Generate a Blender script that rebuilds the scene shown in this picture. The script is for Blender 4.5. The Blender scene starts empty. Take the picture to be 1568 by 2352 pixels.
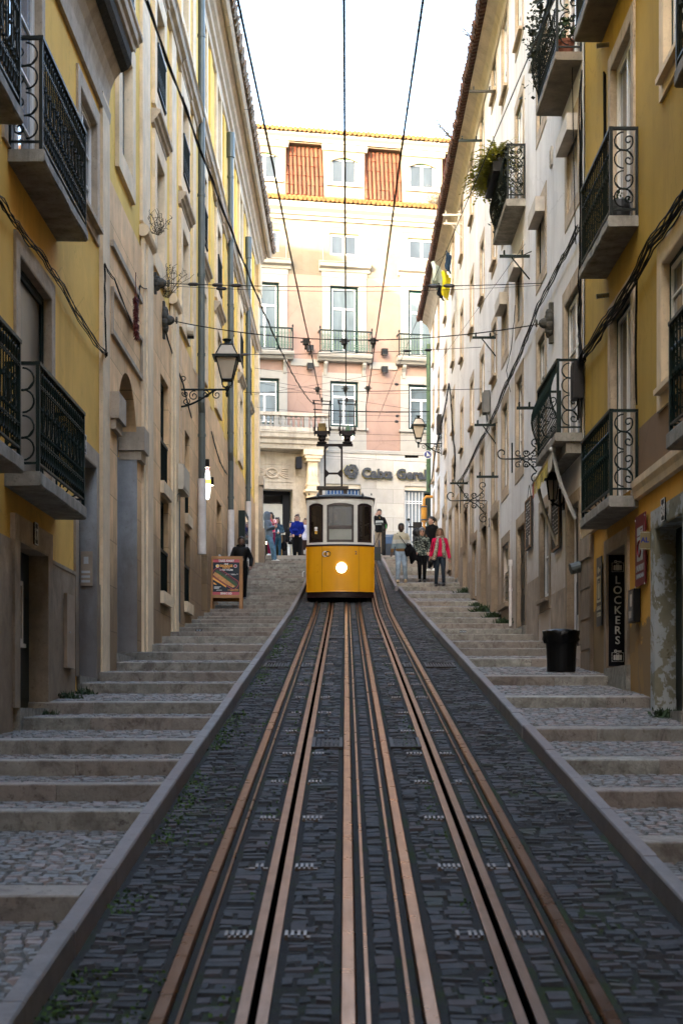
import bpy, bmesh, math, random
from mathutils import Vector, Matrix
random.seed(7)
R = random.Random(11)
rad = math.radians
SC = bpy.context.scene
COL = SC.collection
WL = {}

# ---------------------------------------------------------------- place geometry (metres, street runs along +Y, camera at Y = 0)
FP = 3600.0
CZ = 1.97
def zr(y):
    if y < 35: return .1172*y
    if y < 41:
        t = y-35
        return .1172*35+.1172*t+(.0458/12)*t*t
    return .1172*41+(.0458/12)*36+.163*(y-41)
def poly(pts, y):
    if y <= pts[0][0]: return pts[0][1]
    for (a, b), (c, d) in zip(pts, pts[1:]):
        if y <= c: return b+(d-b)*(y-a)/(c-a)
    return pts[-1][1]
def sh(y): return .0028*y
KL = [(0, -1.25), (38, -1.22), (44, -1.14), (57, -1.05)]
KR = [(0, 1.67), (38, 1.65), (43.8, 1.45), (43.9, 1.36), (57, 1.27)]
def kl(y): return poly(KL, y)+sh(y)
def kr(y): return poly(KR, y)+sh(y)
def XL(y): return -3.28+.005*y
def XR(y): return 3.41
def TL(u, w, z): return (XL(u)+w, u, z)
def TR(u, w, z): return (XR(u)-w, u, z)
TH = math.atan(.205)
def TF(u, w, z): return (u*math.cos(TH)+w*math.sin(TH), 68+u*math.sin(TH)-w*math.cos(TH), z)
def TW(x, y, z): return (x, y, z)
def at(px, py, d): return Vector(((px-784)*d/FP, d, CZ+(1640-py)*d/FP))
def onR(px, py, off=0.0):
    d = 20
    for _ in range(20): d = FP*(XR(d)-off)/(px-784)
    return d, CZ+(1640-py)*d/FP
def onL(px, py, off=0.0):
    d = 20
    for _ in range(20): d = FP*(XL(d)+off)/(px-784)
    return d, CZ+(1640-py)*d/FP

# ---------------------------------------------------------------- mesh builder
class MB:
    def __init__(s, T=TW): s.v = []; s.f = []; s.T = T; s.mi = []; s.cur = 0
    def P(s, *p): s.v.append(s.T(*p)); return len(s.v)-1
    def face(s, idx): s.f.append(tuple(idx)); s.mi.append(s.cur)
    def quad(s, a, b, c, d): s.face([s.P(*a), s.P(*b), s.P(*c), s.P(*d)])
    def polyg(s, pts): s.face([s.P(*p) for p in pts])
    def box(s, a0, a1, b0, b1, c0, c1):
        i = len(s.v)
        for c in (c0, c1):
            for b in (b0, b1):
                for a in (a0, a1): s.v.append(s.T(a, b, c))
        for q in ((0, 2, 3, 1), (4, 5, 7, 6), (0, 1, 5, 4), (2, 6, 7, 3), (0, 4, 6, 2), (1, 3, 7, 5)): s.face([i+k for k in q])
    def ring(s, u0, u1, z0, z1, t, w0, w1, tb=None, tt=None):
        tb = t if tb is None else tb; tt = t if tt is None else tt
        if tt: s.box(u0-t, u1+t, w0, w1, z1, z1+tt)
        if tb: s.box(u0-t, u1+t, w0, w1, z0-tb, z0)
        s.box(u0-t, u0, w0, w1, z0, z1); s.box(u1, u1+t, w0, w1, z0, z1)
    def tube(s, pts, r, n=6, cap=True, closed=False, local=False):
        pts = [Vector(s.T(*p)) for p in pts]
        if len(pts) < 2: return
        rs = r if isinstance(r, (list, tuple)) else [r]*len(pts)
        base = []; up = None
        N = len(pts)
        for k, p in enumerate(pts):
            if closed: t = pts[(k+1) % N]-pts[k-1]
            else: t = pts[min(k+1, N-1)]-pts[max(k-1, 0)]
            if t.length < 1e-9: t = Vector((0, 0, 1))
            t.normalize()
            if up is None:
                up = t.orthogonal().normalized() if abs(t.z) > .95 else Vector((0, 0, 1))
            a = up-t*up.dot(t)
            if a.length < 1e-4: a = t.orthogonal()
            a.normalize(); b = t.cross(a); up = a
            i = len(s.v); base.append(i)
            for j in range(n):
                an = 2*math.pi*(j+.5)/n
                q = p+(a*math.cos(an)+b*math.sin(an))*rs[k]
                s.v.append(tuple(q))
        M = N if closed else N-1
        for k in range(M):
            i0 = base[k]; i1 = base[(k+1) % N]
            for j in range(n): s.face((i0+j, i0+(j+1) % n, i1+(j+1) % n, i1+j))
        if cap and not closed:
            s.face([base[0]+j for j in range(n)][::-1]); s.face([base[-1]+j for j in range(n)])
    def lathe(s, c, prof, n=16, axis=2):
        b = []
        for (r, h) in prof:
            b.append(len(s.v))
            for j in range(n):
                an = 2*math.pi*j/n
                s.v.append(s.T(c[0]+r*math.cos(an), c[1]+r*math.sin(an), c[2]+h))
        for k in range(len(prof)-1):
            for j in range(n): s.face((b[k]+j, b[k]+(j+1) % n, b[k+1]+(j+1) % n, b[k+1]+j))
        s.face([b[0]+j for j in range(n)][::-1]); s.face([b[-1]+j for j in range(n)])
    def prism(s, pts, off):
        """closed polygon (local pts) extruded by the local offset vector"""
        n = len(pts); i = len(s.v)
        for p in pts: s.v.append(s.T(*p))
        for p in pts: s.v.append(s.T(p[0]+off[0], p[1]+off[1], p[2]+off[2]))
        s.face([i+k for k in range(n)][::-1]); s.face([i+n+k for k in range(n)])
        for k in range(n): s.face((i+k, i+(k+1) % n, i+n+(k+1) % n, i+n+k))
    def sweep(s, prof, us, fn):
        """profile points (a,b) swept over stations us; fn(u,a,b)->local point"""
        n = len(prof); b = []
        for u in us:
            b.append(len(s.v))
            for p in prof: s.v.append(s.T(*fn(u, *p)))
        for k in range(len(us)-1):
            for j in range(n): s.face((b[k]+j, b[k]+(j+1) % n, b[k+1]+(j+1) % n, b[k+1]+j))
        s.face([b[0]+j for j in range(n)][::-1]); s.face([b[-1]+j for j in range(n)])
    def ell(s, c, r, n=10, m=7):
        i = len(s.v); b = []
        for k in range(m+1):
            th = math.pi*k/m
            b.append(len(s.v))
            for j in range(n):
                an = 2*math.pi*j/n
                s.v.append(s.T(c[0]+r[0]*math.sin(th)*math.cos(an), c[1]+r[1]*math.sin(th)*math.sin(an), c[2]+r[2]*math.cos(th)))
        for k in range(m):
            for j in range(n): s.face((b[k]+j, b[k+1]+j, b[k+1]+(j+1) % n, b[k]+(j+1) % n))
    def build(s, name, mats, parent=None, smooth=False, fix=True, weld=False, loc=None, **props):
        me = bpy.data.meshes.new(name)
        if loc is None:
            xs = [p[0] for p in s.v]; ys = [p[1] for p in s.v]; zs = [p[2] for p in s.v]
            loc = Vector(((min(xs)+max(xs))/2, (min(ys)+max(ys))/2, min(zs)))
        loc = Vector(loc)
        me.from_pydata([(p[0]-loc.x, p[1]-loc.y, p[2]-loc.z) for p in s.v], [], s.f)
        if not isinstance(mats, (list, tuple)): mats = [mats]
        for m in mats: me.materials.append(m)
        if len(mats) > 1: me.polygons.foreach_set('material_index', s.mi)
        if fix:
            bm = bmesh.new(); bm.from_mesh(me)
            if weld: bmesh.ops.remove_doubles(bm, verts=bm.verts, dist=1e-4)
            bmesh.ops.recalc_face_normals(bm, faces=bm.faces)
            bm.to_mesh(me); bm.free()
        if smooth: me.polygons.foreach_set('use_smooth', [True]*len(me.polygons))
        me.update()
        o = bpy.data.objects.new(name, me)
        return link(o, loc, parent, **props)

def link(o, loc, parent=None, **props):
    COL.objects.link(o)
    WL[o.name] = Vector(loc)
    if parent is not None:
        o.parent = parent; o.location = Vector(loc)-WL[parent.name]
    else: o.location = loc
    for k, v in props.items(): o[k] = v
    return o
def thing(name, label, cat, loc, group=None):
    o = bpy.data.objects.new(name, None); o.empty_display_size = .2
    link(o, loc, None, label=label, category=cat)
    if group: o['group'] = group
    return o
def tag(o, label, cat, group=None):
    o['label'] = label; o['category'] = cat
    if group: o['group'] = group
    return o

def wall(mb, u0, u1, z0, z1, holes, reveal=.25, w=0.0):
    us = sorted({u0, u1, *[max(u0, min(u1, h[k])) for h in holes for k in (0, 1)]})
    zs = sorted({z0, z1, *[max(z0, min(z1, h[k])) for h in holes for k in (2, 3)]})
    for a, b in zip(us, us[1:]):
        for c, d in zip(zs, zs[1:]):
            m, n = (a+b)/2, (c+d)/2
            if any(h[0] < m < h[1] and h[2] < n < h[3] for h in holes): continue
            mb.quad((a, w, c), (b, w, c), (b, w, d), (a, w, d))
    for h in holes:
        a, b, c, d = h[:4]
        rv = h[4] if len(h) > 4 else reveal
        mb.quad((a, w, c), (a, w-rv, c), (a, w-rv, d), (a, w, d)); mb.quad((b, w, c), (b, w-rv, c), (b, w-rv, d), (b, w, d))
        mb.quad((a, w, c), (b, w, c), (b, w-rv, c), (a, w-rv, c)); mb.quad((a, w, d), (b, w, d), (b, w-rv, d), (a, w-rv, d))

def text_geo(txt, size, extrude=.0, offset=0.0, align='CENTER', shear=0.0, space=1.0):
    cu = bpy.data.curves.new('t', 'FONT'); cu.body = txt; cu.size = size; cu.extrude = extrude; cu.offset = offset
    cu.align_x = align; cu.align_y = 'BOTTOM_BASELINE'; cu.resolution_u = 3; cu.shear = shear; cu.space_character = space
    o = bpy.data.objects.new('t', cu); COL.objects.link(o)
    bpy.context.view_layer.update()
    dg = bpy.context.evaluated_depsgraph_get()
    me = bpy.data.meshes.new_from_object(o.evaluated_get(dg))
    vs = [tuple(v.co) for v in me.vertices]; fs = [tuple(p.vertices) for p in me.polygons]
    bpy.data.objects.remove(o); bpy.data.meshes.remove(me); bpy.data.curves.remove(cu)
    return vs, fs
def put_text(mb, txt, size, fn, extrude=.002, offset=0.0, wscale=1.0, **k):
    """fn(x,y,t)->local point of mb; x along the line, y up, t out of the face"""
    vs, fs = text_geo(txt, size, extrude, offset, **k)
    i = len(mb.v)
    for (x, y, t) in vs: mb.v.append(mb.T(*fn(x*wscale, y, t)))
    for f in fs: mb.face([i+q for q in f])

# ---------------------------------------------------------------- materials
class N:
    def __init__(s, name):
        s.m = bpy.data.materials.new(name); s.m.use_nodes = True
        s.t = s.m.node_tree; s.b = s.t.nodes['Principled BSDF']; s._p = None
    def n(s, ty, **kw):
        x = s.t.nodes.new(ty)
        for k, v in kw.items(): setattr(x, k, v)
        return x
    def l(s, a, b): s.t.links.new(a, b)
    def pos(s):
        if s._p is None: s._p = s.n('ShaderNodeNewGeometry')
        return s._p.outputs['Position']
    def mapped(s, sc=(1, 1, 1)):
        m = s.n('ShaderNodeMapping'); s.l(s.pos(), m.inputs['Vector']); m.inputs['Scale'].default_value = sc
        return m.outputs[0]
    def noise(s, scale, detail=4, rough=.6, sc=None, dist=0.0):
        x = s.n('ShaderNodeTexNoise'); x.inputs['Scale'].default_value = scale; x.inputs['Detail'].default_value = detail
        x.inputs['Roughness'].default_value = rough; x.inputs['Distortion'].default_value = dist
        s.l(s.mapped(sc) if sc else s.pos(), x.inputs['Vector'])
        return x.outputs['Fac']
    def ramp(s, fac, p0, p1, c0=(0, 0, 0), c1=(1, 1, 1)):
        r = s.n('ShaderNodeValToRGB'); e = r.color_ramp.elements
        e[0].position = p0; e[1].position = p1; e[0].color = (*c0, 1); e[1].color = (*c1, 1)
        s.l(fac, r.inputs[0]); return r.outputs[0]
    def mix(s, fac, a, b, mode='MIX'):
        x = s.n('ShaderNodeMix', data_type='RGBA', blend_type=mode)
        for k, v in ((0, fac), (6, a), (7, b)):
            if hasattr(v, 'default_value'): s.l(v, x.inputs[k])
            elif isinstance(v, (int, float)): x.inputs[k].default_value = v
            else: x.inputs[k].default_value = (*v, 1)
        return x.outputs[2]
    def bump(s, h, strength=.3, dist=.01, prev=None):
        b = s.n('ShaderNodeBump'); b.inputs['Strength'].default_value = strength; b.inputs['Distance'].default_value = dist
        s.l(h, b.inputs['Height'])
        if prev: s.l(prev, b.inputs['Normal'])
        return b.outputs[0]
    def island(s):
        if s._p is None: s.pos()
        return s._p.outputs['Random Per Island']
    def done(s, col=None, rough=.8, normal=None, metal=0.0, spec=.5, coat=0.0):
        if col is not None:
            if hasattr(col, 'default_value'): s.l(col, s.b.inputs['Base Color'])
            else: s.b.inputs['Base Color'].default_value = (*col, 1)
        if hasattr(rough, 'default_value'): s.l(rough, s.b.inputs['Roughness'])
        else: s.b.inputs['Roughness'].default_value = rough
        s.b.inputs['Metallic'].default_value = metal; s.b.inputs['Specular IOR Level'].default_value = spec
        s.b.inputs['Coat Weight'].default_value = coat
        if normal: s.l(normal, s.b.inputs['Normal'])
        return s.m

def plain(name, col, rough=.6, var=.2, scale=4, metal=0.0, bump=.0, spec=.5, coat=0.0):
    k = N(name)
    f = k.noise(scale, 5)
    c = k.mix(k.ramp(f, .3, .75), tuple(x*(1-var) for x in col), tuple(min(1, x*(1+var)) for x in col))
    nm = k.bump(k.noise(scale*12, 3), bump, .01) if bump else None
    return k.done(c, rough, nm, metal, spec, coat)

def plaster(name, col, dark, streak=.5, grime=None, bump=.25):
    k = N(name)
    big = k.noise(.55, 5, .62)
    c = k.mix(k.ramp(big, .3, .72), tuple(x*.78 for x in col), tuple(min(1, x*1.08) for x in col))
    st = k.ramp(k.noise(1.0, 6, .65, sc=(2.6, 2.6, .16)), .5, .78)
    m1 = k.n('ShaderNodeMath', operation='MULTIPLY'); k.l(st, m1.inputs[0]); m1.inputs[1].default_value = streak
    c = k.mix(m1.outputs[0], c, dark)
    blot = k.ramp(k.noise(3.1, 8, .7), .58, .74)
    m2 = k.n('ShaderNodeMath', operation='MULTIPLY'); k.l(blot, m2.inputs[0]); m2.inputs[1].default_value = streak*.6
    c = k.mix(m2.outputs[0], c, tuple(x*.8 for x in dark))
    if grime:
        z0, z1, gc = grime      # dirt splashed over the foot of the wall, ragged upper edge, relative to the sloping street
        sx = k.n('ShaderNodeSeparateXYZ'); k.l(k.pos(), sx.inputs[0])
        a = k.n('ShaderNodeMath', operation='MULTIPLY_ADD'); k.l(sx.outputs[1], a.inputs[0]); a.inputs[1].default_value = -.13; k.l(sx.outputs[2], a.inputs[2])
        b = k.n('ShaderNodeMath', operation='MULTIPLY_ADD'); k.l(k.noise(1.7, 6, .7), b.inputs[0]); b.inputs[1].default_value = -1.3; k.l(a.outputs[0], b.inputs[2])
        c = k.mix(k.ramp(b.outputs[0], z0, z1, (1, 1, 1), (0, 0, 0)), c, gc)
    pt = k.ramp(k.noise(.8, 5, .55, dist=.8), .585, .595); m3 = k.n('ShaderNodeMath', operation='MULTIPLY'); k.l(pt, m3.inputs[0]); m3.inputs[1].default_value = .22
    c = k.mix(m3.outputs[0], c, tuple(x*.72 for x in col))
    v = k.n('ShaderNodeTexVoronoi', feature='DISTANCE_TO_EDGE'); v.inputs['Scale'].default_value = .55; k.l(k.mix(.5, k.pos(), k.mix(1, (0, 0, 0), k.noise(2.2, 6, .7)), 'ADD'), v.inputs['Vector'])
    ck = k.ramp(v.outputs['Distance'], .0, .006, (1, 1, 1), (0, 0, 0)); m4 = k.n('ShaderNodeMath', operation='MULTIPLY'); k.l(ck, m4.inputs[0]); m4.inputs[1].default_value = .3
    c = k.mix(m4.outputs[0], c, tuple(x*.5 for x in dark))
    nm = k.bump(k.noise(55, 4), bump, .006)
    return k.done(c, .9, nm, 0, .25)

def stone(name, col, var=.25, dark=(.12, .1, .08), joint=None, streak=.35, speck=.5, bump=.35, scale=2.2, island=0.0, rough=.75, pits=.0, grime=.0, ssc=26, blotch=.0):
    k = N(name)
    f = k.noise(scale, 7, .65, dist=.4)
    c = k.mix(k.ramp(f, .28, .74), tuple(x*(1-var) for x in col), tuple(min(1, x*(1+var*.8)) for x in col))
    if island:
        h = k.n('ShaderNodeHueSaturation')
        r1 = k.n('ShaderNodeMapRange'); k.l(k.island(), r1.inputs[0]); r1.inputs[3].default_value = 1-island; r1.inputs[4].default_value = 1+island
        k.l(r1.outputs[0], h.inputs['Value']); k.l(c, h.inputs['Color']); c = h.outputs[0]
        wn = k.n('ShaderNodeTexWhiteNoise', noise_dimensions='1D'); k.l(k.island(), wn.inputs['W'])
        c = k.mix(k.ramp(wn.outputs[0], .3, .95), c, tuple(x*y for x, y in zip(col, (1.0, .88, .86))))
    if streak:
        st = k.ramp(k.noise(1.0, 6, .7, sc=(3.2, 3.2, .22)), .48, .8)
        m = k.n('ShaderNodeMath', operation='MULTIPLY'); k.l(st, m.inputs[0]); m.inputs[1].default_value = streak
        c = k.mix(m.outputs[0], c, dark)
    if speck:
        sp = k.ramp(k.noise(ssc, 6, .75), .57, .70)
        m = k.n('ShaderNodeMath', operation='MULTIPLY'); k.l(sp, m.inputs[0]); m.inputs[1].default_value = speck
        c = k.mix(m.outputs[0], c, dark)
    if pits:
        v = k.n('ShaderNodeTexVoronoi', feature='DISTANCE_TO_EDGE'); v.inputs['Scale'].default_value = 5
        mpx = k.mix(.35, k.pos(), k.mix(1, (0, 0, 0), k.noise(6, 4)), 'ADD'); k.l(mpx, v.inputs['Vector'])
        cr = k.ramp(v.outputs['Distance'], .0, .035, (1, 1, 1), (0, 0, 0))
        m = k.n('ShaderNodeMath', operation='MULTIPLY'); k.l(cr, m.inputs[0]); m.inputs[1].default_value = pits
        c = k.mix(m.outputs[0], c, dark)
    if blotch:
        bl = k.ramp(k.noise(3.3, 8, .72, dist=1.2), .5, .63); m = k.n('ShaderNodeMath', operation='MULTIPLY'); k.l(bl, m.inputs[0]); m.inputs[1].default_value = blotch
        c = k.mix(m.outputs[0], c, dark)
    if grime:
        sx = k.n('ShaderNodeSeparateXYZ'); k.l(k.pos(), sx.inputs[0])
        a = k.n('ShaderNodeMath', operation='MULTIPLY_ADD'); k.l(sx.outputs[1], a.inputs[0]); a.inputs[1].default_value = -.13; k.l(sx.outputs[2], a.inputs[2])
        b = k.n('ShaderNodeMath', operation='MULTIPLY_ADD'); k.l(k.noise(1.5, 7, .72, sc=(2.2, 2.2, .8)), b.inputs[0]); b.inputs[1].default_value = -2.6; k.l(a.outputs[0], b.inputs[2])
        b2 = k.n('ShaderNodeMath', operation='MULTIPLY_ADD'); k.l(b.outputs[0], b2.inputs[0]); b2.inputs[1].default_value = .5; b2.inputs[2].default_value = .5
        g = k.ramp(b2.outputs[0], .2, .95, (1, 1, 1), (0, 0, 0)); m = k.n('ShaderNodeMath', operation='MULTIPLY'); k.l(g, m.inputs[0]); m.inputs[1].default_value = grime
        c = k.mix(m.outputs[0], c, (.10, .06, .03))
    nm = k.bump(k.noise(38, 5, .7), bump, .01)
    if joint:
        ax, bw, bh = joint
        s = k.n('ShaderNodeSeparateXYZ'); k.l(k.pos(), s.inputs[0])
        q = k.n('ShaderNodeCombineXYZ'); k.l(s.outputs[ax], q.inputs[0]); k.l(s.outputs[2], q.inputs[1])
        br = k.n('ShaderNodeTexBrick'); k.l(q.outputs[0], br.inputs['Vector']); br.inputs['Scale'].default_value = 1
        br.inputs['Brick Width'].default_value = bw; br.inputs['Row Height'].default_value = bh; br.inputs['Mortar Size'].default_value = .005
        br.inputs['Color1'].default_value = (.84, .82, .8, 1); br.inputs['Color2'].default_value = (1.08, 1.05, 1.0, 1); br.inputs['Mortar'].default_value = (.42, .38, .34, 1)
        c = k.mix(1.0, c, br.outputs['Color'], 'MULTIPLY')
        nm = k.bump(br.outputs['Fac'], -.35, .01, nm)
    return k.done(c, rough, nm, 0, .35)

def emit(name, col, strength):
    k = N(name); k.b.inputs['Base Color'].default_value = (*col, 1)
    k.b.inputs['Emission Color'].default_value = (*col, 1); k.b.inputs['Emission Strength'].default_value = strength
    return k.m
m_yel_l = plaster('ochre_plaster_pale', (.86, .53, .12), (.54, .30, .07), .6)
m_yel_m = plaster('yellow_plaster_far', (.86, .585, .15), (.56, .36, .10), .5)
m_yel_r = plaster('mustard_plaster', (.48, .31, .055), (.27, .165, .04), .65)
m_brown_r = plaster('brown_plaster', (.25, .155, .085), (.17, .11, .06), .35)
m_orange_r = plaster('orange_plaster', (.70, .38, .07), (.38, .22, .06), .35, (-1.1, -.1, (.26, .17, .08)))
m_white_r = plaster('white_render', (.82, .80, .785), (.50, .45, .41), .6, (-.4, .9, (.42, .345, .28)))
m_pink = plaster('pink_plaster', (.26, .172, .137), (.21, .13, .10), .35)
m_cream = plaster('cream_plaster', (.14, .12, .09), (.115, .09, .06), .3)
m_trav_l = stone('travertine_cladding', (.80, .545, .30), .22, (.40, .235, .11), (1, 1.35, .62), .45, .25, grime=.75)
m_lioz = stone('pale_limestone', (.75, .59, .39), .22, (.24, .19, .15), None, .35, .35)
m_lioz_y = stone('weathered_limestone', (.44, .36, .27), .3, (.12, .09, .06), None, .5, .6, grime=.7)
m_granite = stone('granite_surround', (.47, .375, .27), .36, (.10, .075, .05), None, .3, .75, .6, 4, grime=.6)
m_bluestone = stone('grey_stone_jamb', (.33, .34, .35), .3, (.16, .11, .07), None, .6, .5, grime=.6)
k = N('peeling_painted_stone'); pf_ = k.ramp(k.noise(2.3, 9, .68, dist=.3), .49, .515)
c = k.mix(pf_, k.mix(k.ramp(k.noise(5, 6), .3, .7), (.19, .17, .11), (.27, .25, .18)), k.mix(k.ramp(k.noise(1.3, 4), .3, .7), (.36, .37, .36), (.46, .47, .46)))
c = k.mix(k.ramp(k.noise(9, 7, .7), .60, .66), c, (.12, .10, .06)); m_peel = k.done(c, .85, k.bump(pf_, .5, .01), 0, .3)
m_facadestone = stone('facade_stone', (.37, .355, .325), .12, (.24, .21, .165), (0, 1.5, .62), .25, .2)
m_facadetrim = stone('facade_trim', (.255, .24, .21), .1, (.22, .185, .14), None, .2, .15)
m_portal = stone('portal_stone', (.46, .39, .30), .3, (.14, .11, .08), None, .7, .4)
m_slab = stone('balcony_slab_stone', (.30, .28, .24), .45, (.05, .045, .035), None, .8, .8, .9, 5)
m_slabdark = stone('balcony_slab_dark', (.20, .165, .12), .4, (.04, .035, .03), None, .6, .6, .6)
m_cornice = stone('blackened_cornice', (.40, .31, .21), .4, (.035, .03, .02), None, 1.0, .7, .5)
m_eave = stone('eave_moulding', (.50, .42, .33), .15, (.2, .16, .12), None, .4, .3)
m_eave_r = stone('eave_plaster', (.55, .46, .36), .2, (.2, .16, .11), None, .5, .4)
m_step = stone('step_limestone', (.26, .245, .205), .5, (.05, .026, .02), None, .35, .95, .7, 7.5, .28, .7, .2, ssc=15, blotch=.5)
m_kerb = stone('kerb_stone', (.185, .168, .158), .25, (.07, .05, .04), None, .1, .6, .4, 5, .2, .7)
def setts(name, col, var, mossy, rough=.62):
    k = N(name)
    wn = k.n('ShaderNodeTexWhiteNoise', noise_dimensions='1D'); k.l(k.island(), wn.inputs['W'])
    c = k.mix(k.ramp(wn.outputs[0], .0, 1), tuple(x*(1-var) for x in col), tuple(x*(1+var) for x in col))
    c = k.mix(k.ramp(k.noise(34, 6, .75), .38, .66), k.mix(1, c, (.5, .5, .5), 'MULTIPLY'), c)
    hs = k.n('ShaderNodeHueSaturation'); k.l(c, hs.inputs['Color'])
    w2 = k.n('ShaderNodeTexWhiteNoise', noise_dimensions='1D')
    ad = k.n('ShaderNodeMath', operation='ADD'); k.l(k.island(), ad.inputs[0]); ad.inputs[1].default_value = 3.7; k.l(ad.outputs[0], w2.inputs['W'])
    c = k.mix(k.ramp(w2.outputs[0], .55, 1), hs.outputs[0], tuple(x*y for x, y in zip(col, (1.25, .98, .92))))
    if mossy:
        ms = k.ramp(k.noise(1.5, 7, .72), .56, .68)
        m = k.n('ShaderNodeMath', operation='MULTIPLY'); k.l(ms, m.inputs[0]); m.inputs[1].default_value = mossy
        c = k.mix(m.outputs[0], c, (.025, .04, .010))
    rg = k.n('ShaderNodeMapRange'); k.l(k.noise(9, 3), rg.inputs[0]); rg.inputs[3].default_value = rough-.2; rg.inputs[4].default_value = rough+.2
    return k.done(c, rg.outputs[0], k.bump(k.noise(60, 5, .75), .5, .008), 0, .45)
m_sett = setts('basalt_setts', (.042, .0435, .046), .36, .6, .8)
m_calc = setts('limestone_cubes', (.19, .185, .172), .13, .12, .6)
def mortar_mat(name, col, moss):
    k = N(name)
    c = k.mix(k.ramp(k.noise(30, 6, .7), .3, .7), tuple(x*.6 for x in col), tuple(x*1.3 for x in col))
    c = k.mix(k.ramp(k.noise(1.3, 7, .75), .5, .62), c, moss)
    return k.done(c, .95, k.bump(k.noise(70, 5), .6, .01), 0, .2)
m_mortar = mortar_mat('road_mortar', (.025, .0245, .0235), (.02, .03, .010))
m_calcjoint = mortar_mat('calcada_joint', (.045, .04, .033), (.07, .075, .03))
m_ground = plain('ground_dirt', (.18, .16, .14), .95)
m_asphalt = plain('plaza_paving', (.30, .27, .24), .85)
def steel(name, col, rough):
    k = N(name)
    f = k.noise(2.0, 6, .65, sc=(14, .8, 14))
    c = k.mix(k.ramp(f, .3, .75), tuple(x*.62 for x in col), col)
    c = k.mix(k.ramp(k.noise(9, 5, .7), .62, .75), c, (.10, .06, .04))
    rg = k.n('ShaderNodeMapRange'); k.l(k.noise(5, 4), rg.inputs[0]); rg.inputs[3].default_value = rough-.06; rg.inputs[4].default_value = rough+.16
    k.b.inputs['Specular Tint'].default_value = (.60, .48, .42, 1)
    return k.done(c, rg.outputs[0], k.bump(k.noise(40, 3), .12, .004), 1.0, .5)
m_rail = steel('worn_rail_steel', (.26, .185, .145), .25)
m_slot = steel('slot_beam_steel', (.25, .185, .15), .29)
m_dark = plain('slot_shade_black', (.0004, .0004, .0004), 1.0, 0, 4, 0, 0, 0)
m_groove = plain('groove_black', (.0025, .002, .0018), .8, .3, 4, 0, 0, .1)  # near-black tone for rail grooves, drain beds, scribble and switch plate
m_iron = plain('green_black_iron', (.0025, .006, .0048), .5, .4, 9, 0, .2, .22)
m_irong = plain('dark_green_paint', (.0022, .0105, .009), .5, .3, 6, 0, .1, .22)
m_frame_g = plain('bottle_green_frame', (.003, .021, .017), .45, .2, 4, 0, 0, .25)
m_green_far = plain('facade_green_frame', (.001, .024, .021), .5, .2, 4, 0, 0, .2)
m_frame_w = plain('white_window_paint', (.72, .70, .67), .45, .08, 3)
m_frame_old = plain('old_white_paint', (.55, .50, .43), .6, .2, 5, 0, .2)
m_door_g = plain('dark_green_door', (.003, .0085, .0075), .5, .3, 3, 0, 0, .25)
m_door_b = plain('brown_door', (.16, .10, .055), .6, .25, 3)
m_pipe = plain('grey_green_downpipe', (.085, .10, .095), .42, .2, 2, .2, .05)
m_pipe_w = plain('white_painted_pipe', (.62, .58, .55), .6, .15, 4)
m_pipe_g = plain('green_pole_paint', (.012, .05, .012), .45, .35, 3)
m_tile = stone('roof_tile', (.075, .0185, .007), .3, (.10, .06, .04), None, .3, .5, .4, 5, .3)
m_tile_old = stone('old_roof_tile', (.075, .032, .02), .4, (.03, .022, .018), None, .5, .6, .4, 5, .4)
m_tile_grey = stone('lichened_roof_tile', (.20, .16, .12), .4, (.04, .035, .03), None, .5, .6, .4, 5, .4)
m_tile_y = stone('ochre_roof_tile', (.11, .055, .016), .3, (.12, .07, .03), None, .3, .5, .4, 5, .3)
m_cable = plain('black_cable', (.0014, .0013, .0013), .6, .2, 4, 0, 0, .2)
m_wire = plain('overhead_wire', (.006, .004, .004), .6, .3, 3, 0, 0, .2)
m_porc = plain('insulator_brown', (.012, .007, .006), .4)
m_anchor = plain('corroded_anchor', (.05, .046, .035), .8, .5, 14, 0, .4)
def glassy(name, col, rough=.04, spec=.9, coat=0.0):
    k = N(name)
    c = k.mix(k.ramp(k.noise(1.1, 3, .5, sc=(2, 2, .6)), .35, .7), tuple(x*.6 for x in col), col)
    nm = k.bump(k.noise(1.3, 2), .05, .02)
    return k.done(c, rough, nm, 0, spec, coat)
m_glass = glassy('window_glass_dark', (.03, .035, .04), .05, .8)
m_glass_c = glassy('window_glass_curtain', (.40, .42, .45), .06, .7)
m_glass_b = glassy('window_glass_sky_tone', (.105, .135, .15), .06, .25)  # pale blue base stands in for sky mirrored in the bank's panes
m_glass_s = glassy('window_glass_sky', (.20, .24, .30), .03, 1.0)
m_shutter = None
k = N('roller_shutter'); sx = k.n('ShaderNodeSeparateXYZ'); k.l(k.pos(), sx.inputs[0])
w_ = k.n('ShaderNodeMath', operation='MULTIPLY'); k.l(sx.outputs[2], w_.inputs[0]); w_.inputs[1].default_value = 110
s_ = k.n('ShaderNodeMath', operation='SINE'); k.l(w_.outputs[0], s_.inputs[0])
m_shutter = k.done((.56, .50, .43), .6, k.bump(s_.outputs[0], 1.0, .02), 0, .3)
k = N('tram_yellow_enamel'); c = k.mix(k.ramp(k.noise(1.4, 4), .3, .75), (.64, .285, .004), (.70, .325, .006))
st = k.ramp(k.noise(1.0, 6, .7, sc=(7, 7, .5)), .52, .8); m_ = k.n('ShaderNodeMath', operation='MULTIPLY'); k.l(st, m_.inputs[0]); m_.inputs[1].default_value = .35; c = k.mix(m_.outputs[0], c, (.36, .15, .008))
c = k.mix(k.ramp(k.noise(30, 5, .8), .70, .76), c, (.12, .06, .02)); m_yel_t = k.done(c, .26, k.bump(k.noise(3, 2), .06, .02), 0, .5, .4)
m_wht_t = plain('tram_cream_enamel', (.60, .585, .53), .32, .1, 5, 0, 0, .5, .3)
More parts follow.
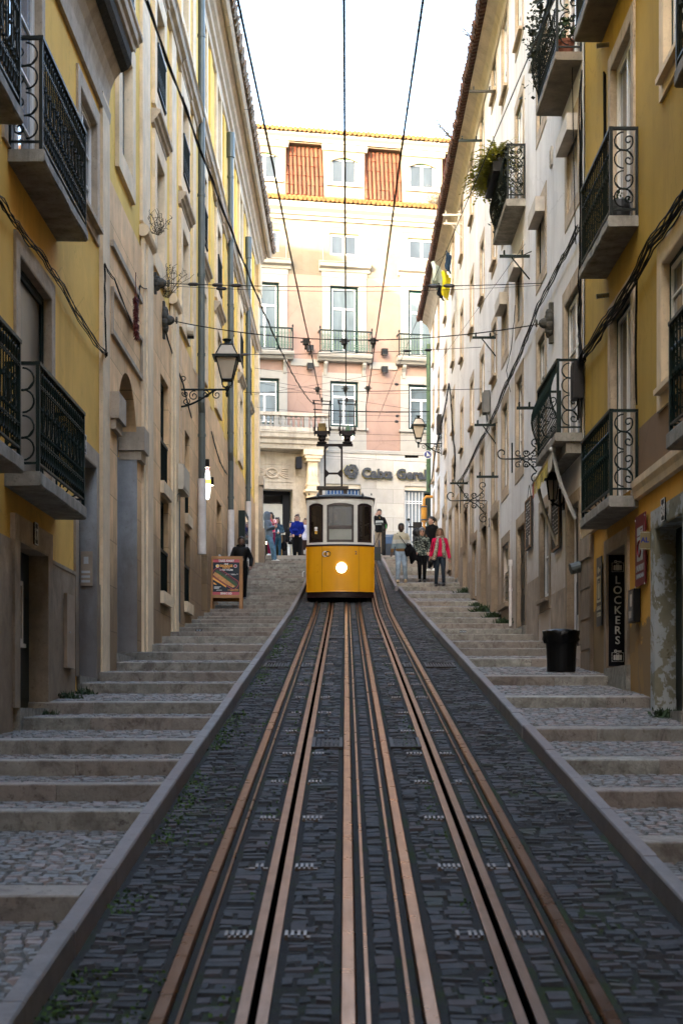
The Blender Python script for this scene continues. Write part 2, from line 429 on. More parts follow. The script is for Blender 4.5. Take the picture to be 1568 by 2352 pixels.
m_mar_t = plain('tram_maroon_trim', (.012, .0032, .0035), .45, .2, 4, 0, 0, .3)
m_roof_t = plain('tram_roof_grey', (.020, .024, .024), .5, .25)
m_wood_t = plain('tram_teak_frame', (.05, .037, .034), .45, .3, 5)
m_under = plain('tram_underframe', (.003, .003, .003), .9, .3, 4, 0, 0, .1)
m_mast = plain('mast_maroon', (.009, .0035, .0032), .6, .3, 4, 0, 0, .25)
m_hatch = plain('dark_cast_hatch', (.03, .022, .017), .6, .4, 14, 0, .2, .2)
m_brass = plain('brass', (.5, .32, .1), .3, .2, 5, .9)
m_plate = plain('worn_yoke_plate', (.12, .086, .064), .45, .35, 12, .35)
m_wood = stone('signboard_wood', (.27, .105, .014), .25, (.2, .09, .02), None, .3, .2, .2, 3, 0, .45)
m_board = plain('poster_navy', (.003, .010, .018), .5, .1, 4, 0, 0, .2)
m_red = plain('poster_red', (.36, .016, .03), .45, .1)
m_white = plain('white_print', (.60, .59, .56), .5, .04)
m_amber = plain('poster_amber', (.75, .33, .04), .5, .1)
m_mustard = plain('poster_mustard', (.78, .42, .02), .5, .1)
m_bread = stone('poster_bread', (.55, .27, .10), .4, (.25, .1, .03), None, 0, .4, .1, 18)
m_greens = stone('poster_herbs', (.05, .10, .04), .6, (.01, .03, .02), None, 0, .6, .1, 30)
m_black = plain('black_plastic', (.0018, .0018, .002), .45, .3, 5, 0, 0, .22)
m_bag = plain('bin_bag_black', (.002, .002, .0022), .3, .4, 10, 0, .3, .3)
m_navy = plain('sign_navy', (.0012, .0015, .0045), .5, .1, 4, 0, 0, .2)
m_signw = plain('sign_white', (.34, .38, .40), .5, .05)
m_signr = plain('sign_red', (.13, .004, .009), .5, .1, 4, 0, 0, .2)
m_sigr_w = m_signw
m_blue = plain('sign_blue', (.012, .028, .19), .4, .1)
m_letter = plain('anthracite_letter', (.022, .024, .028), .45, .1)
m_lettery = plain('letter_edge_yellow', (.42, .37, .09), .5, .1)
m_alu = plain('white_aluminium', (.50, .50, .49), .4, .1)
m_awn = plain('awning_canvas_beige', (.40, .34, .27), .85, .25, 3)
m_awn_y = plain('awning_valance_yellow', (.62, .48, .10), .8, .5, 9)
m_beige = plain('beige_box', (.50, .44, .34), .6, .15)
m_panel = plain('metal_panel_beige', (.33, .25, .18), .6, .2)
m_gas = plain('gas_yellow', (.42, .19, .008), .4, .15)
m_gas_b = plain('gas_label', (.03, .03, .05), .4)
m_leaf = plain('leaf_green', (.025, .05, .012), .7, .5, 9)
m_leaf_y = plain('fern_yellow_green', (.30, .29, .018), .7, .5, 9)
m_leaf_d = plain('ivy_dark', (.014, .020, .008), .7, .5, 9)
m_dry = plain('dry_weed', (.10, .075, .045), .9, .4, 9)
m_pot = plain('terracotta', (.16, .05, .025), .8, .2)
m_potd = plain('slate_grey_pot', (.02, .023, .026), .5, .2)
m_chili = plain('dried_chili', (.12, .018, .013), .6, .5, 30)
m_lampglass = glassy('lantern_glass', (.42, .36, .28), .25, .5)
m_lamp_on = emit('lit_lamp', (1, .86, .62), 1.2)
m_head_on = emit('lit_headlamp', (1, .82, .55), 1.0)
m_warm_in = emit('office_light_panel', (1, .82, .5), .35)
m_sign_on = emit('lit_sign_white', (.93, 1, .98), .5)
m_sign_y = emit('lit_sign_yellow', (1, .72, .05), .3)
m_sign_rd = emit('lit_sign_red', (1, .06, .08), .3)
m_skin = plain('skin_light', (.36, .20, .14), .55, .1, 8)
m_skin_m = plain('skin_tan', (.24, .12, .075), .55, .1, 8)
m_skin_d = plain('skin_dark', (.05, .026, .016), .5, .15, 8)
def cloth(name, col, var=.2, rough=.9): return plain(name, col, rough, var, 7, 0, .3, .2)
# ---------------------------------------------------------------- ground, road, kerbs, steps
def strip(mb, x0f, x1f, ys, zf):
    for a, b in zip(ys, ys[1:]):
        mb.quad((x0f(a), a, zf(a)), (x1f(a), a, zf(a)), (x1f(b), b, zf(b)), (x0f(b), b, zf(b)))
def frange(a, b, s):
    n = max(1, int(round((b-a)/s)))
    return [a+(b-a)*i/n for i in range(n+1)]
g = MB()
ys = [-600]+frange(-60, 57, 2)
strip(g, lambda y: -700, lambda y: 700, ys, lambda y: zr(max(y, -60))-.6)
strip(g, lambda y: -700, lambda y: 700, [57, 700], lambda y: zr(57)-.6)
g.build('ground', m_ground, kind='structure')
pl = MB(); pl.box(-60, 60, 57.02, 110, 7.0, 7.74)
pl.build('pavement', m_asphalt, kind='structure')
A_, S1, B_, C_, S2, D_ = -.75, -.375, .01, .345, .74, 1.06
YE = 56.6
rd = MB()
strip(rd, lambda y: kl(y)-.05, lambda y: kr(y)+.05, [-20]+frange(-10, YE, 1), zr)
rd.quad((kl(YE), YE, zr(YE)), (kr(YE), YE, zr(YE)), (kr(YE), YE+.3, zr(YE)+.55), (kl(YE), YE+.3, zr(YE)+.55))
road = rd.build('road', m_mortar, kind='structure', fix=False, loc=(0, 20, 0))
def stone_block(mb, x0, x1, y0, y1, zt, zb, j=.006, ins=.012, tilt=.0):
    i = len(mb.v)
    J = lambda: R.uniform(-j, j)
    for (x, y) in ((x0, y0), (x1, y0), (x1, y1), (x0, y1)): mb.v.append((x+J(), y+J(), zb(y)))
    cx = R.uniform(-tilt, tilt); cy = R.uniform(-tilt, tilt)
    q = R.uniform(.6, 1.5)*ins
    for k, (x, y) in enumerate(((x0+q, y0+q), (x1-q, y0+q), (x1-q, y1-q), (x0+q, y1-q))):
        mb.v.append((x+J()*.7, y+J()*.7, zt(y)+(cx if k in (1, 2) else -cx)+(cy if k > 1 else -cy)))
    for f in ((4, 5, 6, 7), (0, 1, 5, 4), (1, 2, 6, 5), (2, 3, 7, 6), (3, 0, 4, 7)): mb.face([i+t for t in f])
st = MB()
def sett_strip(x0f, x1f, y0, y1, pitch=.10, wmin=.075, wmax=.165, lift=.011):
    pitch *= .78
    y = y0
    while y < y1:
        p = pitch*R.uniform(.8, 1.25)
        a, b = x0f(y), x1f(y)
        n = max(1, round((b-a)/R.uniform(wmin, wmax)))
        cuts = [a+(b-a)*(i+(R.uniform(-.34, .34) if 0 < i < n else 0))/n for i in range(n+1)]
        sk = R.uniform(-.008, .008)
        for c, d in zip(cuts, cuts[1:]):
            if R.random() < .03: continue
            h = lift+R.uniform(-.009, .008)
            stone_block(st, c+R.uniform(.002, .008), d-R.uniform(.002, .008), y+R.uniform(.001, .008)+sk, y+p-R.uniform(.001, .008)-sk, lambda t: zr(t)+h, lambda t: zr(t)-.02, .0035, .011, .004)
        y += p
o = sh
sett_strip(lambda y: kl(y)+.03, lambda y: A_-.06+o(y), 3.5, YE)
sett_strip(lambda y: A_+.11+o(y), lambda y: S1-.09+o(y), 3.5, YE, .13)
sett_strip(lambda y: S1+.09+o(y), lambda y: B_-.06+o(y), 3.5, YE, .12)
sett_strip(lambda y: B_+.11+o(y), lambda y: C_-.11+o(y), 3.5, YE, .14, .1, .2)
sett_strip(lambda y: C_+.06+o(y), lambda y: S2-.09+o(y), 3.5, YE, .12)
sett_strip(lambda y: S2+.09+o(y), lambda y: D_-.11+o(y), 3.5, YE, .13)
sett_strip(lambda y: D_+.06+o(y), lambda y: kr(y)-.03, 3.5, YE)
st.build('road_setts', m_sett, road, fix=False, loc=(0, 20, 0), kind='structure')

# rails: head, groove and lip; slot beams with the gap's shade painted black
def rail(name, x, inner, label):
    s = 1 if inner > 0 else -1
    prof = [(-.034, -.04), (-.034, .017), (-.026, .027), (.026, .027), (.036, .018), (.038, -.02), (.072, -.02), (.073, .016), (.090, .017), (.092, -.04)]
    mb = MB()
    ys = [-12]+frange(2, YE, 1.0)
    mb.sweep(prof, ys, lambda u, a, b: (x+sh(u)+s*a, u, zr(u)+b))
    ob = mb.build(name, m_rail, loc=(x, 20, zr(20)))
    gm = MB()
    strip(gm, lambda y: x+sh(y)+s*.0395, lambda y: x+sh(y)+s*.071, ys, lambda y: zr(y)-.012)
    gm.build('groove', m_groove, ob, fix=False, loc=(x, 20, zr(20)))
    tag(ob, label, 'tram rail', 'tram rails')
rail('tram_rail', A_, 1, 'steel tram rail nearest the mossy kerb, passing under the tram wheels')
rail('tram_rail', B_, 1, 'middle steel tram rail in line with the tram headlamp, its groove facing the bin side')
rail('tram_rail', C_, -1, 'middle steel tram rail running under the tram wheels, its groove facing the mossy kerb')
rail('tram_rail', D_, -1, 'outermost steel tram rail on the bin side, passing beside the tram')
def slot(x, label):
    ys = [-12]+frange(2, YE, 1.0)
    root = thing('cable_slot', label, 'cable slot', (x, 20, zr(20)), 'cable slots of the funicular')
    for s in (-1, 1):
        mb = MB(); mb.sweep([(.018, -.06), (.018, .018), (.064, .018), (.066, -.06)], ys, lambda u, a, b: (x+sh(u)+s*a, u, zr(u)+b))
        mb.build('slot_beam', m_slot, root, loc=(x, 20, zr(20)))
    mb = MB(); strip(mb, lambda y: x+sh(y)-.018, lambda y: x+sh(y)+.018, ys, lambda y: zr(y)+.001)  # flat black strip stands for the shade down in the slot
    mb.build('slot_shade', m_dark, root, fix=False, loc=(x, 20, zr(20)))
    for i in range(22):
        y = 6.0+i*1.53
        for s in (-1, 1):
            mb = MB()
            c = x+sh(y)+s*.145
            mb.box(c-.066, c+.066, y, y+.085, zr(y)-.03, zr(y)+.012)
            for q in range(5 if R.random() < .6 else 4):
                if R.random() < .08: continue
                e = c-.062+q*.029+R.uniform(-.003, .003)
                i0 = len(mb.v)
                mb.box(e, e+.015, y-.004, y+.09, zr(y)-.02, zr(y)+.024)
                for w in range(i0, len(mb.v)):
                    v = mb.v[w]; mb.v[w] = (v[0], v[1], v[2]+.1172*(v[1]-y))
            mb.build('yoke_plate', m_plate, root, fix=False)
slot(S1, 'narrow cable slot between two steel beams under the tram')
slot(S2, 'narrow cable slot between two steel beams on the empty track beside the tram')
def grate(x0, x1, y0, y1, label, name='drain_grate', cross=True):
    mb = MB(); z = lambda y: zr(y)
    mb.sweep([(x0, 0), (x1, 0), (x1, .004), (x0, .004)], [y0, y1], lambda u, a, b: (a+sh(u), u, z(u)+b+.004))
    ob = mb.build(name, m_groove)
    f = MB()
    S = lambda a, b, c, d, h: f.sweep([(a, 0), (b, 0), (b, h), (a, h)], [c, d], lambda u, p, q: (p+sh(u), u, z(u)+q+.009))
    S(x0-.02, x0+.012, y0, y1, .02); S(x1-.012, x1+.02, y0, y1, .02); S(x0+.012, x1-.012, y0, y0+.03, .02); S(x0+.012, x1-.012, y1-.03, y1, .02)
    n = int((x1-x0)/.042)
    for i in range(n):
        c = x0+.02+(x1-x0-.04)*(i+.5)/n
        if cross:
            S(c-.009, c+.009, y0+.03, y1-.03, .014)
        else:
            m = int((y1-y0)/.06)
            for j in range(m):
                d = y0+.035+(y1-y0-.07)*(j+.5)/m
                S(c-.015, c+.015, d-.02, d+.02, .012)
    f.build('grille', m_hatch, ob, fix=False)
    tag(ob, label, 'drain cover')
grate(-1.16, -.84, 22.3, 23.0, 'barred drain grate between the mossy kerb and the nearest rail')
grate(1.16, 1.55, 22.3, 23.0, 'barred drain grate between the outermost rail and the bin side kerb')
grate(-.62, -.50, 22.3, 23.0, 'small barred drain grate between rail and cable slot, tram side')
grate(.85, .93, 22.3, 23.0, 'small barred drain grate between cable slot and outermost rail')
grate(-.29, -.05, 14.05, 14.7, 'studded rectangular hatch between the tram cable slot and middle rail, lower one', 'track_hatch', False)
grate(.42, .66, 14.05, 14.7, 'studded rectangular hatch between middle rail and empty cable slot, lower one', 'track_hatch', False)
grate(-.29, -.05, 28.2, 29.0, 'small far studded hatch close to the tram front, below its headlamp', 'track_hatch', False)
grate(.42, .66, 28.2, 29.0, 'small far studded hatch near the tram, between middle rail and empty slot', 'track_hatch', False)

# kerbs, one sweep of slabs each side
def kerb(fx, s, segs):
    mb = MB()
    for (y0, y1) in segs:
        y = y0
        while y < y1:
            L = min(R.uniform(1.0, 1.7), y1-y)
            a, b = y+.004, y+L-.004
            for n, (p, q) in enumerate([(a, b)]):
                i = len(mb.v)
                for yy in (p, q):
                    x = fx(yy); t = R.uniform(-.003, .003)
                    for (dx, dz) in ((0, -.1), (.004, .12), (.012, .132), (.090, .132), (.098, .122), (.098, -.1)):
                        mb.v.append((x+s*(dx+t), yy, zr(yy)+dz+t))
                for j in range(6): mb.face((i+j, i+(j+1) % 6, i+6+(j+1) % 6, i+6+j))
                mb.face([i+j for j in range(6)]); mb.face([i+6+j for j in range(6)])
            y += L
    mb.build('kerb', m_kerb, kind='structure', loc=(fx(20)+s*.06, 20, zr(20)))
kerb(kl, -1, [(-10, YE)])
kerb(kr, 1, [(-10, 43.8), (43.95, YE)])

NL = [-6, -4.6, -3.2, -1.8, -.4, 1.0, 2.4, 3.9, 5.6, 7.91, 10.29, 11.38, 12.56, 13.77, 15.45, 16.79, 18.9, 20.4, 21.9, 23.7, 25.3, 27.2, 28.5, 29.8, 31.0, 32.4, 33.6, 35.1, 36.6, 38.0]+[39+i for i in range(18)]
NR = [-6, -4, -2, 0, 1.9, 3.7, 5.4, 7.2, 9.27, 11.09, 12.6, 14.57, 17.33, 19.8, 22.5, 24.45, 25.97, 27.8, 29.3, 31, 32.9, 35.2, 37.2, 39.2, 41.5, 43.8, 45.1, 47, 50, 51.8, 53.2, 54.6, 55.8, 57.0]
def ktop(y): return zr(y)+.126
TREAD = {}
def steps(ns, xi, xo, side, rise, cobbles):
    b = MB(); base = MB(); cb = MB()
    for d, e in zip(ns, ns[1:]+[ns[-1]+1.2]):
        r = rise(e)
        z0 = ktop(d); z1 = ktop(e)-r if e <= 57 else z0
        xa, xb = sorted((xi(d), xo(d)))
        n = max(2, round((xb-xa)/R.uniform(.6, 1.05))); off = R.random()
        cuts = [xa]+[xa+(xb-xa)*(i+R.uniform(-.2, .2))/n for i in range(1, n)]+[xb]
        dep = .30 if e-d > .7 else .24
        for p, q in zip(cuts, cuts[1:]):
            i = len(b.v); t = R.uniform(-.004, .004); ch = .009
            zb = z0-rise(d)-.12
            sl = (z1-z0)/(e-d)*dep
            for (x, fl) in ((p+.0025, 0), (q-.0025, 0)):
                for (dy, z) in ((t, zb), (t, z0-ch), (t+ch, z0), (dep, z0+sl), (dep, zb)): b.v.append((x, d+dy, z))
            for j in range(5): b.face((i+j, i+(j+1) % 5, i+5+(j+1) % 5, i+5+j))
            b.face([i+j for j in range(5)][::-1]); b.face([i+5+j for j in range(5)])
        base.box(min(xi(d), xo(d)), max(xi(d), xo(d)), d+.02, e+.05, z0-.5, z0-.03)
        base.quad((xa, d+dep-.02, z0-.012), (xb, d+dep-.02, z0-.012), (xb, e, z1-.012), (xa, e, z1-.012))
        TREAD[(side, d)] = (e, z0, z1)
        if cobbles(d):
            zz = lambda y: z0+(z1-z0)*(y-d)/(e-d)
            y = d+dep+.004
            while y < e-.03:
                p = min(R.uniform(.072, .095), e-y)
                x = xa+R.uniform(-.05, 0)
                while x < xb-.02:
                    w = R.uniform(.082, .105); h = R.uniform(-.003, .004)
                    x1 = min(x+w, xb)
                    stone_block(cb, max(x, xa)+.0035, x1-.0035, y+.0035, y+p-.0035, lambda t: zz(t)+.004+h, lambda t: zz(t)-.02, .006, .011, .003)
                    x += w
                y += p
    ob = b.build('stairs', m_step, kind='structure', fix=False, loc=(xi(20), 20, zr(20)))
    base.build('stair_bed', m_calcjoint, ob, fix=False, loc=(xi(20), 20, zr(20)))
    cb.build('stair_cobbles', m_calc, ob, fix=False, loc=(xi(20), 20, zr(20)))
steps(NL, lambda y: kl(y)-.099, lambda y: XL(y)-.5, 'L', lambda y: .13 if y < 38.5 else .163, lambda d: 3 < d < 26)
steps(NR, lambda y: kr(y)+.099, lambda y: XR(y)+.5, 'R', lambda y: .122 if y < 50 else .15, lambda d: 3 < d < 56)
def ztread(side, y):
    for (s, d), (e, z0, z1) in TREAD.items():
        if s == side and d <= y < e: return z0+(z1-z0)*(y-d)/(e-d)
    return zr(y)+.12
# ---------------------------------------------------------------- windows, doors, balconies
def window(par, T, u0, u1, z0, z1, dep=.17, fr=None, cas=None, glass=None, sur=None, sw=.14, sproj=.03, sill=True, style='casement', bars=(2, 3), name='window', sillm=None, sb=True, t=.055):
    """outer frame (the window), glass pane, casement bars, stone surround and sill"""
    fr = fr or m_frame_g; cas = cas or m_frame_w; glass = glass or m_glass
    f = MB(T)
    f.ring(u0+t, u1-t, z0+t, z1-t, t, -dep-.05, -dep)
    wob = f.build(name, fr, par)
    p = MB(T)
    a, b, c, d = u0+t, u1-t, z0+t, z1-t
    if style == 'shutter':
        p.box(a, b, -dep-.03, -dep-.015, c, d)
        p.build('roller_blind', m_shutter, wob)
        bx = MB(T); hh = min(.28, (z1-z0)*.22)
        bx.box(u0-.02, u1+.02, .0, .17, z1-hh, z1-.01); bx.build('blind_box', m_frame_old, wob)
    else:
        p.box(a, b, -dep-.045, -dep-.035, c, d); p.build('pane', glass, wob)
        k = MB(T); q = .045; W0, W1 = -dep-.033, -dep-.008
        k.ring(a+q, b-q, c+q, d-q, q, W0, W1)
        nx, nz = bars
        tr = None
        zt = d-q
        if style == 'transom':
            tr = c+(d-c)*.68; k.box(a+q, b-q, W0, W1+.012, tr-.045, tr+.045)
            zt = tr-.045
        for i in range(1, nx):
            x = a+(b-a)*i/nx
            k.box(x-.045 if nx == 2 else x-.015, x+.045 if nx == 2 else x+.015, W0, W1, c+q, zt)
        for i in range(1, nz):
            z = c+(zt-c)*i/nz; e = a+q
            for j in range(nx):
                x1 = a+(b-a)*(j+1)/nx; l = x1-(.045 if nx == 2 else .015) if j < nx-1 else b-q
                k.box(e, l, W0, W1-.006, z-.013, z+.013)
                e = x1+(.045 if nx == 2 else .015)
        k.build('casement', cas, wob)
    if sur:
        s = MB(T); s.ring(u0, u1, z0, z1, sw, -.02, sproj, tb=sw if sb else 0); s.ring(u0+.014, u1-.014, z0+.014, z1-.014, .013, -dep-.06, sproj-.004); s.build('surround', sur, wob)
    if sill:
        s = MB(T); s.box(u0-.05, u1+.05, sproj+.002, sproj+.07, z0-.07, z0-.012); s.build('sill', sillm or sur or m_lioz, wob)
    return wob

def door(par, T, u0, u1, z0, z1, dep=.24, col=None, panels=(2, 3), sur=None, sw=.15, sproj=.03, glass=0.0, name='door', handle=True):
    col = col or m_door_g
    d = MB(T); d.box(u0, u1, -dep-.05, -dep, z0, z1)
    nx, nz = panels
    zt = z1-(z1-z0)*glass
    for i in range(nx):
        for j in range(nz):
            a = u0+(u1-u0)*(i+.14)/nx; b = u0+(u1-u0)*(i+.86)/nx
            c = z0+.06+(zt-z0-.06)*(j+.1)/nz; e = z0+.06+(zt-z0-.06)*(j+.9)/nz
            d.box(a, b, -dep+.001, -dep+.018, c, e)
    ob = d.build(name, col, par)
    if glass:
        p = MB(T); p.box(u0+.1, u1-.1, -dep+.002, -dep+.012, zt+.04, z1-.1); p.build('pane', m_glass, ob)
    if handle:
        h = MB(T); h.tube([(u0+.09, -dep+.05, z0+(z1-z0)*.47), (u0+.2, -dep+.05, z0+(z1-z0)*.47)], .014); h.box(u0+.07, u0+.11, -dep+.002, -dep+.05, z0+(z1-z0)*.44, z0+(z1-z0)*.5)
        h.build('handle', m_brass, ob)
    if sur:
        s = MB(T); s.ring(u0, u1, z0, z1, sw, -.02, sproj, tb=0); s.ring(u0+.014, u1-.014, z0, z1-.014, .013, -dep-.04, sproj-.004, tb=0); s.build('surround', sur, ob)
    return ob

def cscroll(c, r, a0, turns, n, grow=.22, sgn=1):
    """spiral in a 2-D plane: list of (x,y)"""
    out = []
    for i in range(n+1):
        t = i/n
        an = a0+sgn*turns*2*math.pi*t
        rr = r*(1-(1-grow)*t)
        out.append((c[0]+rr*math.cos(an), c[1]+rr*math.sin(an)))
    return out
def s_panel(mb, fn, w, h, x0, z0, r=.011):
    """S scroll pair as on a balcony's end panel, drawn in a box x0..x0+w, z0..z0+h; fn(x,z)->local"""
    q = w*.46; cx = x0+w/2
    n = max(1, int(round(h/(q*4.1))))
    hh = h/n
    for k in range(n):
        b = z0+k*hh
        for top in (0, 1):
            zc = b+hh*(.27 if not top else .73); rr = min(q, hh*.24)
            sg = 1 if top else -1
            arc = [(cx+rr*math.cos(t), zc+rr*math.sin(t)) for t in [math.pi*(.5 if top else 1.5)+sg*(-1)*x*math.pi*2*.78/14 for x in range(15)]]
            e = arc[-1]
            tail = cscroll((e[0]+(cx-e[0])*.45, e[1]+(zc-e[1])*.45), math.hypot(e[0]-cx, e[1]-zc)*.55, math.atan2(e[1]-zc, e[0]-cx), .9, 10, .3, -sg)
            mb.tube([fn(*p) for p in arc+tail[1:]], r, 5)
        mb.tube([fn(cx-rr*.98, b+hh*.32), fn(cx-rr*.5, b+hh*.47), fn(cx+rr*.5, b+hh*.53), fn(cx+rr*.98, b+hh*.68)], r, 5)

def balcony(par, T, u0, u1, wd, zb, zt, ztop, style='bars', mi=None, slabm=None, name='balcony', pitch=.10, slab=True, belly=False, step=0):
    mi = mi or m_iron; slabm = slabm or m_slab
    if slab:
        s = MB(T)
        th = zt-zb
        us_ = [u0]+[u0+(u1-u0)*k/9+R.uniform(-.08, .08) for k in range(1, 9)]+[u1]
        jz = {u: (R.uniform(-.008, .008), R.uniform(-.007, .007)) for u in us_}
        s.sweep([(0, zb), (wd-.02, zb), (wd, zb+.018), (wd, zt-.014), (wd-.012, zt), (0, zt)], us_, lambda u, a, b: (u, a+(jz[u][0] if a > .1 else 0), b+(jz[u][1] if b < zt-.05 and a > .1 else 0)))
        if step: s.box(u0+.06, u1-.06, 0, wd*.6, zb-step, zb-.003)
        ob = s.build(name, slabm, par)
    else: ob = par
    r = MB(T)
    e = .035
    a, b, w = u0+e, u1-e, wd-e
    H = ztop-zt
    r.box(a-.025, b+.025, w-.025, w+.025, ztop-.035, ztop)
    for u in (a, b): r.box(u-.022, u+.022, 0, w-.025, ztop-.033, ztop-.002)
    zl = zt+.07
    r.box(a-.012, b+.012, w-.015, w+.012, zl, zl+.022)
    for u in (a, b): r.box(u-.012, u+.012, 0, w-.015, zl, zl+.022)
    for u in (a, b): r.box(u-.018, u+.018, w-.018, w+.018, zt, ztop-.035)
    for u in (a, b):
        r.box(u-.016, u+.016, .0, .03, zt, ztop-.035)
    fu = r.build('handrail', mi, ob)
    q = MB(T)
    n = max(3, int(round((b-a)/pitch)))
    def belly_w(z):
        if not belly: return w
        t = (z-zl)/(ztop-.03-zl)
        return w+.11*math.sin(math.pi*max(0, min(1, (1-t)*1.15-.05)))**1.3*(1 if t < .75 else max(0, (1-t)/.25))
    for i in range(1, n):
        u = a+(b-a)*i/n
        if belly:
            q.tube([(u, belly_w(zl+(ztop-.035-zl)*j/8), zl+(ztop-.035-zl)*j/8) for j in range(9)], .0075, 4)
        else: q.tube([(u, w, zl+.02), (u, w, ztop-.035)], .009 if style != 'arch' else .0095, 4)
        if style in ('ornate', 'ornate2'):
            for zc in (zl+H*.3, zl+H*.52):
                q.tube([(u, w, zc-.02), (u, w, zc), (u, w, zc+.02)], [.009, .019, .009], 4)
    if style in ('ornate', 'ornate2'):
        P = (b-a)/n
        for i in range(n):
            u = a+P*(i+.5)
            for (zc, sg) in ((ztop-.17, 1), (zl+.16, -1)):
                q.tube([(u+x, w+.006, zc+sg*z) for (x, z) in [(P*.46*math.cos(t), .1*math.sin(t)-.02) for t in [math.pi*k/8 for k in range(9)]]], .009, 4)
                for s2 in (-1, 1):
                    q.tube([(u+s2*(P*.28)+x*s2, w+.008, zc+sg*(-.06)+z*sg) for x, z in cscroll((0, 0), P*.28, 0, 1.1, 8, .25)], .0055, 4)
            if i % 2 == 0:
                q.tube([(u+x, w+.004, zl+H*.46+z) for x, z in [(P*.4*math.cos(t), .13*math.sin(t)) for t in [2*math.pi*k/10 for k in range(10)]]], .008, 4, closed=True)
    if style == 'arch':
        P = (b-a)/n
        for i in range(n):
            u = a+P*(i+.5)
            for zc in (ztop-.035-P*.52, zl+H*.62):
                q.tube([(u+P*.5*math.cos(t), w+.006, zc+P*.5*math.sin(t)) for t in [math.pi*k/6 for k in range(7)]], .0085, 4)
            q.tube([(u, w+.006, zl+.03), (u, w+.006, zl+H*.62+P*.5)], .006, 4)
        q.box(a, b, w-.008, w+.008, zl+H*.42, zl+H*.44)
        for i in range(1, n): q.tube([(a+P*i, w, zl+H*.4), (a+P*i, w, zl+H*.44), (a+P*i, w, zl+H*.48)], [.014, .028, .014], 4)
    q.build('balusters', mi, fu)
    for u in (a, b):
        k = MB(T)
        s_panel(k, lambda x, z: (u, x, z), w-.07, ztop-.04-zl-.03, .045, zl+.025, .0095)
        if belly:
            k.tube([(u, belly_w(zl+(ztop-.035-zl)*j/8), zl+(ztop-.035-zl)*j/8) for j in range(9)], .012, 4)
        k.build('scroll_panel', mi, fu)
    return ob

def tiles_edge(mb, T, u0, u1, w0, z0, w1, z1, pitch=.2, r=None, over=.05):
    """rolls of barrel tile running from (w1,z1) down to the eave (w0,z0)"""
    n = int((u1-u0)/pitch); r = r or pitch*.5
    sv = mb.T; mb.T = T
    for i in range(n):
        u = u0+(u1-u0)*(i+.5)/n
        j = R.uniform(-.012, .012)
        mb.tube([(u+j, w0+R.uniform(-.02, .03), z0+R.uniform(-.008, .008)), (u, (w0+w1)/2, (z0+z1)/2), (u, w1, z1)], [r*.98, r*.9, r*.9], 8)
    mb.T = sv

def leaves(mb, c, n, spread, size, R_=None, droop=0.0, narrow=.5):
    for _ in range(n):
        p = Vector((R.gauss(0, 1)*spread[0], R.gauss(0, 1)*spread[1], R.gauss(0, 1)*spread[2]))+Vector(c)
        d = Vector((R.uniform(-1, 1), R.uniform(-1, 1), R.uniform(-1, 1)-droop)).normalized()
        s = d.cross(Vector((R.uniform(-1, 1), R.uniform(-1, 1), R.uniform(-1, 1))))
        if s.length < .1: continue
        s.normalize(); L = size*R.uniform(.6, 1.4)
        i = len(mb.v)
        for q in (p, p+d*L*.5+s*L*narrow*.5, p+d*L, p+d*L*.5-s*L*narrow*.5): mb.v.append(tuple(q))
        mb.face((i, i+1, i+2, i+3))
# ---------------------------------------------------------------- near building on the uphill-left side: ochre house
LB = thing('ochre_house', 'pale ochre plaster house with ornate iron balconies and a dark low door', 'building', (XL(15)-1, 15, 1.7))
EA = 20.55
holes = [(14.95, 16.6, 7.42, 9.75), (19.0, 20.25, 8.25, 9.6), (15.5, 17.15, 4.3, 6.52), (15.4, 16.85, 2.03, 3.68), (18.85, 20.2, 2.3, 5.15, .42),
         (11.6, 13.4, 7.42, 9.75), (11.6, 13.4, 4.3, 6.5), (11.2, 12.6, 1.5, 3.6)]
b = MB(TL); wall(b, -14, EA, -3, 11.2, holes, .27)
b.quad((-14, 0, 11.2), (EA, 0, 11.2), (EA, -4, 26), (-14, -4, 26)); b.quad((-14, -4, 26), (EA, -4, 26), (EA, -14, 26), (-14, -14, 26))  # unseen roof raised tall to block sun from the opposite walls
b.quad((-14, -14, -3), (EA, -14, -3), (EA, -14, 26), (-14, -14, 26))
for u in (-14, EA): b.polyg([(u, 0, -3), (u, -14, -3), (u, -14, 26), (u, -4, 26), (u, 0, 11.2)])
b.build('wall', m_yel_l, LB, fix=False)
b = MB(TL); b.box(-24, 8, -8, -.35, 11.3, 26); b.box(-24, -18, -8, 15, -9, 20); b.build('sky_blocker', plain('blocker_grey', (.24, .27, .30), .9), LB)  # unseen blocks added to cut sky light on the foreground street
p = MB(TL); ph = [h for h in holes if h[2] < 3]
def patch(mb, u0, u1, z0, z1, holes, w): wall(mb, u0, u1, z0, z1, [(a-.2, b+.2, c-3, min(d, z1), 0) for a, b, c, d, *r in holes], 0, w)
patch(p, -14, EA, -3, 3.66, [(11.2, 12.6, 1.5, 3.6), (15.4, 16.85, 2, 3.68), (18.85, 20.2, 2, 5)], .022)
p.box(-14, 11.0, .0, .03, 3.62, 3.66); p.box(17.05, 18.65, 0, .03, 3.62, 3.66)
p.build('plinth', m_granite, LB, fix=False)
window(LB, TL, 14.95, 16.6, 7.42, 9.75, fr=m_frame_w, glass=m_glass_s, sur=m_granite, sw=.16, sill=False, sb=False, bars=(2, 4), name='balcony_door', dep=.05)
window(LB, TL, 19.0, 20.25, 8.25, 9.6, fr=m_frame_w, glass=m_glass, sur=m_granite, sw=.19, bars=(2, 3), dep=.05)
window(LB, TL, 15.5, 17.15, 4.3, 6.52, dep=.06, fr=m_irong, cas=m_irong, glass=glassy('screen_door_mesh', (.16, .13, .10), .35, .3), sur=m_granite, sw=.19, sill=False, sb=False, bars=(1, 1), name='balcony_door')
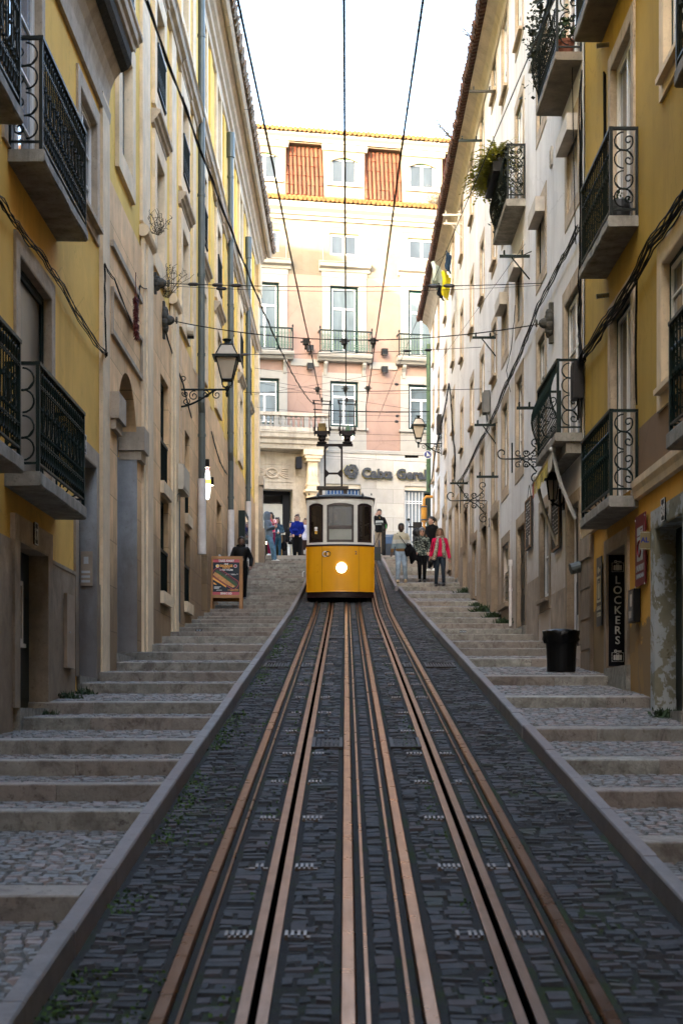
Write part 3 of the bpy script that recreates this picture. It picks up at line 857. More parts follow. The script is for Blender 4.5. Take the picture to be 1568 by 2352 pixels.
for zz in ((7.42, 9.75), (4.3, 6.5)): window(LB, TL, 11.6, 13.4, zz[0], zz[1], fr=m_irong, glass=m_glass, sur=m_granite, sill=False, sb=False, name='balcony_door')
d = door(LB, TL, 15.4, 16.85, 2.03, 3.68, .16, m_door_g, (2, 3), m_granite, .24, .05, 0)
lw = MB(TL); lw.ring(15.72, 16.3, 2.75, 3.3, .05, -.158, -.12); lw.box(15.72, 16.3, -.15, -.13, 3.0, 3.03); lw.box(15.65, 16.4, -.157, -.1, 2.66, 2.7)
lw.build('door_light_frame', m_frame_old, d)
pn = MB(TL); pn.box(15.72, 16.3, -.157, -.148, 2.75, 3.3); pn.build('pane', m_glass, d)
ml = MB(TL); ml.box(15.8, 16.2, -.157, -.135, 2.5, 2.58); ml.build('letter_slot', m_brass, d)
stp = MB(TL); stp.box(15.3, 16.95, -.3, .07, 1.7, 2.03); stp.build('door_step', m_step, LB)
door(LB, TL, 11.2, 12.6, 1.5, 3.6, .3, m_door_g, sur=m_granite, sw=.2)
# arched-in street door with tall green leaf, grey stone jambs
d = door(LB, TL, 18.85, 20.2, 2.42, 5.15, .2, m_irong, (2, 4), m_lioz_y, .2, .03, .0)
j = MB(TL); j.box(20.17, 20.186, -.40, .031, 2.3, 5.13); j.build('jamb', m_bluestone, d)
s_ = MB(TL); s_.box(18.87, 20.16, -.19, .04, 1.9, 2.43); s_.build('door_step', m_step, LB)
wl = MB(TL); wl.prism([(18.9, .02, 2.2), (20.1, .02, 2.2), (20.1, -.33, 2.62), (18.9, -.33, 2.62)], (0, -.02, -.02)); wl.build('ramp', m_irong, LB)
it = MB(TL); it.box(20.14, 20.168, -.17, -.02, 3.62, 4.06); io = it.build('intercom', m_panel, LB)
ib = MB(TL)
for q in range(3): ib.box(20.133, 20.1395, -.16, -.05, 3.66+.06*q, 3.69+.06*q)
ib.box(20.133, 20.1395, -.13, -.07, 3.9, 3.99); ib.build('buttons', m_alu, io)
qn = MB(TL); qn.box(20.56, 21.15, -.3, .05, -1, 10.15); qn.build('quoin_pilaster', m_lioz, LB)
mp = MB(TL); mp.box(17.9, 18.4, .023, .06, 2.5, 3.35); mpo = mp.build('meter_panel', m_panel, LB); mk = MB(TL); mk.lathe((18.05, .065, 2.9), [(.012, 0), (.012, .02)], 8); mk.build('keyhole', m_alu, mpo)
balcony(LB, TL, 15.05, 17.6, .35, 7.28, 7.40, 8.5, 'ornate', slabm=m_slab, pitch=.105)
balcony(LB, TL, 14.9, 17.5, .35, 4.14, 4.28, 5.33, 'ornate', m_irong, slabm=m_slab, pitch=.105)
balcony(LB, TL, 11.4, 14.1, .35, 7.28, 7.40, 8.5, 'ornate', slabm=m_slab, pitch=.105)
balcony(LB, TL, 11.3, 14.1, .35, 4.14, 4.28, 5.33, 'ornate', m_irong, slabm=m_slab, pitch=.105)
def number_plate(T, u, z, txt, label, w=.032, s=.15):
    f = MB(T); f.box(u-s*.55, u+s*.55, w, w+.015, z-s*.75, z+s*.75); ob = f.build('house_number', m_navy)
    t = MB(T); sg = 1 if T is TR else -1
    put_text(t, txt, s*1.05, lambda x, y, q: (u+(-x if T is TR else x), w+.017+q, z-s*.38+y), .001, .004); t.build('numerals', m_white, ob)
    r = MB(T); r.ring(u-s*.48, u+s*.48, z-s*.68, z+s*.68, .012, w+.0155, w+.019); r.build('border', m_white, ob)
    tag(ob, label, 'number plate')
number_plate(TL, 16.1, 3.82, '17', 'small navy number tile above the low dark door of the ochre house', .052)
number_plate(TL, 19.2, 5.28, '19', 'small framed number plaque on the lintel of the tall street door', .032)

# ---------------------------------------------------------------- stone clad tenement, 34 m long
LC = thing('stone_tenement', 'long yellow tenement clad in pink travertine below, with downpipes and rows of stone framed windows', 'building', (XL(38)-1, 38, 4))
U0, U1, ZS, ZE = 21.15, 55.0, 9.25, 18.0
cols = [22.8, 26.85, 30.95, 34.95, 38.95, 42.95, 46.9, 50.9]
holes = []; wins = []
for i, c in enumerate(cols):
    hw = .55
    for (z0, z1, k) in ((9.72, 11.4, 0), (12.42, 14.0, 1), (15.55, 17.45, 2)):
        if i == 0 and k == 0: z0, z1 = 9.95, 11.6
        holes.append((c-hw, c+hw, z0, z1)); wins.append((c, hw, z0, z1, k, i))
gw = [(27.0, 28.2, 6.0, 7.85), (27.0, 28.2, 4.1, 5.75), (31.0, 31.9, 5.95, 7.6), (30.9, 32.0, 4.2, 5.6), (38.45, 39.9, 4.72, 7.25), (34.5, 35.85, 4.25, 6.85), (42.9, 44.25, 5.5, 7.4), (50.0, 51.0, 7.0, 8.6)]
arch = (21.95, 24.0, 2.7, 6.95)
holes2 = gw+[arch]
b = MB(TL); wall(b, U0, U1, ZS, ZE, [h for h in holes if h[2] > ZS], .26)
b.quad((U0, .4, 18.25), (U1, .4, 18.25), (U1, -5, 26), (U0, -5, 26)); b.quad((U0, -5, 26), (U1, -5, 26), (U1, -14, 26), (U0, -14, 26))  # unseen roof raised tall so its shadow covers the lower bank front
b.quad((U1, 0, -1), (U1, -44, -1), (U1, -44, ZE+1), (U1, 0, ZE)); b.quad((U1, 0, ZE), (U1, -44, ZE+1), (U1-6, -44, 26), (U1-6, -10, 26)); b.polyg([(U1, .4, 18.25), (U1, -5, 26), (U1, -14, 26), (U1, -14, 18)])  # unseen side wing added to screen low sky from the bank
b.quad((U0, -14, -1), (U1, -14, -1), (U1, -14, 26), (U0, -14, 26))
b.build('wall', m_yel_m, LC, fix=False)
b = MB(TL); wall(b, U0, U1, -1, ZS, holes2+[h for h in holes if h[2] < ZS], .27, .03)
# arch spandrels
a0, a1, _, at_ = arch; rr = (a1-a0)/2; zc = at_-rr; n = 14
for s in (0, 1):
    pts = [(a0+rr-rr*math.cos(math.pi*k/n), zc+rr*math.sin(math.pi*k/n)) for k in range(n+1)]
pts = [(a0+rr-rr*math.cos(math.pi*k/n), zc+rr*math.sin(math.pi*k/n)) for k in range(n+1)]
for (p0, p1) in zip(pts, pts[1:]):
    b.quad((p0[0], .03, p0[1]), (p1[0], .03, p1[1]), (p1[0], .03, at_), (p0[0], .03, at_))
    b.quad((p0[0], .03, p0[1]), (p1[0], .03, p1[1]), (p1[0], -.27, p1[1]), (p0[0], -.27, p0[1]))
sb_ = b.build('stone_cladding', m_trav_l, LC, fix=False)
d = door(LC, TL, 21.95, 24.0, 2.8, 6.9, .262, m_irong, (2, 4), None, name='arched_door')
for q in ((23.97, 23.998), (21.952, 21.98)):
    j = MB(TL); j.box(q[0], q[1], -.27, .034, 2.6, 5.9); j.build('jamb', m_bluestone, d)
for u in (21.7, 24.1):
    i_ = MB(TL); a_, c_ = (21.34, 21.98) if u < 22 else (23.96, 24.5)
    i_.box(a_, c_, -.24, .10, 5.86, 6.0); i_.box(a_-.03, c_+.03, -.24, .15, 6.0, 6.36); i_.build('impost', m_lioz_y, LC)
stp = MB(TL); stp.box(21.9, 24.05, -.3, .04, 2.4, 2.82); stp.build('door_step', m_step, LC)
for (u0, u1, z0, z1) in gw:
    if z1-z0 > 2.3: door(LC, TL, u0, u1, z0, z1, .24, m_irong, (2, 4), None, glass=.25)
    else:
        wo = window(LC, TL, u0, u1, z0, z1, fr=m_irong, cas=m_irong, glass=m_glass, sur=None, sill=False, bars=(2, 2), dep=.06)
        s = MB(TL); s.box(u0-.06, u1+.06, .032, .1, z0-.22, z0-.01); s.build('sill', m_lioz, wo)
        gr = MB(TL)
        for q in range(9): gr.tube([(u0+.06+(u1-u0-.12)*q/8, .0, z0+.02), (u0+.06+(u1-u0-.12)*q/8, .0, z0+.72)], .012, 4)
        gr.box(u0, u1, -.02, .02, z0+.7, z0+.75); gr.build('window_guard', m_iron, wo)
for (c, hw, z0, z1, k, i) in wins:
    wo = window(LC, TL, c-hw, c+hw, z0, z1, fr=m_pipe, cas=m_frame_old, glass=m_glass if (i+k) % 3 else m_glass_c, sur=m_lioz, sw=.3, sproj=.06, sill=False, bars=(2, 3), dep=.07)
    if k < 2:
        h = MB(TL); zz = z1+.36
        h.sweep([(0, zz), (.05, zz+.02), (.06, zz+.08), (.10, zz+.1), (.115, zz+.15), (.16, zz+.18), (.165, zz+.23), (0, zz+.26)], [c-hw-.36, c+hw+.36], lambda u, a, q: (u, a, q))
        h.build('hood_moulding', m_lioz_y, wo)
        if k == 1:
            gr = MB(TL); gr.box(c-hw, c+hw, .05, .09, z0+.78, z0+.83)
            for q in range(10):
                u = c-hw+.05+(2*hw-.1)*q/9
                gr.tube([(u, .07, z0), (u, .07, z0+.8)], .012, 4)
                gr.tube([(u+.04*math.cos(t), .07, z0+.3+.12*math.sin(t)) for t in [2*math.pi*w/8 for w in range(8)]], .008, 4, closed=True)
            gr.box(c-hw, c+hw, .05, .09, z0+.04, z0+.07)
            gr.build('window_guard', m_iron, wo)
    else:
        h = MB(TL); zz = z0-.5
        h.sweep([(.03, zz), (.07, zz), (.075, zz+.08), (.12, zz+.12), (.12, zz+.17), (.03, zz+.17)], [c-hw-.34, c+hw+.34], lambda u, a, q: (u, a, q))
        h.build('sill_moulding', m_lioz, wo)
cn = MB(TL)
cn.sweep([(0, 14.42), (.07, 14.44), (.09, 14.52), (.16, 14.56), (.18, 14.66), (.22, 14.7), (0, 14.74)], [25.7, U1+.05], lambda u, a, q: (u, a, q))
cn.build('string_course', m_lioz_y, LC)
ev = MB(TL)
ev.sweep([(0, 17.55), (.06, 17.57), (.08, 17.7), (.15, 17.74), (.17, 17.84), (.25, 17.9), (.28, 18.0), (.36, 18.05), (.38, 18.12), (0, 18.15)], [U0, U1+.3], lambda u, a, q: (u, a, q))
ev.build('eave_cornice', m_eave, LC)
gt = MB(TL)
u = U0
while u < U1+.3:
    L = min(1.55, U1+.3-u)
    gt.sweep([(.37, 18.13), (.43, 18.05), (.5, 18.05), (.56, 18.13), (.56, 18.2), (.37, 18.2)], [u+.012, u+L-.012], lambda q, a, c: (q, a, c))
    u += L
gt.build('gutter', m_eave, LC)
tl = MB(TL); tl.quad((U0, .55, 18.22), (U1+.3, .55, 18.22), (U1+.3, -.8, 19.1), (U0, -.8, 19.1))
tiles_edge(tl, TL, U0, U1+.3, .66, 18.24, -.6, 19.0, .19)
tl.build('roof', m_tile_grey, LC, fix=False)
# pilasters with scrolled caps, continued as flat strips above
for (u, w1) in ((25.0, .95), (28.95, .75)):
    q = MB(TL); q.box(u-w1/2, u+w1/2, .02, .07, 1.5, 9.45); q.box(u-w1/2+.25, u+w1/2, .07, .10, 1.5, 9.4)
    q.tube([(u-w1/2-.05, .06, 9.54), (u+w1/2+.05, .06, 9.54)], .10, 10)
    q.build('pilaster', m_lioz, LC)
    q = MB(TL); q.box(u-w1/2, u+w1/2, -.02, .05, 9.7, 17.5); q.build('pilaster_strip', m_lioz, LC)
for u in (32.9, 36.9, 40.9, 45, 48.9, 53.3):
    q = MB(TL); q.box(u-.3, u+.3, -.02, .04, 9.16, 17.5); q.build('pilaster_strip', m_yel_m if u > 36 else m_lioz, LC)
q = MB(TL); q.box(54.1, 55.05, -.02, .14, 5, 17.5)
q.box(54.0, 55.1, .14, .22, 16.6, 17.5); q.box(54.2, 54.9, .14, .2, 16.2, 16.6); q.build('corner_pilaster', m_lioz, LC)
q = MB(TL); q.box(54.3, 54.95, .14, .26, 7.0, 10.2); q.box(54.2, 55.0, .14, .3, 9.9, 10.2); q.box(54.25, 55.0, .14, .34, 6.5, 8.4); q.build('corner_pier', m_lioz_y, LC)
# coved eave cornice of the ochre house
bc = MB(TL)
prof = [(0, 9.95), (.05, 9.95), (.06, 10.08), (.03, 10.1), (.035, 10.25), (.06, 10.42), (.11, 10.55), (.2, 10.66), (.29, 10.7), (.29, 10.74), (.33, 10.76), (.335, 10.92), (.37, 10.94), (.38, 11.02), (.42, 11.05), (.43, 11.15), (0, 11.18)]
bc.sweep(prof, [-14, 21.2], lambda u, a, c: (u, a, c))
pr2 = [(a*.78, c) for a, c in prof]
bo = bc.build('coved_cornice', m_lioz_y, LB)
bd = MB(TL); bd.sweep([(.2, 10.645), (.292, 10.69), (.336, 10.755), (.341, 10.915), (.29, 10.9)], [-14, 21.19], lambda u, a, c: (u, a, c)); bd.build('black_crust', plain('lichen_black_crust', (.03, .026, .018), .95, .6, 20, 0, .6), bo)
# framed panels in the stone above the arch
pf = MB(TL)
for (z0, z1) in ((7.15, 7.22), (7.75, 7.8), (8.35, 8.44)): pf.box(21.35, 24.4, .032, .075, z0, z1)
for u in (21.35, 24.35): pf.box(u, u+.05, .032, .07, 7.225, 7.745)
pf.build('panel_moulding', m_lioz_y, LC)
# ---------------------------------------------------------------- mustard house with the locker shop
RB = thing('mustard_house', 'mustard yellow plaster house with brown lower wall, iron balconies and a locker shop door', 'building', (XR(18)+1, 18, 2))
E0 = 21.95
bd_u = (18.35, 19.75)
holes = [(bd_u[0], bd_u[1], 7.72, 10.1), (bd_u[0], bd_u[1], 4.5, 6.95), (bd_u[0], bd_u[1], 10.95, 13.0), (18.72, 20.05, 2.55, 4.02, .3), (15.2, 16.5, 8.68, 10.6), (15.3, 16.6, 5.42, 6.75), (15.5, 16.9, 2.0, 3.97, .3),
         (10.5, 12, 8.3, 10.3), (10.5, 12, 5.45, 7.2), (10.5, 12, 1.3, 3.6)]
b = MB(TR); wall(b, -14, E0, 5.05, 14, holes, .26)
for k in (-14, E0): b.polyg([(k, 0, -3), (k, -12, -3), (k, -12, 17), (k, -5, 17), (k, 0, 14)])
b.quad((-14, 0, 14), (E0, 0, 14), (E0, -5, 17), (-14, -5, 17)); b.quad((-14, -12, 17), (E0, -12, 17), (E0, -5, 17), (-14, -5, 17)); b.quad((-14, -12, 17), (E0, -12, 17), (E0, -12, -3), (-14, -12, -3))
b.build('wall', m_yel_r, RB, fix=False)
b = MB(TR); b.box(-24, 7, -8, -.35, 14.2, 25); b.build('sky_blocker', plain('blocker_grey_r', (.24, .27, .30), .9), RB)  # unseen upper block added to keep sky light off the foreground
b = MB(TR); wall(b, -14, E0, 4.62, 5.05, [h for h in holes if h[2] < 5.05 < h[3]], .26)
wall(b, -14, 17.95, 4.66, 5.24, [], 0, .004)
b.build('brown_band', m_brown_r, RB, fix=False)
b = MB(TR); wall(b, -14, E0, -3, 4.62, [(a, c, z, min(q, 4.62), *r) for a, c, z, q, *r in holes if z < 4.62], .26); b.build('lower_wall', m_orange_r, RB, fix=False)
sc = MB(TR)
for (a, c) in ((-14, 18.0), (20.25, E0)): sc.sweep([(0, 4.42), (.05, 4.43), (.06, 4.5), (.08, 4.56), (.08, 4.64), (0, 4.67)], [a, c], lambda u, p, q: (u, p, q))
sc.build('string_course', m_lioz, RB)
bk = [(bd_u, (7.72, 10.1), m_frame_w, m_glass_s), (bd_u, (4.5, 6.95), m_frame_g, m_glass), (bd_u, (10.95, 13.0), m_frame_g, m_glass)]
for (u, z, f, g_) in bk: window(RB, TR, u[0], u[1], z[0], z[1], fr=f, glass=g_, sur=m_granite if z[0] > 4.6 else m_granite, sw=.17, sill=False, sb=False, bars=(2, 1), name='balcony_door', dep=.055)
window(RB, TR, 15.2, 16.5, 8.68, 10.6, fr=m_frame_g, glass=m_glass_s, sur=m_lioz, sw=.2, bars=(2, 4), dep=.06)
window(RB, TR, 15.3, 16.6, 5.42, 6.75, fr=m_frame_g, glass=m_glass, sur=m_lioz, sw=.22, bars=(2, 4), dep=.06)
for zz in ((8.3, 10.3), (5.45, 7.2)): window(RB, TR, 10.5, 12, zz[0], zz[1], glass=m_glass, sur=m_lioz, sw=.2)
d = door(RB, TR, 15.5, 16.9, 2.0, 3.97, .19, m_irong, (2, 3), m_peel, .2, .04, 0)
j = MB(TR); j.box(16.862, 16.882, -.22, .037, 1.9, 3.95); j.build('jamb', m_peel, d)
stp = MB(TR); stp.box(15.3, 17.05, -.25, .1, 1.7, 2.0); stp.build('door_step', m_step, RB)
door(RB, TR, 10.5, 12, 1.3, 3.6, .3, m_irong, (2, 3), m_peel, .3)
d = door(RB, TR, 18.72, 20.05, 2.55, 4.02, .3, plain('pale_shop_door', (.42, .42, .40), .4), (1, 1), m_granite, .17, .03, 0, handle=False)
stp = MB(TR); stp.box(18.5, 20.1, -.28, .05, 2.2, 2.55); stp.build('door_step', m_step, RB)
qn = MB(TR); qn.box(21.2, E0+.1, -.02, .045, 1.5, 4.4)
qn.box(21.15, E0+.12, .045, .075, 4.1, 4.4)
for q in range(6): qn.box(21.22, E0+.08, .0455, .055, 1.6+q*.42, 1.98+q*.42)
qn.build('quoin_pilaster', m_lioz_y, RB)
balcony(RB, TR, 18.0, 20.2, .345, 7.58, 7.70, 8.73, 'arch', slabm=m_slab, pitch=.135)
balcony(RB, TR, 18.0, 20.2, .345, 4.35, 4.48, 5.48, 'arch', m_irong, slabm=m_slab, pitch=.135)
balcony(RB, TR, 17.6, 20.55, .36, 10.78, 10.92, 12.0, 'arch', slabm=m_slabdark, pitch=.135)
balcony(RB, TR, 13.0, 15.15, .27, 4.52, 4.68, 5.75, 'arch', m_irong, slabm=m_slab, pitch=.135)
balcony(RB, TR, 12.4, 14.7, .3, 7.85, 8.0, 9.1, 'arch', slabm=m_slabdark, pitch=.135)
for z in (7.2, 4.9-.55, 10.4):
    q = MB(TR); q.tube([(20.0, 0, z+.12), (20.0, .16, z+.1)], .03, 8); q.build('drain_spout', m_slab, RB)

# ---------------------------------------------------------------- white house, 38 m long
RC = thing('white_tenement', 'long stained white tenement with granite framed windows, tiled eaves and green framed doors', 'building', (XR(40)+1, 40, 4))
F0, F1, WT = 22.05, 60.0, 17.0
holes = []; W = []
colsA = [(23.15, .55), (26.75, .5), (30.05, .5), (32.7, .5), (35.0, .45), (38.0, .45), (41.0, .45), (44.4, .45), (47.8, .45), (51.3, .45), (55.0, .45), (58, .4)]
rowz = [(6.68, 8.42), (9.5, 10.65), (12.05, 13.4), (14.95, 16.5)]
for i, (c, hw) in enumerate(colsA):
    for k, (z0, z1) in enumerate(rowz):
        if k == 0 and c > 46: z0, z1 = (8.5, 9.6) if c < 53 else (9.0, 10.0)
        if k == 1 and c > 46: z0, z1 = 10.6, 11.7
        if k == 2 and c > 46: z0, z1 = 12.7, 13.9
        if i == 0 and k == 0: z0, z1, hw2 = 5.95, 8.2, .78
        elif i == 0 and k == 2: z0, z1, hw2 = 11.36, 13.5, .65
        elif i == 2 and k == 2: z0, z1, hw2 = 11.54, 13.7, .6
        else: hw2 = hw
        if i == 4 and k == 3: z0, z1 = 15.8, 16.6
        sty = 'glass'
        if (i, k) in ((0, 1), (1, 1), (2, 1), (1, 2), (3, 1)): sty = 'shutter'
        if i == 1 and k == 3: z0, z1, hw2, sty = 14.75, 16.7, .45, 'glass'
        holes.append((c-hw2, c+hw2, z0, z1)); W.append((c, hw2, z0, z1, sty, i, k))
D = [(22.45, 23.6, 2.95, 5.05, 'shop'), (25.75, 26.85, 3.9, 5.4, 'win'), (29.1, 30.35, 3.62, 5.55, 'door'), (31.95, 33.2, 4.25, 5.5, 'vent'), (34.1, 35.6, 4.15, 6.4, 'door'), (36.8, 38.2, 4.5, 6.75, 'door'), (39.6, 40.8, 4.95, 6.4, 'win'),
     (42.4, 43.9, 5.4, 7.6, 'door'), (45.7, 47.0, 5.95, 8.2, 'door'), (48.6, 49.7, 6.5, 8.2, 'win'), (51.6, 52.9, 6.95, 8.7, 'door'), (55.8, 57, 7.6, 9, 'door')]
for (a, c, z0, z1, t) in D: holes.append((a, c, z0, z1, .24))
b = MB(TR); wall(b, F0, F1, 0, WT, holes, .22)
b.quad((F1, 0, 0), (F1, -44, 0), (F1, -44, WT+2), (F1, 0, WT)); b.quad((F1, -12, WT), (F1, -44, WT+2), (F1-6, -44, 24), (F1-6, -12, 20)); b.quad((F0, 0, 13), (F0, -12, 13), (F0, -12, WT), (F0, 0, WT)); b.quad((F0, -12, 0), (F1, -12, 0), (F1, -12, WT), (F0, -12, WT))  # unseen wing beyond the corner, added to dim sky light on the bank
b.build('wall', m_white_r, RC, fix=False)
for (c, hw, z0, z1, sty, i, k) in W:
    balc = (i, k) in ((0, 0), (0, 2), (2, 2))
    window(RC, TR, c-hw, c+hw, z0, z1, fr=m_frame_g if (k == 0 or i % 3) else m_frame_old, glass=m_glass if (i*3+k) % 4 else m_glass_c, sur=m_granite, sw=.2 if k else .22, style=sty, sill=not balc and sty == 'glass' and k > 0, sb=not balc, bars=(2, 3 if z1-z0 > 1.5 else 2), dep=.03 if k else .045, sproj=.012, name='balcony_door' if balc else 'window')
for (a, c, z0, z1, t) in D:
    if t == 'door':
        d = door(RC, TR, a, c, z0, z1, .07 if a < 31 else .17, m_door_g if a < 33 else m_door_b if 42 < a < 46 else m_frame_old if a < 36 else m_door_g, (2, 3), m_granite, .2, .014)
        s = MB(TR); s.box(a-.02, c+.02, -.22, .04, z0-.5, z0); s.build('door_step', m_step, RC)
    elif t == 'win':
        wo = window(RC, TR, a, c, z0, z1, fr=m_irong, cas=m_frame_w, glass=m_glass, sur=m_granite, sw=.2, sproj=.014, bars=(2, 2), dep=.06)
    elif t == 'vent':
        f = MB(TR); f.ring(a+.05, c-.05, z0+.05, z1-.05, .05, -.1, -.05); f.box(a+.05, c-.05, -.1, -.09, z0+.05, z1-.05); wo = f.build('window', m_frame_old, RC)
        s = MB(TR)
        for q in range(9): s.prism([(a+.06, -.085, z0+.08+q*.075), (a+.06, -.02, z0+.06+q*.075), (a+.06, -.02, z0+.068+q*.075), (a+.06, -.085, z0+.088+q*.075)], (c-a-.12, 0, 0))
        s.build('louvre_slats', m_frame_old, wo)
        s = MB(TR); s.ring(a, c, z0, z1, .2, -.02, .014, tb=0); s.build('surround', m_granite, wo)
        s = MB(TR); s.box(a-.22, c+.22, -.1, .1, z0-.1, z0-.002); s.build('sill', m_granite, wo)
    else:
        d = door(RC, TR, a, c, z0, z1, .1, m_black, (1, 2), m_granite, .16, .02, 0, handle=False)
        q = MB(TR); q.box(c-.28, c-.23, -.092, -.06, z0, z1); q.build('door_edge', m_alu, d)
        # orange juice poster on the shop door
        q = MB(TR); q.ell((a+.42, -.08, z0+1.02), (.11, .008, .075)); q.ell((a+.36, -.078, z0+.94), (.10, .008, .065)); q.build('orange_picture', m_amber, d)
        q = MB(TR); put_text(q, 'SUMOS', .09, lambda x, y, t_: (a+.42-x, -.08+t_, z0+.75+y), .001); put_text(q, '100%', .07, lambda x, y, t_: (a+.42-x, -.08+t_, z0+.64+y), .001); q.build('lettering', m_mustard, d)
        q = MB(TR); q.box(a+.2, a+.7, -.08, -.072, z0+.22, z0+.48); q.build('paper_notice', m_white, d)
m_dado = plain('bare_grey_brown_render', (.33, .255, .185), .95, .35, 2.2, 0, .4)
for (a, c, z) in ((27.1, 28.9, 4.35), (23.85, 25.5, 3.9), (33.4, 33.95, 4.9), (35.75, 36.65, 5.2), (38.35, 39.45, 5.5), (40.95, 42.25, 6.0), (44.05, 45.55, 6.5)):
    gb = MB(TR); gb.box(a, c, -.02, .008, z-2.5, z); gb.build('dado_patch', m_dado, RC)
ev = MB(TR)
ev.sweep([(0, 16.55), (.03, 16.56), (.06, 16.7), (.14, 16.86), (.27, 16.96), (.33, 16.98), (.33, 17.03), (0, 17.06)], [F0, F1+.1], lambda u, a, q: (u, a, q))
ev.build('eave_cove', m_eave_r, RC)
tl = MB(TR); tl.quad((F0, .4, 17.1), (F1+.2, .4, 17.1), (F1+.2, -5, 19.6), (F0, -5, 19.6)); tl.quad((F0, -12, 17), (F1+.2, -12, 17), (F1+.2, -5, 19.6), (F0, -5, 19.6)); tl.box(F0, F1+.15, 0, .4, 17.06, 17.095)
tiles_edge(tl, TR, F0, F1+.2, .50, 17.1, -1.2, 17.75, .19)
n = int((F1-F0)/.19)
for q in range(n):
    u = F0+(q+.02)*.19
    tl.tube([(u, .46, 17.075), (u, .1, 17.16)], .085, 6)
tl.build('roof', m_tile_old, RC, fix=False)
rt = MB(TR); tiles_edge(rt, TR, 44.0, 51.5, .32, 17.38, -.8, 17.75, .2); rt.build('stacked_roof_tiles', stone('red_roof_tile', (.24, .045, .03), .3, (.05, .02, .02), None, .3, .5, .4, 5, .3), RC, fix=False)
balcony(RC, TR, 22.15, 24.4, .385, 5.83, 5.95, 7.0, 'bars', m_irong, slabm=m_slab, pitch=.12, belly=True, step=.16)
balcony(RC, TR, 22.2, 24.3, .39, 11.24, 11.36, 12.5, 'ornate', m_iron, slabm=m_slabdark, pitch=.095, belly=True)
bp = balcony(RC, TR, 29.05, 31.5, .36, 11.40, 11.53, 12.56, 'ornate', m_iron, slabm=m_slab, pitch=.09, belly=True)
q = MB(TR)
u = 29.1
for i in range(9):
    for s in (-1, 1):
        z = 11.6+i*.1
        q.tube([(29.07, .05, max(11.6, min(12.5, z-.2*s))), (29.07, .3, max(11.6, min(12.5, z+.2*s)))], .006, 4)
q.build('trellis', m_leaf_d, bp)
nm = MB(TR); nm.box(25.3, 25.5, .0, .03, 10.85, 11.15)
for k in range(5): nm.box(25.31, 25.49, .03, .036, 10.87+k*.055, 10.9+k*.055)
nm.build('air_vent', m_frame_old, RC)
m_glass_u = glassy('window_glass_upper', (.030, .040, .052), .05, .4)
# ---------------------------------------------------------------- the bank building closing the street
FB = thing('bank_building', 'pink and cream bank building with dormers, green windows and columned portal at the street top', 'building', (0, 69, 7.7))
G0, G1 = -13.0, 13.0
CW = [-3.36-3.47*2, -3.36-3.47, -3.36, .115, 3.60, 7.07, 10.5]
HW = .635
hol_pink = []; hol_cream = []; hol_base = []
for c in CW:
    hol_pink += [(c-HW, c+HW, 14.42, 16.42), (c-HW, c+HW, 17.6, 20.55)]
    hol_cream.append((c-HW, c+HW, 21.87, 22.82))
port = (-3.75, -2.20, 7.7, 11.6)
hol_base = [(port[0], port[1], port[2], port[3], .9), (-.7, .85, 9.3, 11.95, .3), (2.8, 4.35, 8.6, 11.95, .3), (6.3, 7.85, 8.6, 11.95, .3)]
b = MB(TF); wall(b, G0, G1, 13.42, 20.95, hol_pink, .22); b.build('pink_wall', m_pink, FB, fix=False)
b = MB(TF); wall(b, G0, G1, 20.95, 23.9, hol_cream, .2); wall(b, G0, G1, 24.3, 26.95, [(c-.9, c+.9, 24.2, 26.6, 0) for c in CW], .0, -.35); b.box(G0, G1, -.5, .02, 26.62, 27.0)
b.build('cream_wall', m_cream, FB, fix=False)
b = MB(TF); wall(b, G0, G1, 5, 13.42, hol_base, .3, .03)
b.quad((G0, 0, 5), (G0, -14, 5), (G0, -14, 27), (G0, 0, 27)); b.quad((G1, 0, 5), (G1, -14, 5), (G1, -14, 27), (G1, 0, 27)); b.quad((G0, -14, 5), (G1, -14, 5), (G1, -14, 27), (G0, -14, 27))
b.build('stone_base', m_facadestone, FB, fix=False)
t = MB(TF)
t.sweep([(0, 13.3), (.06, 13.3), (.06, 13.42), (0, 13.46)], [G0, -4.9], lambda u, a, q: (u, a, q)); t.sweep([(.03, 13.3), (.07, 13.3), (.07, 13.42), (.03, 13.46)], [-.75, G1], lambda u, a, q: (u, a, q))
t.build('base_moulding', m_facadetrim, FB)
t = MB(TF)
cu = [(c-1.12, c+1.12) for c in CW]
e = G0
for (a, c) in cu+[(G1, G1)]:
    t.box(e, a, -.01, .05, 17.0, 17.3); e = c
t.build('floor_band', m_facadetrim, FB)
t = MB(TF)
t.sweep([(0, 23.3), (.08, 23.32), (.1, 23.45), (.2, 23.5), (.22, 23.62), (.4, 23.75), (.44, 23.98), (0, 24.02)], [G0, G1], lambda u, a, q: (u, a, q)); t.build('cornice', m_facadetrim, FB)
t = MB(TF); tiles_edge(t, TF, G0, G1, .56, 24.08, -.3, 24.42, .2); t.build('lower_tiles', m_tile_y, FB, fix=False)
t = MB(TF)
t.sweep([(0, 26.65), (.12, 26.68), (.14, 26.8), (.28, 26.9), (.3, 27.0), (0, 27.04)], [G0, G1], lambda u, a, q: (u, a, q)); t.build('top_cornice', m_facadetrim, FB)
t = MB(TF); tiles_edge(t, TF, G0, G1, .42, 27.08, -.8, 27.4, .2); t.quad((G0, .3, 27.05), (G1, .3, 27.05), (G1, -7, 29.2), (G0, -7, 29.2)); t.quad((G0, -14, 27), (G1, -14, 27), (G1, -7, 29.2), (G0, -7, 29.2)); t.build('roof', m_tile_y, FB, fix=False)
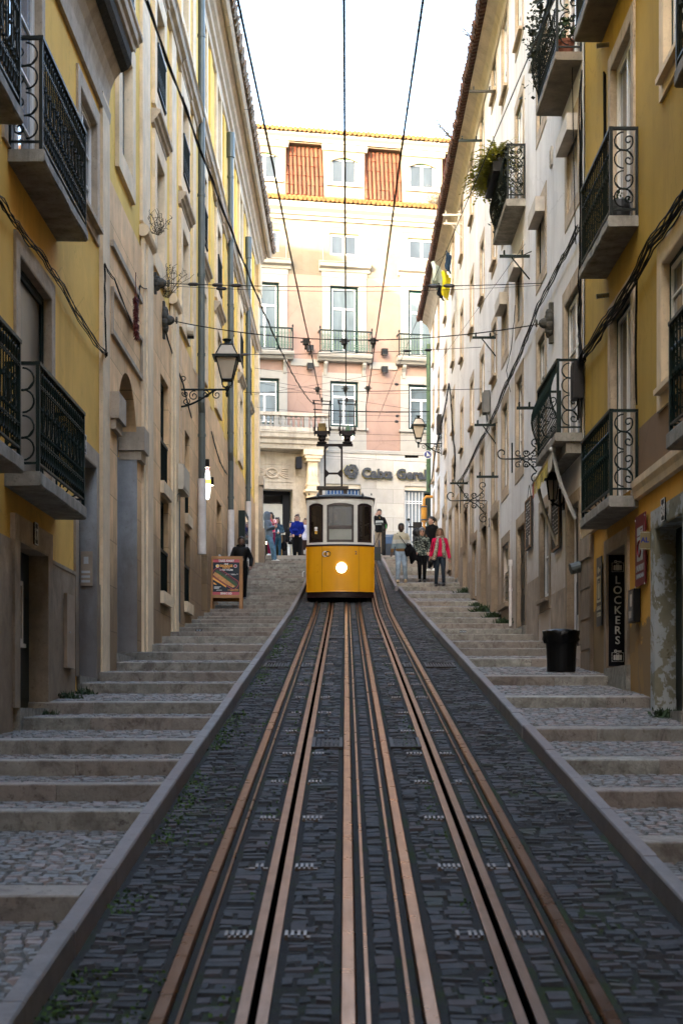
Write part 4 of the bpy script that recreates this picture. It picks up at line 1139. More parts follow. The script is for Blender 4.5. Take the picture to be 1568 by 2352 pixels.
for a, c in zip(CW, CW[1:]):
    t = MB(TF)
    for r_ in range(5): tiles_edge(t, TF, a+.9, c-.9, .05-.076*r_+.02, 24.35+.44*r_, -.33+.076*(4-r_)-.0, 24.35+.44*(r_+1)+.02, .185, .078+.0)
    t.build('mansard_tiles', m_tile, FB, fix=False)
for c in CW:
    d = MB(TF); wall(d, c-.9, c+.9, 24.2, 26.55, [(c-.6, c+.6, 24.98, 26.1, .18)], .18, .06)
    d.box(c-.9, c-.88, -.6, .058, 24.2, 26.55); d.box(c+.88, c+.9, -.6, .058, 24.2, 26.55)
    n = 10; pts = [(c-.6+1.2*k/n, 25.93+.17*math.sin(math.pi*k/n)) for k in range(n+1)]
    for p, q in zip(pts, pts[1:]): d.quad((p[0], .06, p[1]), (q[0], .06, q[1]), (q[0], .06, 26.101), (p[0], .06, 26.101)); d.quad((p[0], .06, p[1]), (q[0], .06, q[1]), (q[0], -.1, q[1]), (p[0], -.1, p[1]))
    do = d.build('dormer', m_cream, FB, fix=False)
    h = MB(TF); h.sweep([(.06, 26.36), (.12, 26.38), (.2, 26.5), (.22, 26.6), (.06, 26.62)], [c-1.0, c+1.0], lambda u, a, q: (u, a, q)); h.box(c-.78, c+.78, .061, .14, 24.86, 24.94); h.box(c-.66, c+.66, .061, .075, 24.4, 24.78); h.build('dormer_trim', m_facadetrim, do)
    w = window(do, TF, c-.6, c+.6, 24.98, 26.1, fr=plain('dormer_green', (.10, .28, .14), .5), cas=m_frame_w, glass=m_glass_u, sill=False, dep=.05, bars=(2, 1)) if c in CW[2:5] else window(do, TF, c-.6, c+.6, 24.98, 26.1, sill=False, dep=.05, bars=(2, 1))
for i, c in enumerate(CW):
    w = window(FB, TF, c-HW, c+HW, 21.87, 22.82, fr=plain('olive_frame', (.35, .38, .16), .5), cas=m_frame_w, glass=m_glass_u, sill=False, bars=(2, 1), dep=.08)
    s = MB(TF); s.ring(c-HW-.28, c+HW+.28, 21.6, 23.1, .03, 0.0, .025); s.build('surround', m_facadetrim, w)
    # second floor french window, hood and balcony
    w = window(FB, TF, c-HW, c+HW, 17.6, 20.55, fr=m_green_far, cas=m_frame_w, glass=m_glass_b, style='transom', sur=m_facadetrim, sw=.34, sproj=.05, sill=False, sb=False, dep=.1, bars=(2, 1), name='french_window', t=.11)
    h = MB(TF); h.box(c-1.0, c+1.0, .0, .06, 20.9, 21.3)
    h.sweep([(0, 21.12), (.1, 21.14), (.12, 21.25), (.28, 21.32), (.32, 21.45), (.36, 21.5), (0, 21.62)], [c-1.12, c+1.12], lambda u, a, q: (u, a, q)); h.build('hood_moulding', m_facadetrim, w)
    b = MB(TF); b.sweep([(0, 17.2), (.3, 17.22), (.36, 17.3), (.46, 17.36), (.5, 17.46), (.5, 17.53), (0, 17.54)], [c-1.2, c+1.2], lambda u, a, q: (u, a, q))
    bo = b.build('balcony', m_facadetrim, FB)
    r = MB(TF); r.box(c-1.16, c+1.16, .42, .48, 18.46, 18.52); r.box(c-1.14, c+1.14, .435, .465, 17.6, 17.63)
    for u in (c-1.14, c+1.14): r.box(u-.02, u+.02, 0, .42, 18.46, 18.52); r.box(u-.02, u+.02, .43, .47, 17.54, 18.46); r.ell((u, .45, 18.6), (.04, .04, .07)); r.box(u-.012, u+.012, 0, .43, 17.6, 17.63)
    ro = r.build('handrail', m_irong, bo)
    q = MB(TF); 
    for k in range(17):
        u = c-1.06+2.12*k/16
        q.tube([(u, .45, 17.63), (u, .45, 18.0), (u, .45, 18.2), (u, .45, 18.46)], [.02, .026, .018, .018], 5)
        if k < 16:
            v = u+.066
            q.tube([(v+.045*math.cos(a), .45, 17.76+.06*math.sin(a)) for a in [2*math.pi*z/6 for z in range(6)]], .013, 4, closed=True)
            q.tube([(v+.04*math.cos(a), .45, 18.28+.05*math.sin(a)) for a in [2*math.pi*z/6 for z in range(6)]], .01, 4, closed=True)
    q.box(c-1.12, c+1.12, .44, .46, 17.88, 17.9)
    q.build('balusters', plain('verdigris_cast_iron', (.055, .10, .07), .6, .3, 8), ro)
    k_ = MB(TF)
    for u in (c-.92, c+.78): k_.sweep([(0, 16.62), (.08, 16.64), (.14, 16.9), (.3, 17.1), (.3, 17.19), (0, 17.19)], [u, u+.15], lambda z, a, q: (z, a, q))
    k_.build('brackets', m_facadetrim, bo)
    w = window(FB, TF, c-HW, c+HW, 14.42, 16.42, fr=m_green_far, cas=m_frame_w, glass=m_glass_b, style='transom', sur=m_facadetrim, sw=.34, sproj=.05, sill=False, sb=False, dep=.1, bars=(2, 1), t=.11)
    s = MB(TF); s.box(c-.98, c+.98, -.005, .048, 13.43, 14.3); s.box(c-1.05, c+1.05, .02, .15, 14.3, 14.4); s.build('sill', m_facadetrim, w)
    if i == 3:
        l = MB(TF); l.prism([(c+.12, -.139, 14.6), (c+.5, -.139, 14.6), (c+.5, -.139, 15.2)], (0, .003, 0)); l.build('office_light', m_warm_in, w)
# portal balcony with stone balustrade, column and carved frieze
P0, P1 = -5.6, -.78
b = MB(TF); b.sweep([(0, 13.25), (.95, 13.25), (.98, 13.42), (1.06, 13.46), (1.08, 13.62), (1.2, 13.7), (1.22, 13.84), (1.26, 13.9), (1.26, 14.0), (0, 14.0)], [P0, P1], lambda u, a, q: (u, a, q))
po = b.build('portal_balcony', m_portal, FB)
r = MB(TF); r.box(P0, P1, 1.0, 1.22, 14.0, 14.12); r.box(P0, P1, .98, 1.24, 14.6, 14.74); r.build('balustrade_rail', m_portal, po)
q = MB(TF)
for k in range(22):
    u = P0+.18+k*.215
    if k % 6 == 5: q.box(u-.09, u+.09, 1.02, 1.2, 14.12, 14.6)
    else: q.lathe((u, 1.11, 14.12), [(.06, 0), (.06, .05), (.035, .07), (.062, .16), (.055, .22), (.026, .33), (.03, .40), (.05, .42), (.055, .48)], 8)
q.build('balusters', m_facadetrim, po)
c0 = -1.42
cl = MB(TF)
cl.box(c0-.3, c0+.3, .35, .95, 7.7, 8.3)
cl.lathe((c0, .65, 8.3), [(.29, 0), (.29, .08), (.25, .12), (.235, .3), (.21, 2.75), (.21, 2.85), (.24, 2.88), (.24, 2.95), (.22, 3.0), (.25, 3.1), (.3, 3.16)], 18)
cl.box(c0-.34, c0+.34, .31, .99, 11.46, 11.56); cl.box(c0-.24, c0+.24, .41, .89, 11.56, 11.86)
cl.box(c0-.27, c0+.27, .38, .92, 11.74, 11.8); cl.box(c0-.21, c0+.21, .44, .86, 11.86, 12.75)
cl.box(c0-.3, c0+.3, .35, .95, 12.75, 12.88); cl.box(c0-.36, c0+.36, .3, 1.0, 12.88, 13.0); cl.box(c0-.42, c0+.42, .03, 1.03, 13.0, 13.24)
co = cl.build('column', m_lioz, FB)
k_ = MB(TF)
for j in range(3):
    x = c0-.14+j*.14
    k_.tube([(x+.05*math.cos(a), .865, 12.62+.05*math.sin(a)) for a in [2*math.pi*z/8 for z in range(8)]], .014, 4, closed=True)
    k_.ell((x, .865, 12.28), (.05, .02, .17))
k_.build('capital_carving', m_lioz, co)
pf = MB(TF)
pf.box(port[1], -1.0, .032, .3, 7.7, 13.24); pf.box(P0, port[1], .032, .3, 11.62, 13.24); pf.box(port[0]-.9, port[0], .032, .3, 7.7, 11.61)
pf.ring(port[0], port[1], 7.7, 11.6, .14, .302, .34, tb=0); pf.ring(port[0]+.2, port[1]-.1, 11.95, 12.65, .04, .302, .325)
pf.ring(port[1]+.12, port[1]+.55, 12.2, 12.7, .035, .302, .325)
pfo = pf.build('portal_frame', m_portal, FB)
cv = MB(TF); x0, z0 = -3.1, 12.28
cv.tube([(x0+.26*math.cos(a), .32, z0+.2*math.sin(a)) for a in [2*math.pi*z/16 for z in range(16)]], .05, 6, closed=True)
for s in (-1, 1):
    for j in range(5):
        cv.tube([(x0+s*(.25+.12*k_), .325, z0+.1-.02*j+(.1-.05*j)*math.sin(k_*.6)-.02*k_*j*.5) for k_ in range(5)], [.03, .035, .03, .02, .008], 5)
    cv.tube([(x0-s*.3, .33, z0-.2), (x0+s*.32, .33, z0+.16)], .025, 5)
cv.build('carved_garland', m_lioz_y, pfo)
dp = MB(TF); dp.box(port[0]+.0, port[1], -.88, -.3, 9.72, 9.82)
dp.quad((port[0], -.32, 9.82), (port[1]-.34, -.32, 9.82), (port[1]-.34, -.32, 11.05), (port[0], -.32, 11.05)); dp.build('portal_panel', plain('pale_entrance_panel', (.50, .48, .42), .7, .1), FB, fix=False)
dk = MB(TF); dk.box(port[1]-.33, port[1]-.02, -.75, -.3, 7.7, 11.5); dk.box(port[0], port[1], -.6, -.3, 11.45, 11.6); dk.build('dark_return', m_navy, FB)
inn = MB(TF); inn.box(port[0], port[1], -4, -.9, 7.6, 7.7); inn.quad((port[0]-1, -4, 7.7), (port[1]+1, -4, 7.7), (port[1]+1, -4, 10), (port[0]-1, -4, 10)); inn.quad((port[0]-1, -4, 10), (port[1]+1, -4, 10), (port[1]+1, -.9, 9.8), (port[0]-1, -.9, 9.8)); inn.build('lobby', plain('lobby_wall', (.10, .10, .075), .7, .4, 1.5), FB, fix=False)
il = MB(TF)
for (u, w, s) in ((-3.3, -1.6, .3), (-2.9, -2.4, .35), (-2.6, -3.1, .3), (-3.4, -3.2, .25)): il.box(u-s, u+s*.2, w, w+.25, 9.6, 9.62)
il.build('lobby_lights', m_warm_in, FB)
gl = MB(TF)
for u in (-3.35, -2.95, -2.55): gl.box(u-.012, u+.012, -.5, -.46, 7.7, 9.72)
gl.box(port[0], port[1]-.33, -.5, -.47, 8.55, 8.6); gl.build('glass_door_frame', m_brass, FB)
# grilled ground floor windows
for (u0, u1, z0, z1, col) in ((-.7, .85, 9.3, 11.95, plain('blue_shutter_panel', (.004, .06, .20), .5)), (2.8, 4.35, 8.6, 11.95, plain('grey_blue_shutter', (.16, .19, .21), .5, .1)), (6.3, 7.85, 8.6, 11.95, m_glass)):
    f = MB(TF); f.box(u0, u1, -.28, -.24, z0, z1); w = f.build('window', col, FB)
    q = MB(TF); n = 10
    for k in range(n): q.tube([(u0+.08+(u1-u0-.16)*k/(n-1), -.12, z0), (u0+.08+(u1-u0-.16)*k/(n-1), -.12, z1-.25)], .016, 5)
    for z in (z1-.75, z1-.66, z0+.5): q.box(u0, u1, -.135, -.105, z, z+.025)
    q.build('grille', m_frame_w if u0 > 1 else m_signw, w)
    q = MB(TF); q.box(u0, u1, -.23, -.05, z1-.18, z1-.001); q.build('shutter_box', m_beige, w)
for (u, z, t) in ((-1.42, 17.72, 0), (-1.42, 16.95, 1), (1.86, 17.72, 0), (1.86, 16.95, 1)):
    f = MB(TF); f.box(u-.13, u+.13, .12, .36, z-.13, z+.13); f.box(u-.03, u+.03, .05, .13, z-.04, z+.04); ob = f.build('floodlight', m_black)
    g = MB(TF); g.quad((u-.11, .25, z-.131), (u+.11, .25, z-.131), (u+.11, .35, z-.131), (u-.11, .35, z-.131)); g.build('lens', m_frame_old, ob, fix=False)
    tag(ob, ('black floodlight just above' if t == 0 else 'black floodlight just below')+' the white floor band, '+('on the portal side' if u < 0 else 'over the bank sign'), 'floodlight', 'floodlights on the bank')
f = MB(TF); f.box(-2.12, -1.88, .5, .8, 12.45, 12.95); tag(f.build('speaker_box', m_navy), 'dark box hung under the portal balcony beside the column', 'floodlight')
# bank lettering and emblem
sg = MB(TF); sgy = MB(TF)
TXTU = .862; TXZ = 12.245
put_text(sg, 'Caixa Geral', .585, lambda x, y, t_: (TXTU+x, .16+t_, TXZ+y), .035, .026, 1.0, align='LEFT', space=1.03)
put_text(sgy, 'Caixa Geral', .585, lambda x, y, t_: (TXTU+x+.01, .085+t_, TXZ+y-.014), .03, .03, 1.0, align='LEFT', space=1.03)
so = sg.build('bank_sign', m_letter); sgy.build('letter_backing', m_lettery, so)
tag(so, 'raised anthracite letters of the bank sign on pale stone, rimmed in yellow', 'sign')
em = MB(TF); eb = MB(TF)
ex, ez, er = .40, 12.50, .33
def bandp(mb, w0, w1, pts, hw):
    for p, q in zip(pts, pts[1:]):
        dx, dz = q[0]-p[0], q[1]-p[1]; L = math.hypot(dx, dz); nx, nz = -dz/L*hw, dx/L*hw
        e = hw*.35
        a = (p[0]-dx/L*e, p[1]-dz/L*e); c = (q[0]+dx/L*e, q[1]+dz/L*e)
        mb.prism([(ex+a[0]+nx, w0, ez+a[1]+nz), (ex+c[0]+nx, w0, ez+c[1]+nz), (ex+c[0]-nx, w0, ez+c[1]-nz), (ex+a[0]-nx, w0, ez+a[1]-nz)], (0, w1-w0, 0))
for k in range(3):
    rot = math.radians(120*k)
    loop = [(.28, .02), (.17, .24), (-.02, .26), (-.15, .0), (-.06, -.14)]
    pts = [(x*math.cos(rot)-z*math.sin(rot), (x*math.sin(rot)+z*math.cos(rot))*.95) for x, z in loop]
    bandp(em, .12+.004*k, .18+.004*k, pts, .052); bandp(eb, .06+.003*k, .11+.003*k, pts, .062)
eo = em.build('bank_emblem', m_letter); eb.build('emblem_backing', m_lettery, eo)
tag(eo, 'anthracite three looped emblem on the stone beside the bank letters', 'emblem')
# ---------------------------------------------------------------- the yellow funicular tram
TX = -.03; TY0 = 40.0; TY1 = 46.2
TRM = thing('funicular_tram', 'yellow and cream funicular tram with lit round headlamp and tall trolley mast on its roof', 'tram', (TX, 43, zr(43)))
HWT = .86
def front(n=13, bulge=.26, inset=0.0, hw=HWT):
    return [((-hw+2*hw*i/(n-1)), TY0+bulge*((2*i/(n-1)-1)**2)+inset) for i in range(n)]
def rear(n=7, bulge=.2, hw=HWT): return [((hw-2*hw*i/(n-1)), TY1-bulge*((2*i/(n-1)-1)**2)) for i in range(n)]
def TT(x, y, z): return (TX+x, y, z)
def shell(mb, zb, zt, grow=0.0, cap=False, zb2=None):
    f = front(hw=HWT+grow, inset=-grow); r = rear(hw=HWT+grow)
    loop = f+r
    n = len(loop)
    rise = (zr(TY1)-zr(TY0)) if zb2 is None else zb2
    lo = [(x, y, zb+rise*max(0, (y-TY0-.3)/(TY1-TY0))) for x, y in loop]
    hi = [(x, y, zt) for x, y in loop]
    for i in range(n):
        j = (i+1) % n
        mb.quad(lo[i], lo[j], hi[j], hi[i])
    if cap: mb.polyg(hi); mb.polyg(lo[::-1])
ZF = 4.95
def fy_(x): return TY0+.26*(x/HWT)**2
b = MB(TT); shell(b, 5.09, 6.27); bo = b.build('body', m_yel_t, TRM, smooth=False, weld=True)
for p in bo.data.polygons: p.use_smooth = abs(p.normal.z) < .5
b = MB(TT); shell(b, ZF, 5.09, -.012, True); b.build('skirt', m_mar_t, TRM)
b = MB(TT); shell(b, 6.265, 6.305, .012, True, 0); shell(b, 7.475, 7.51, .02, True, 0); b.build('trim_line', m_mar_t, TRM)
for xs_ in (-.47, .47):
    b = MB(TT); b.tube([(xs_, fy_(xs_)-.001, 5.11), (xs_, fy_(xs_)-.001, 6.26)], .0035, 4); b.build('panel_seam', m_mar_t, TRM)
b = MB(TT); f = front(hw=HWT+.012, inset=-.014)
b.tube([(x, y, 5.10) for x, y in f], .014, 6); 
for s in (-1, 1): b.tube([(s*(HWT+.003), TY0+.25, 5.1), (s*(HWT+.003), TY0+.25, 6.26)], .014, 6)
b.build('edge_bead', m_yel_t, TRM)
# window band: posts, header, sill following the bowed front; z 6.305..7.475
def fy(x, inset=0.0): return TY0+.26*(x/HWT)**2+inset
def fbox(mb, x0, x1, z0, z1, d0, d1, n=4, arch=0.0):
    for i in range(n):
        a = x0+(x1-x0)*i/n; c = x0+(x1-x0)*(i+1)/n
        za = z0+(arch*(1-((2*i/n-1))**2) if arch else 0); zc = z0+(arch*(1-((2*(i+1)/n-1))**2) if arch else 0)
        P = [(a, fy(a, d0), za), (c, fy(c, d0), zc), (c, fy(c, d0), z1), (a, fy(a, d0), z1), (a, fy(a, d1), za), (c, fy(c, d1), zc), (c, fy(c, d1), z1), (a, fy(a, d1), z1)]
        for q in ((0, 1, 2, 3), (4, 7, 6, 5), (0, 4, 5, 1), (3, 2, 6, 7)): mb.quad(*[P[k] for k in q])
        if i == 0: mb.quad(P[0], P[3], P[7], P[4])
        if i == n-1: mb.quad(P[1], P[5], P[6], P[2])
k = N('tram_front_glass'); tr_ = k.n('ShaderNodeBsdfTransparent'); mx = k.n('ShaderNodeMixShader'); k.b.inputs['Base Color'].default_value = (.26, .26, .25, 1); k.b.inputs['Roughness'].default_value = .04  # grey base mixed in for the pale reflection on the pane
mx.inputs[0].default_value = .55; k.l(tr_.outputs[0], mx.inputs[1]); k.l(k.b.outputs[0], mx.inputs[2]); k.l(mx.outputs[0], k.t.nodes['Material Output'].inputs[0]); m_tglass = k.m
wins = [(-.80, -.44), (-.345, .345), (.44, .80)]
b = MB(TT)
e = -HWT
for (a, c) in wins+[(HWT, HWT)]:
    if a-e > .02: fbox(b, e, a, 6.36, 7.475, 0, .06, 2)
    e = c
fbox(b, -HWT, HWT, 6.305, 6.36, 0, .06, 12)
for (a, c) in wins: fbox(b, a, c, 7.31, 7.475, 0, .06, 8, .06)
# side and rear walls of the saloon
for s in (-1, 1):
    x = s*HWT
    b.box(min(x, x-s*.05), max(x, x-s*.05), TY0+.262, TY1-.2, 6.305, 6.5); b.box(min(x, x-s*.05), max(x, x-s*.05), TY0+.262, TY1-.2, 7.3, 7.475)
    for k in range(8): y = TY0+.262+k*.79; b.box(min(x, x-s*.05), max(x, x-s*.05), y, y+.1, 6.501, 7.299)
b.box(-HWT, HWT, TY1-.22, TY1-.18, 6.305, 7.475)
b.build('window_posts', m_wht_t, TRM, fix=True)
for i, (a, c) in enumerate(wins):
    f = MB(TT); m = m_mar_t if i != 1 else m_wood_t
    t = .05
    fbox(f, a, a+t, 6.36, 7.36, .012, .05, 1); fbox(f, c-t, c, 6.36, 7.36, .012, .05, 1); fbox(f, a+t, c-t, 6.36, 6.36+.06, .012, .05, 4); fbox(f, a+t, c-t, 7.27, 7.36, .012, .05, 6, .04)
    if i == 1: fbox(f, a+t, c-t, 6.70, 6.79, .006, .05, 4)
    w = f.build('front_window', m, TRM)
    g = MB(TT); fbox(g, a+t, c-t, 6.42, 7.31, .03, .036, 4); g.build('pane', [glassy('tram_side_glass', (.018, .012, .008), .03, .7), m_tglass, glassy('tram_side_glass', (.018, .012, .008), .03, .7)][i], w)
    if i == 1:
        q = MB(TT); fbox(q, a+t+.005, c-t-.005, 6.425, 6.695, .022, .029, 4); q.build('lower_panel', plain('tram_frosted_panel', (.26, .27, .24), .3, .1), w)
        q = MB(TT); q.tube([(-.17, fy(-.17, .02), 7.3), (-.2, fy(-.2, .0), 6.78)], .006, 4); q.tube([(.3, fy(.3, .02), 7.0), (.31, fy(.31, .0), 6.8)], .006, 4); q.build('wiper', m_black, w)
fl = MB(TT)
fl.box(-HWT+.06, HWT-.06, TY0+.35, TY1-.25, 6.0, 6.05); fl.box(-HWT+.06, HWT-.06, TY0+1.4, TY0+1.45, 6.05, 7.4); fl.build('cab_partition', plain('tram_interior_wood', (.06, .03, .015), .6, .3), TRM)
# roof: raised clerestory-less arched roof with two ribs
b = MB(TT)
nx = 14
ysr = [TY0-.03, TY0+.0, TY0+.12, TY0+.5, TY1-.4, TY1-.05, TY1]
def roofz(x, y, k): 
    base = 7.51+.13*math.cos(min(1, abs(x)/(HWT+.03))*math.pi/2)**.55
    fall = [0, .35, .75, 1, 1, .6, 0][k]
    return 7.51+(base-7.51)*fall
gr = []
for k, y in enumerate(ysr):
    row = []
    for i in range(nx+1):
        x = (HWT+.035)*(2*i/nx-1)
        bow = .24*(x/HWT)**2 if k < 4 else (-.18*(x/HWT)**2 if k > 4 else 0)
        row.append((x, y+bow*(1 if k < 3 else .5), roofz(x, y, k)))
    gr.append(row)
for r0, r1 in zip(gr, gr[1:]):
    for i in range(nx): b.quad(r0[i], r0[i+1], r1[i+1], r1[i])
b.polyg([(x, y, 7.51) for x, y, z in gr[0]]+[(x, y, 7.51) for x, y, z in gr[-1][::-1]])
ro = b.build('roof', m_roof_t, TRM, weld=True, smooth=True)
b = MB(TT)
for s in (-1, 1): b.tube([(s*.59, TY0-.01, 7.49), (s*.58, TY0+.04, 7.56), (s*.57, TY0+.2, 7.63), (s*.56, TY0+.8, 7.66)], [.012, .03, .024, .02], 6)
for s in (-1, 1): b.ell((s*.80, TY0+.3, 7.62), (.02, .02, .03))
b.build('roof_rib', m_roof_t, ro)
# headlamp, rivets, number and ring emblem, stickers
hx, hz = .03, 5.70
b = MB(TT); b.tube([(hx+.15*math.cos(a), fy(hx)-.03, hz+.15*math.sin(a)) for a in [2*math.pi*k/24 for k in range(24)]], .016, 6, closed=True)
for s in (-1, 1): b.box(hx+s*.16-.012, hx+s*.16+.012, fy(hx)-.05, fy(hx), hz-.02, hz+.02)
h = b.build('headlamp', m_brass, TRM)
b = MB(TT); b.ell((hx, fy(hx)-.012, hz), (.13, .05, .13), 20, 10); b.build('lamp_lens', m_head_on, h)
b = MB(TT)
for (x, z) in ((-.67, 6.15), (-.52, 6.15), (-.67, 6.24), (-.52, 6.24), (-.81, 5.76), (-.58, 5.78), (-.81, 5.59), (-.58, 5.6)): b.ell((x, fy(x), z), (.017, .013, .017), 8, 5)
b.build('rivet', m_yel_t, TRM)
b = MB(TT); c1 = MB(TT)
for (mb, x) in ((b, -.385), (c1, -.315)): mb.tube([(x+.062*math.cos(a), fy(x)-.004, 6.06+.062*math.sin(a)) for a in [2*math.pi*k/24 for k in range(24)]], .013, 6, closed=True)
b.build('ring_emblem', m_white, TRM); c1.build('ring_emblem', m_navy, TRM)
b = MB(TT); put_text(b, '2', .12, lambda x, y, t_: (.40+x, fy(.4)-.004-t_, 6.05+y), .003, .003); b.build('fleet_number', m_letter, TRM)
b = MB(TT); b.box(-.66, -.54, fy(-.6, .024), fy(-.6, .027), 6.66, 6.76); s1 = b.build('fare_sticker', m_white, TRM)
b = MB(TT); put_text(b, '4.10 €', .042, lambda x, y, t_: (-.6+x, fy(-.6, .0225)-t_, 6.685+y), .0008, .001); b.build('numerals', m_navy, s1)
b = MB(TT); b.box(-.65, -.56, fy(-.6, .024), fy(-.6, .027), 6.58, 6.65); s1 = b.build('fare_sticker', m_mustard, TRM)
b = MB(TT); put_text(b, '10', .06, lambda x, y, t_: (-.6+x, fy(-.6, .0225)-t_, 6.593+y), .0008, .001); b.build('numerals', m_navy, s1)
b = MB(TT)
b.box(-.66, .66, TY0+.5, TY1-.5, ZF+.02, ZF+.3)
b.build('underframe', m_under, TRM)
for s in (-1, 1):
    for yy in (TY0+1.0, TY0+4.4):
        x0 = (A_ if s < 0 else C_)+sh(yy)-TX
        w = MB(TT)
        w.tube([(x0-.05, yy, zr(yy)+.24), (x0+.05, yy, zr(yy)+.24)], .22, 18); w.build('wheel', m_under, TRM)
b = MB(TT); b.tube([(-.93, TY0+.45, 5.65), (-.97, TY0+.4, 5.62), (-.97, TY0+.4, 5.5)], .014, 5); b.box(-.95, -.88, TY0+.4, TY0+.5, 6.1, 6.2); b.build('side_fitting', m_alu, TRM)
# mast with two trolley frames
MY = 41.2
b = MB(TW)
def bar(p, q, r=.02, n=4): b.tube([p, q], r, n)
xa, xb, zb_, ztp = -.435, .006, 7.86, 9.06
b.box(-.65, .18, MY-.08, MY+.08, zb_, zb_+.09)
for x in (-.55, .1): b.box(x-.05, x+.05, MY-.06, MY+.06, 7.55, zb_)
mo = b.build('mast_base', plain('weathered_timber', (.05, .038, .028), .9), TRM)
b = MB(TW)
for x in (xa, xb): b.box(x-.025, x+.025, MY-.03, MY+.03, zb_+.09, ztp-.05)
b.box(-.66, .30, MY-.04, MY+.04, ztp-.05, ztp+.01); b.box(xa+.025, xb-.025, MY-.03, MY+.03, 8.27, 8.315)
for (x, s) in ((xa+.025, 1), (xb-.025, -1)):
    for (z, t_) in ((8.27, -1), (8.315, 1), (ztp-.05, -1)):
        b.prism([(x, MY-.03, z), (x+s*.08, MY-.03, z), (x, MY-.03, z+t_*.08)], (0, .06, 0))
b.build('mast_frame', m_mast, TRM)
def trolley(xc, w0, w1, lamp):
    f = MB(TW); z0 = 9.18
    f.lathe((xc, MY, ztp+.03), [(.13, 0), (.13, .03), (.06, .05), (.1, .09), (.1, .17), (.05, .2), (.04, .3)], 10)
    f.box(xc-w0, xc+w0, MY-.1, MY+.1, z0+.17, z0+.22); f.box(xc-w0*.7, xc+w0*.7, MY-.12, MY+.12, z0+.1, z0+.168)
    for s in (-1, 1):
        f.tube([(xc+s*w0, MY, z0+.1), (xc+s*w0, MY, z0+.3), (xc+s*(w0-.01), MY, z0+.6), (xc+s*w1, MY, z0+.98)], [.016, .02, .015, .012], 5)
        f.tube([(xc+s*w0, MY-.1, z0+.18), (xc+s*w0, MY+.1, z0+.18)], .03, 6)
        for q in (.07, .14): f.tube([(xc+s*q*1.6, MY-.05, z0+.22), (xc+s*q*1.6, MY-.05, z0+.33)], .014, 5)
        f.tube([(xc+s*(w1+.02)-.02, MY, z0+1.0), (xc+s*(w1+.02)+.02, MY, z0+1.0)], .045, 6)
    f.tube([(xc-w0-.04, MY, z0+.62), (xc+w0+.04, MY, z0+.62)], .013, 4)
    f.tube([(xc-w1-.05, MY-.05, z0+1.03), (xc+w1+.05, MY-.05, z0+1.0)], .013, 5); f.tube([(xc-w1-.03, MY+.05, z0+.96), (xc+w1+.08, MY+.05, z0+.93)], .014, 5)
    f.box(xc-.02, xc+.02, MY-.07, MY-.03, z0+.98, z0+1.1)
    ob = f.build('trolley_frame', m_mast, TRM)
    if lamp:
        g = MB(TW); g.box(xc-.1, xc+.1, MY-.09, MY+.09, z0+.22, z0+.42); g.build('terminal_box', plain('rusty_ochre_box', (.17, .105, .02), .7, .4, 8), ob)
trolley(-.51, .19, .2, True); trolley(.15, .19, .205, False)
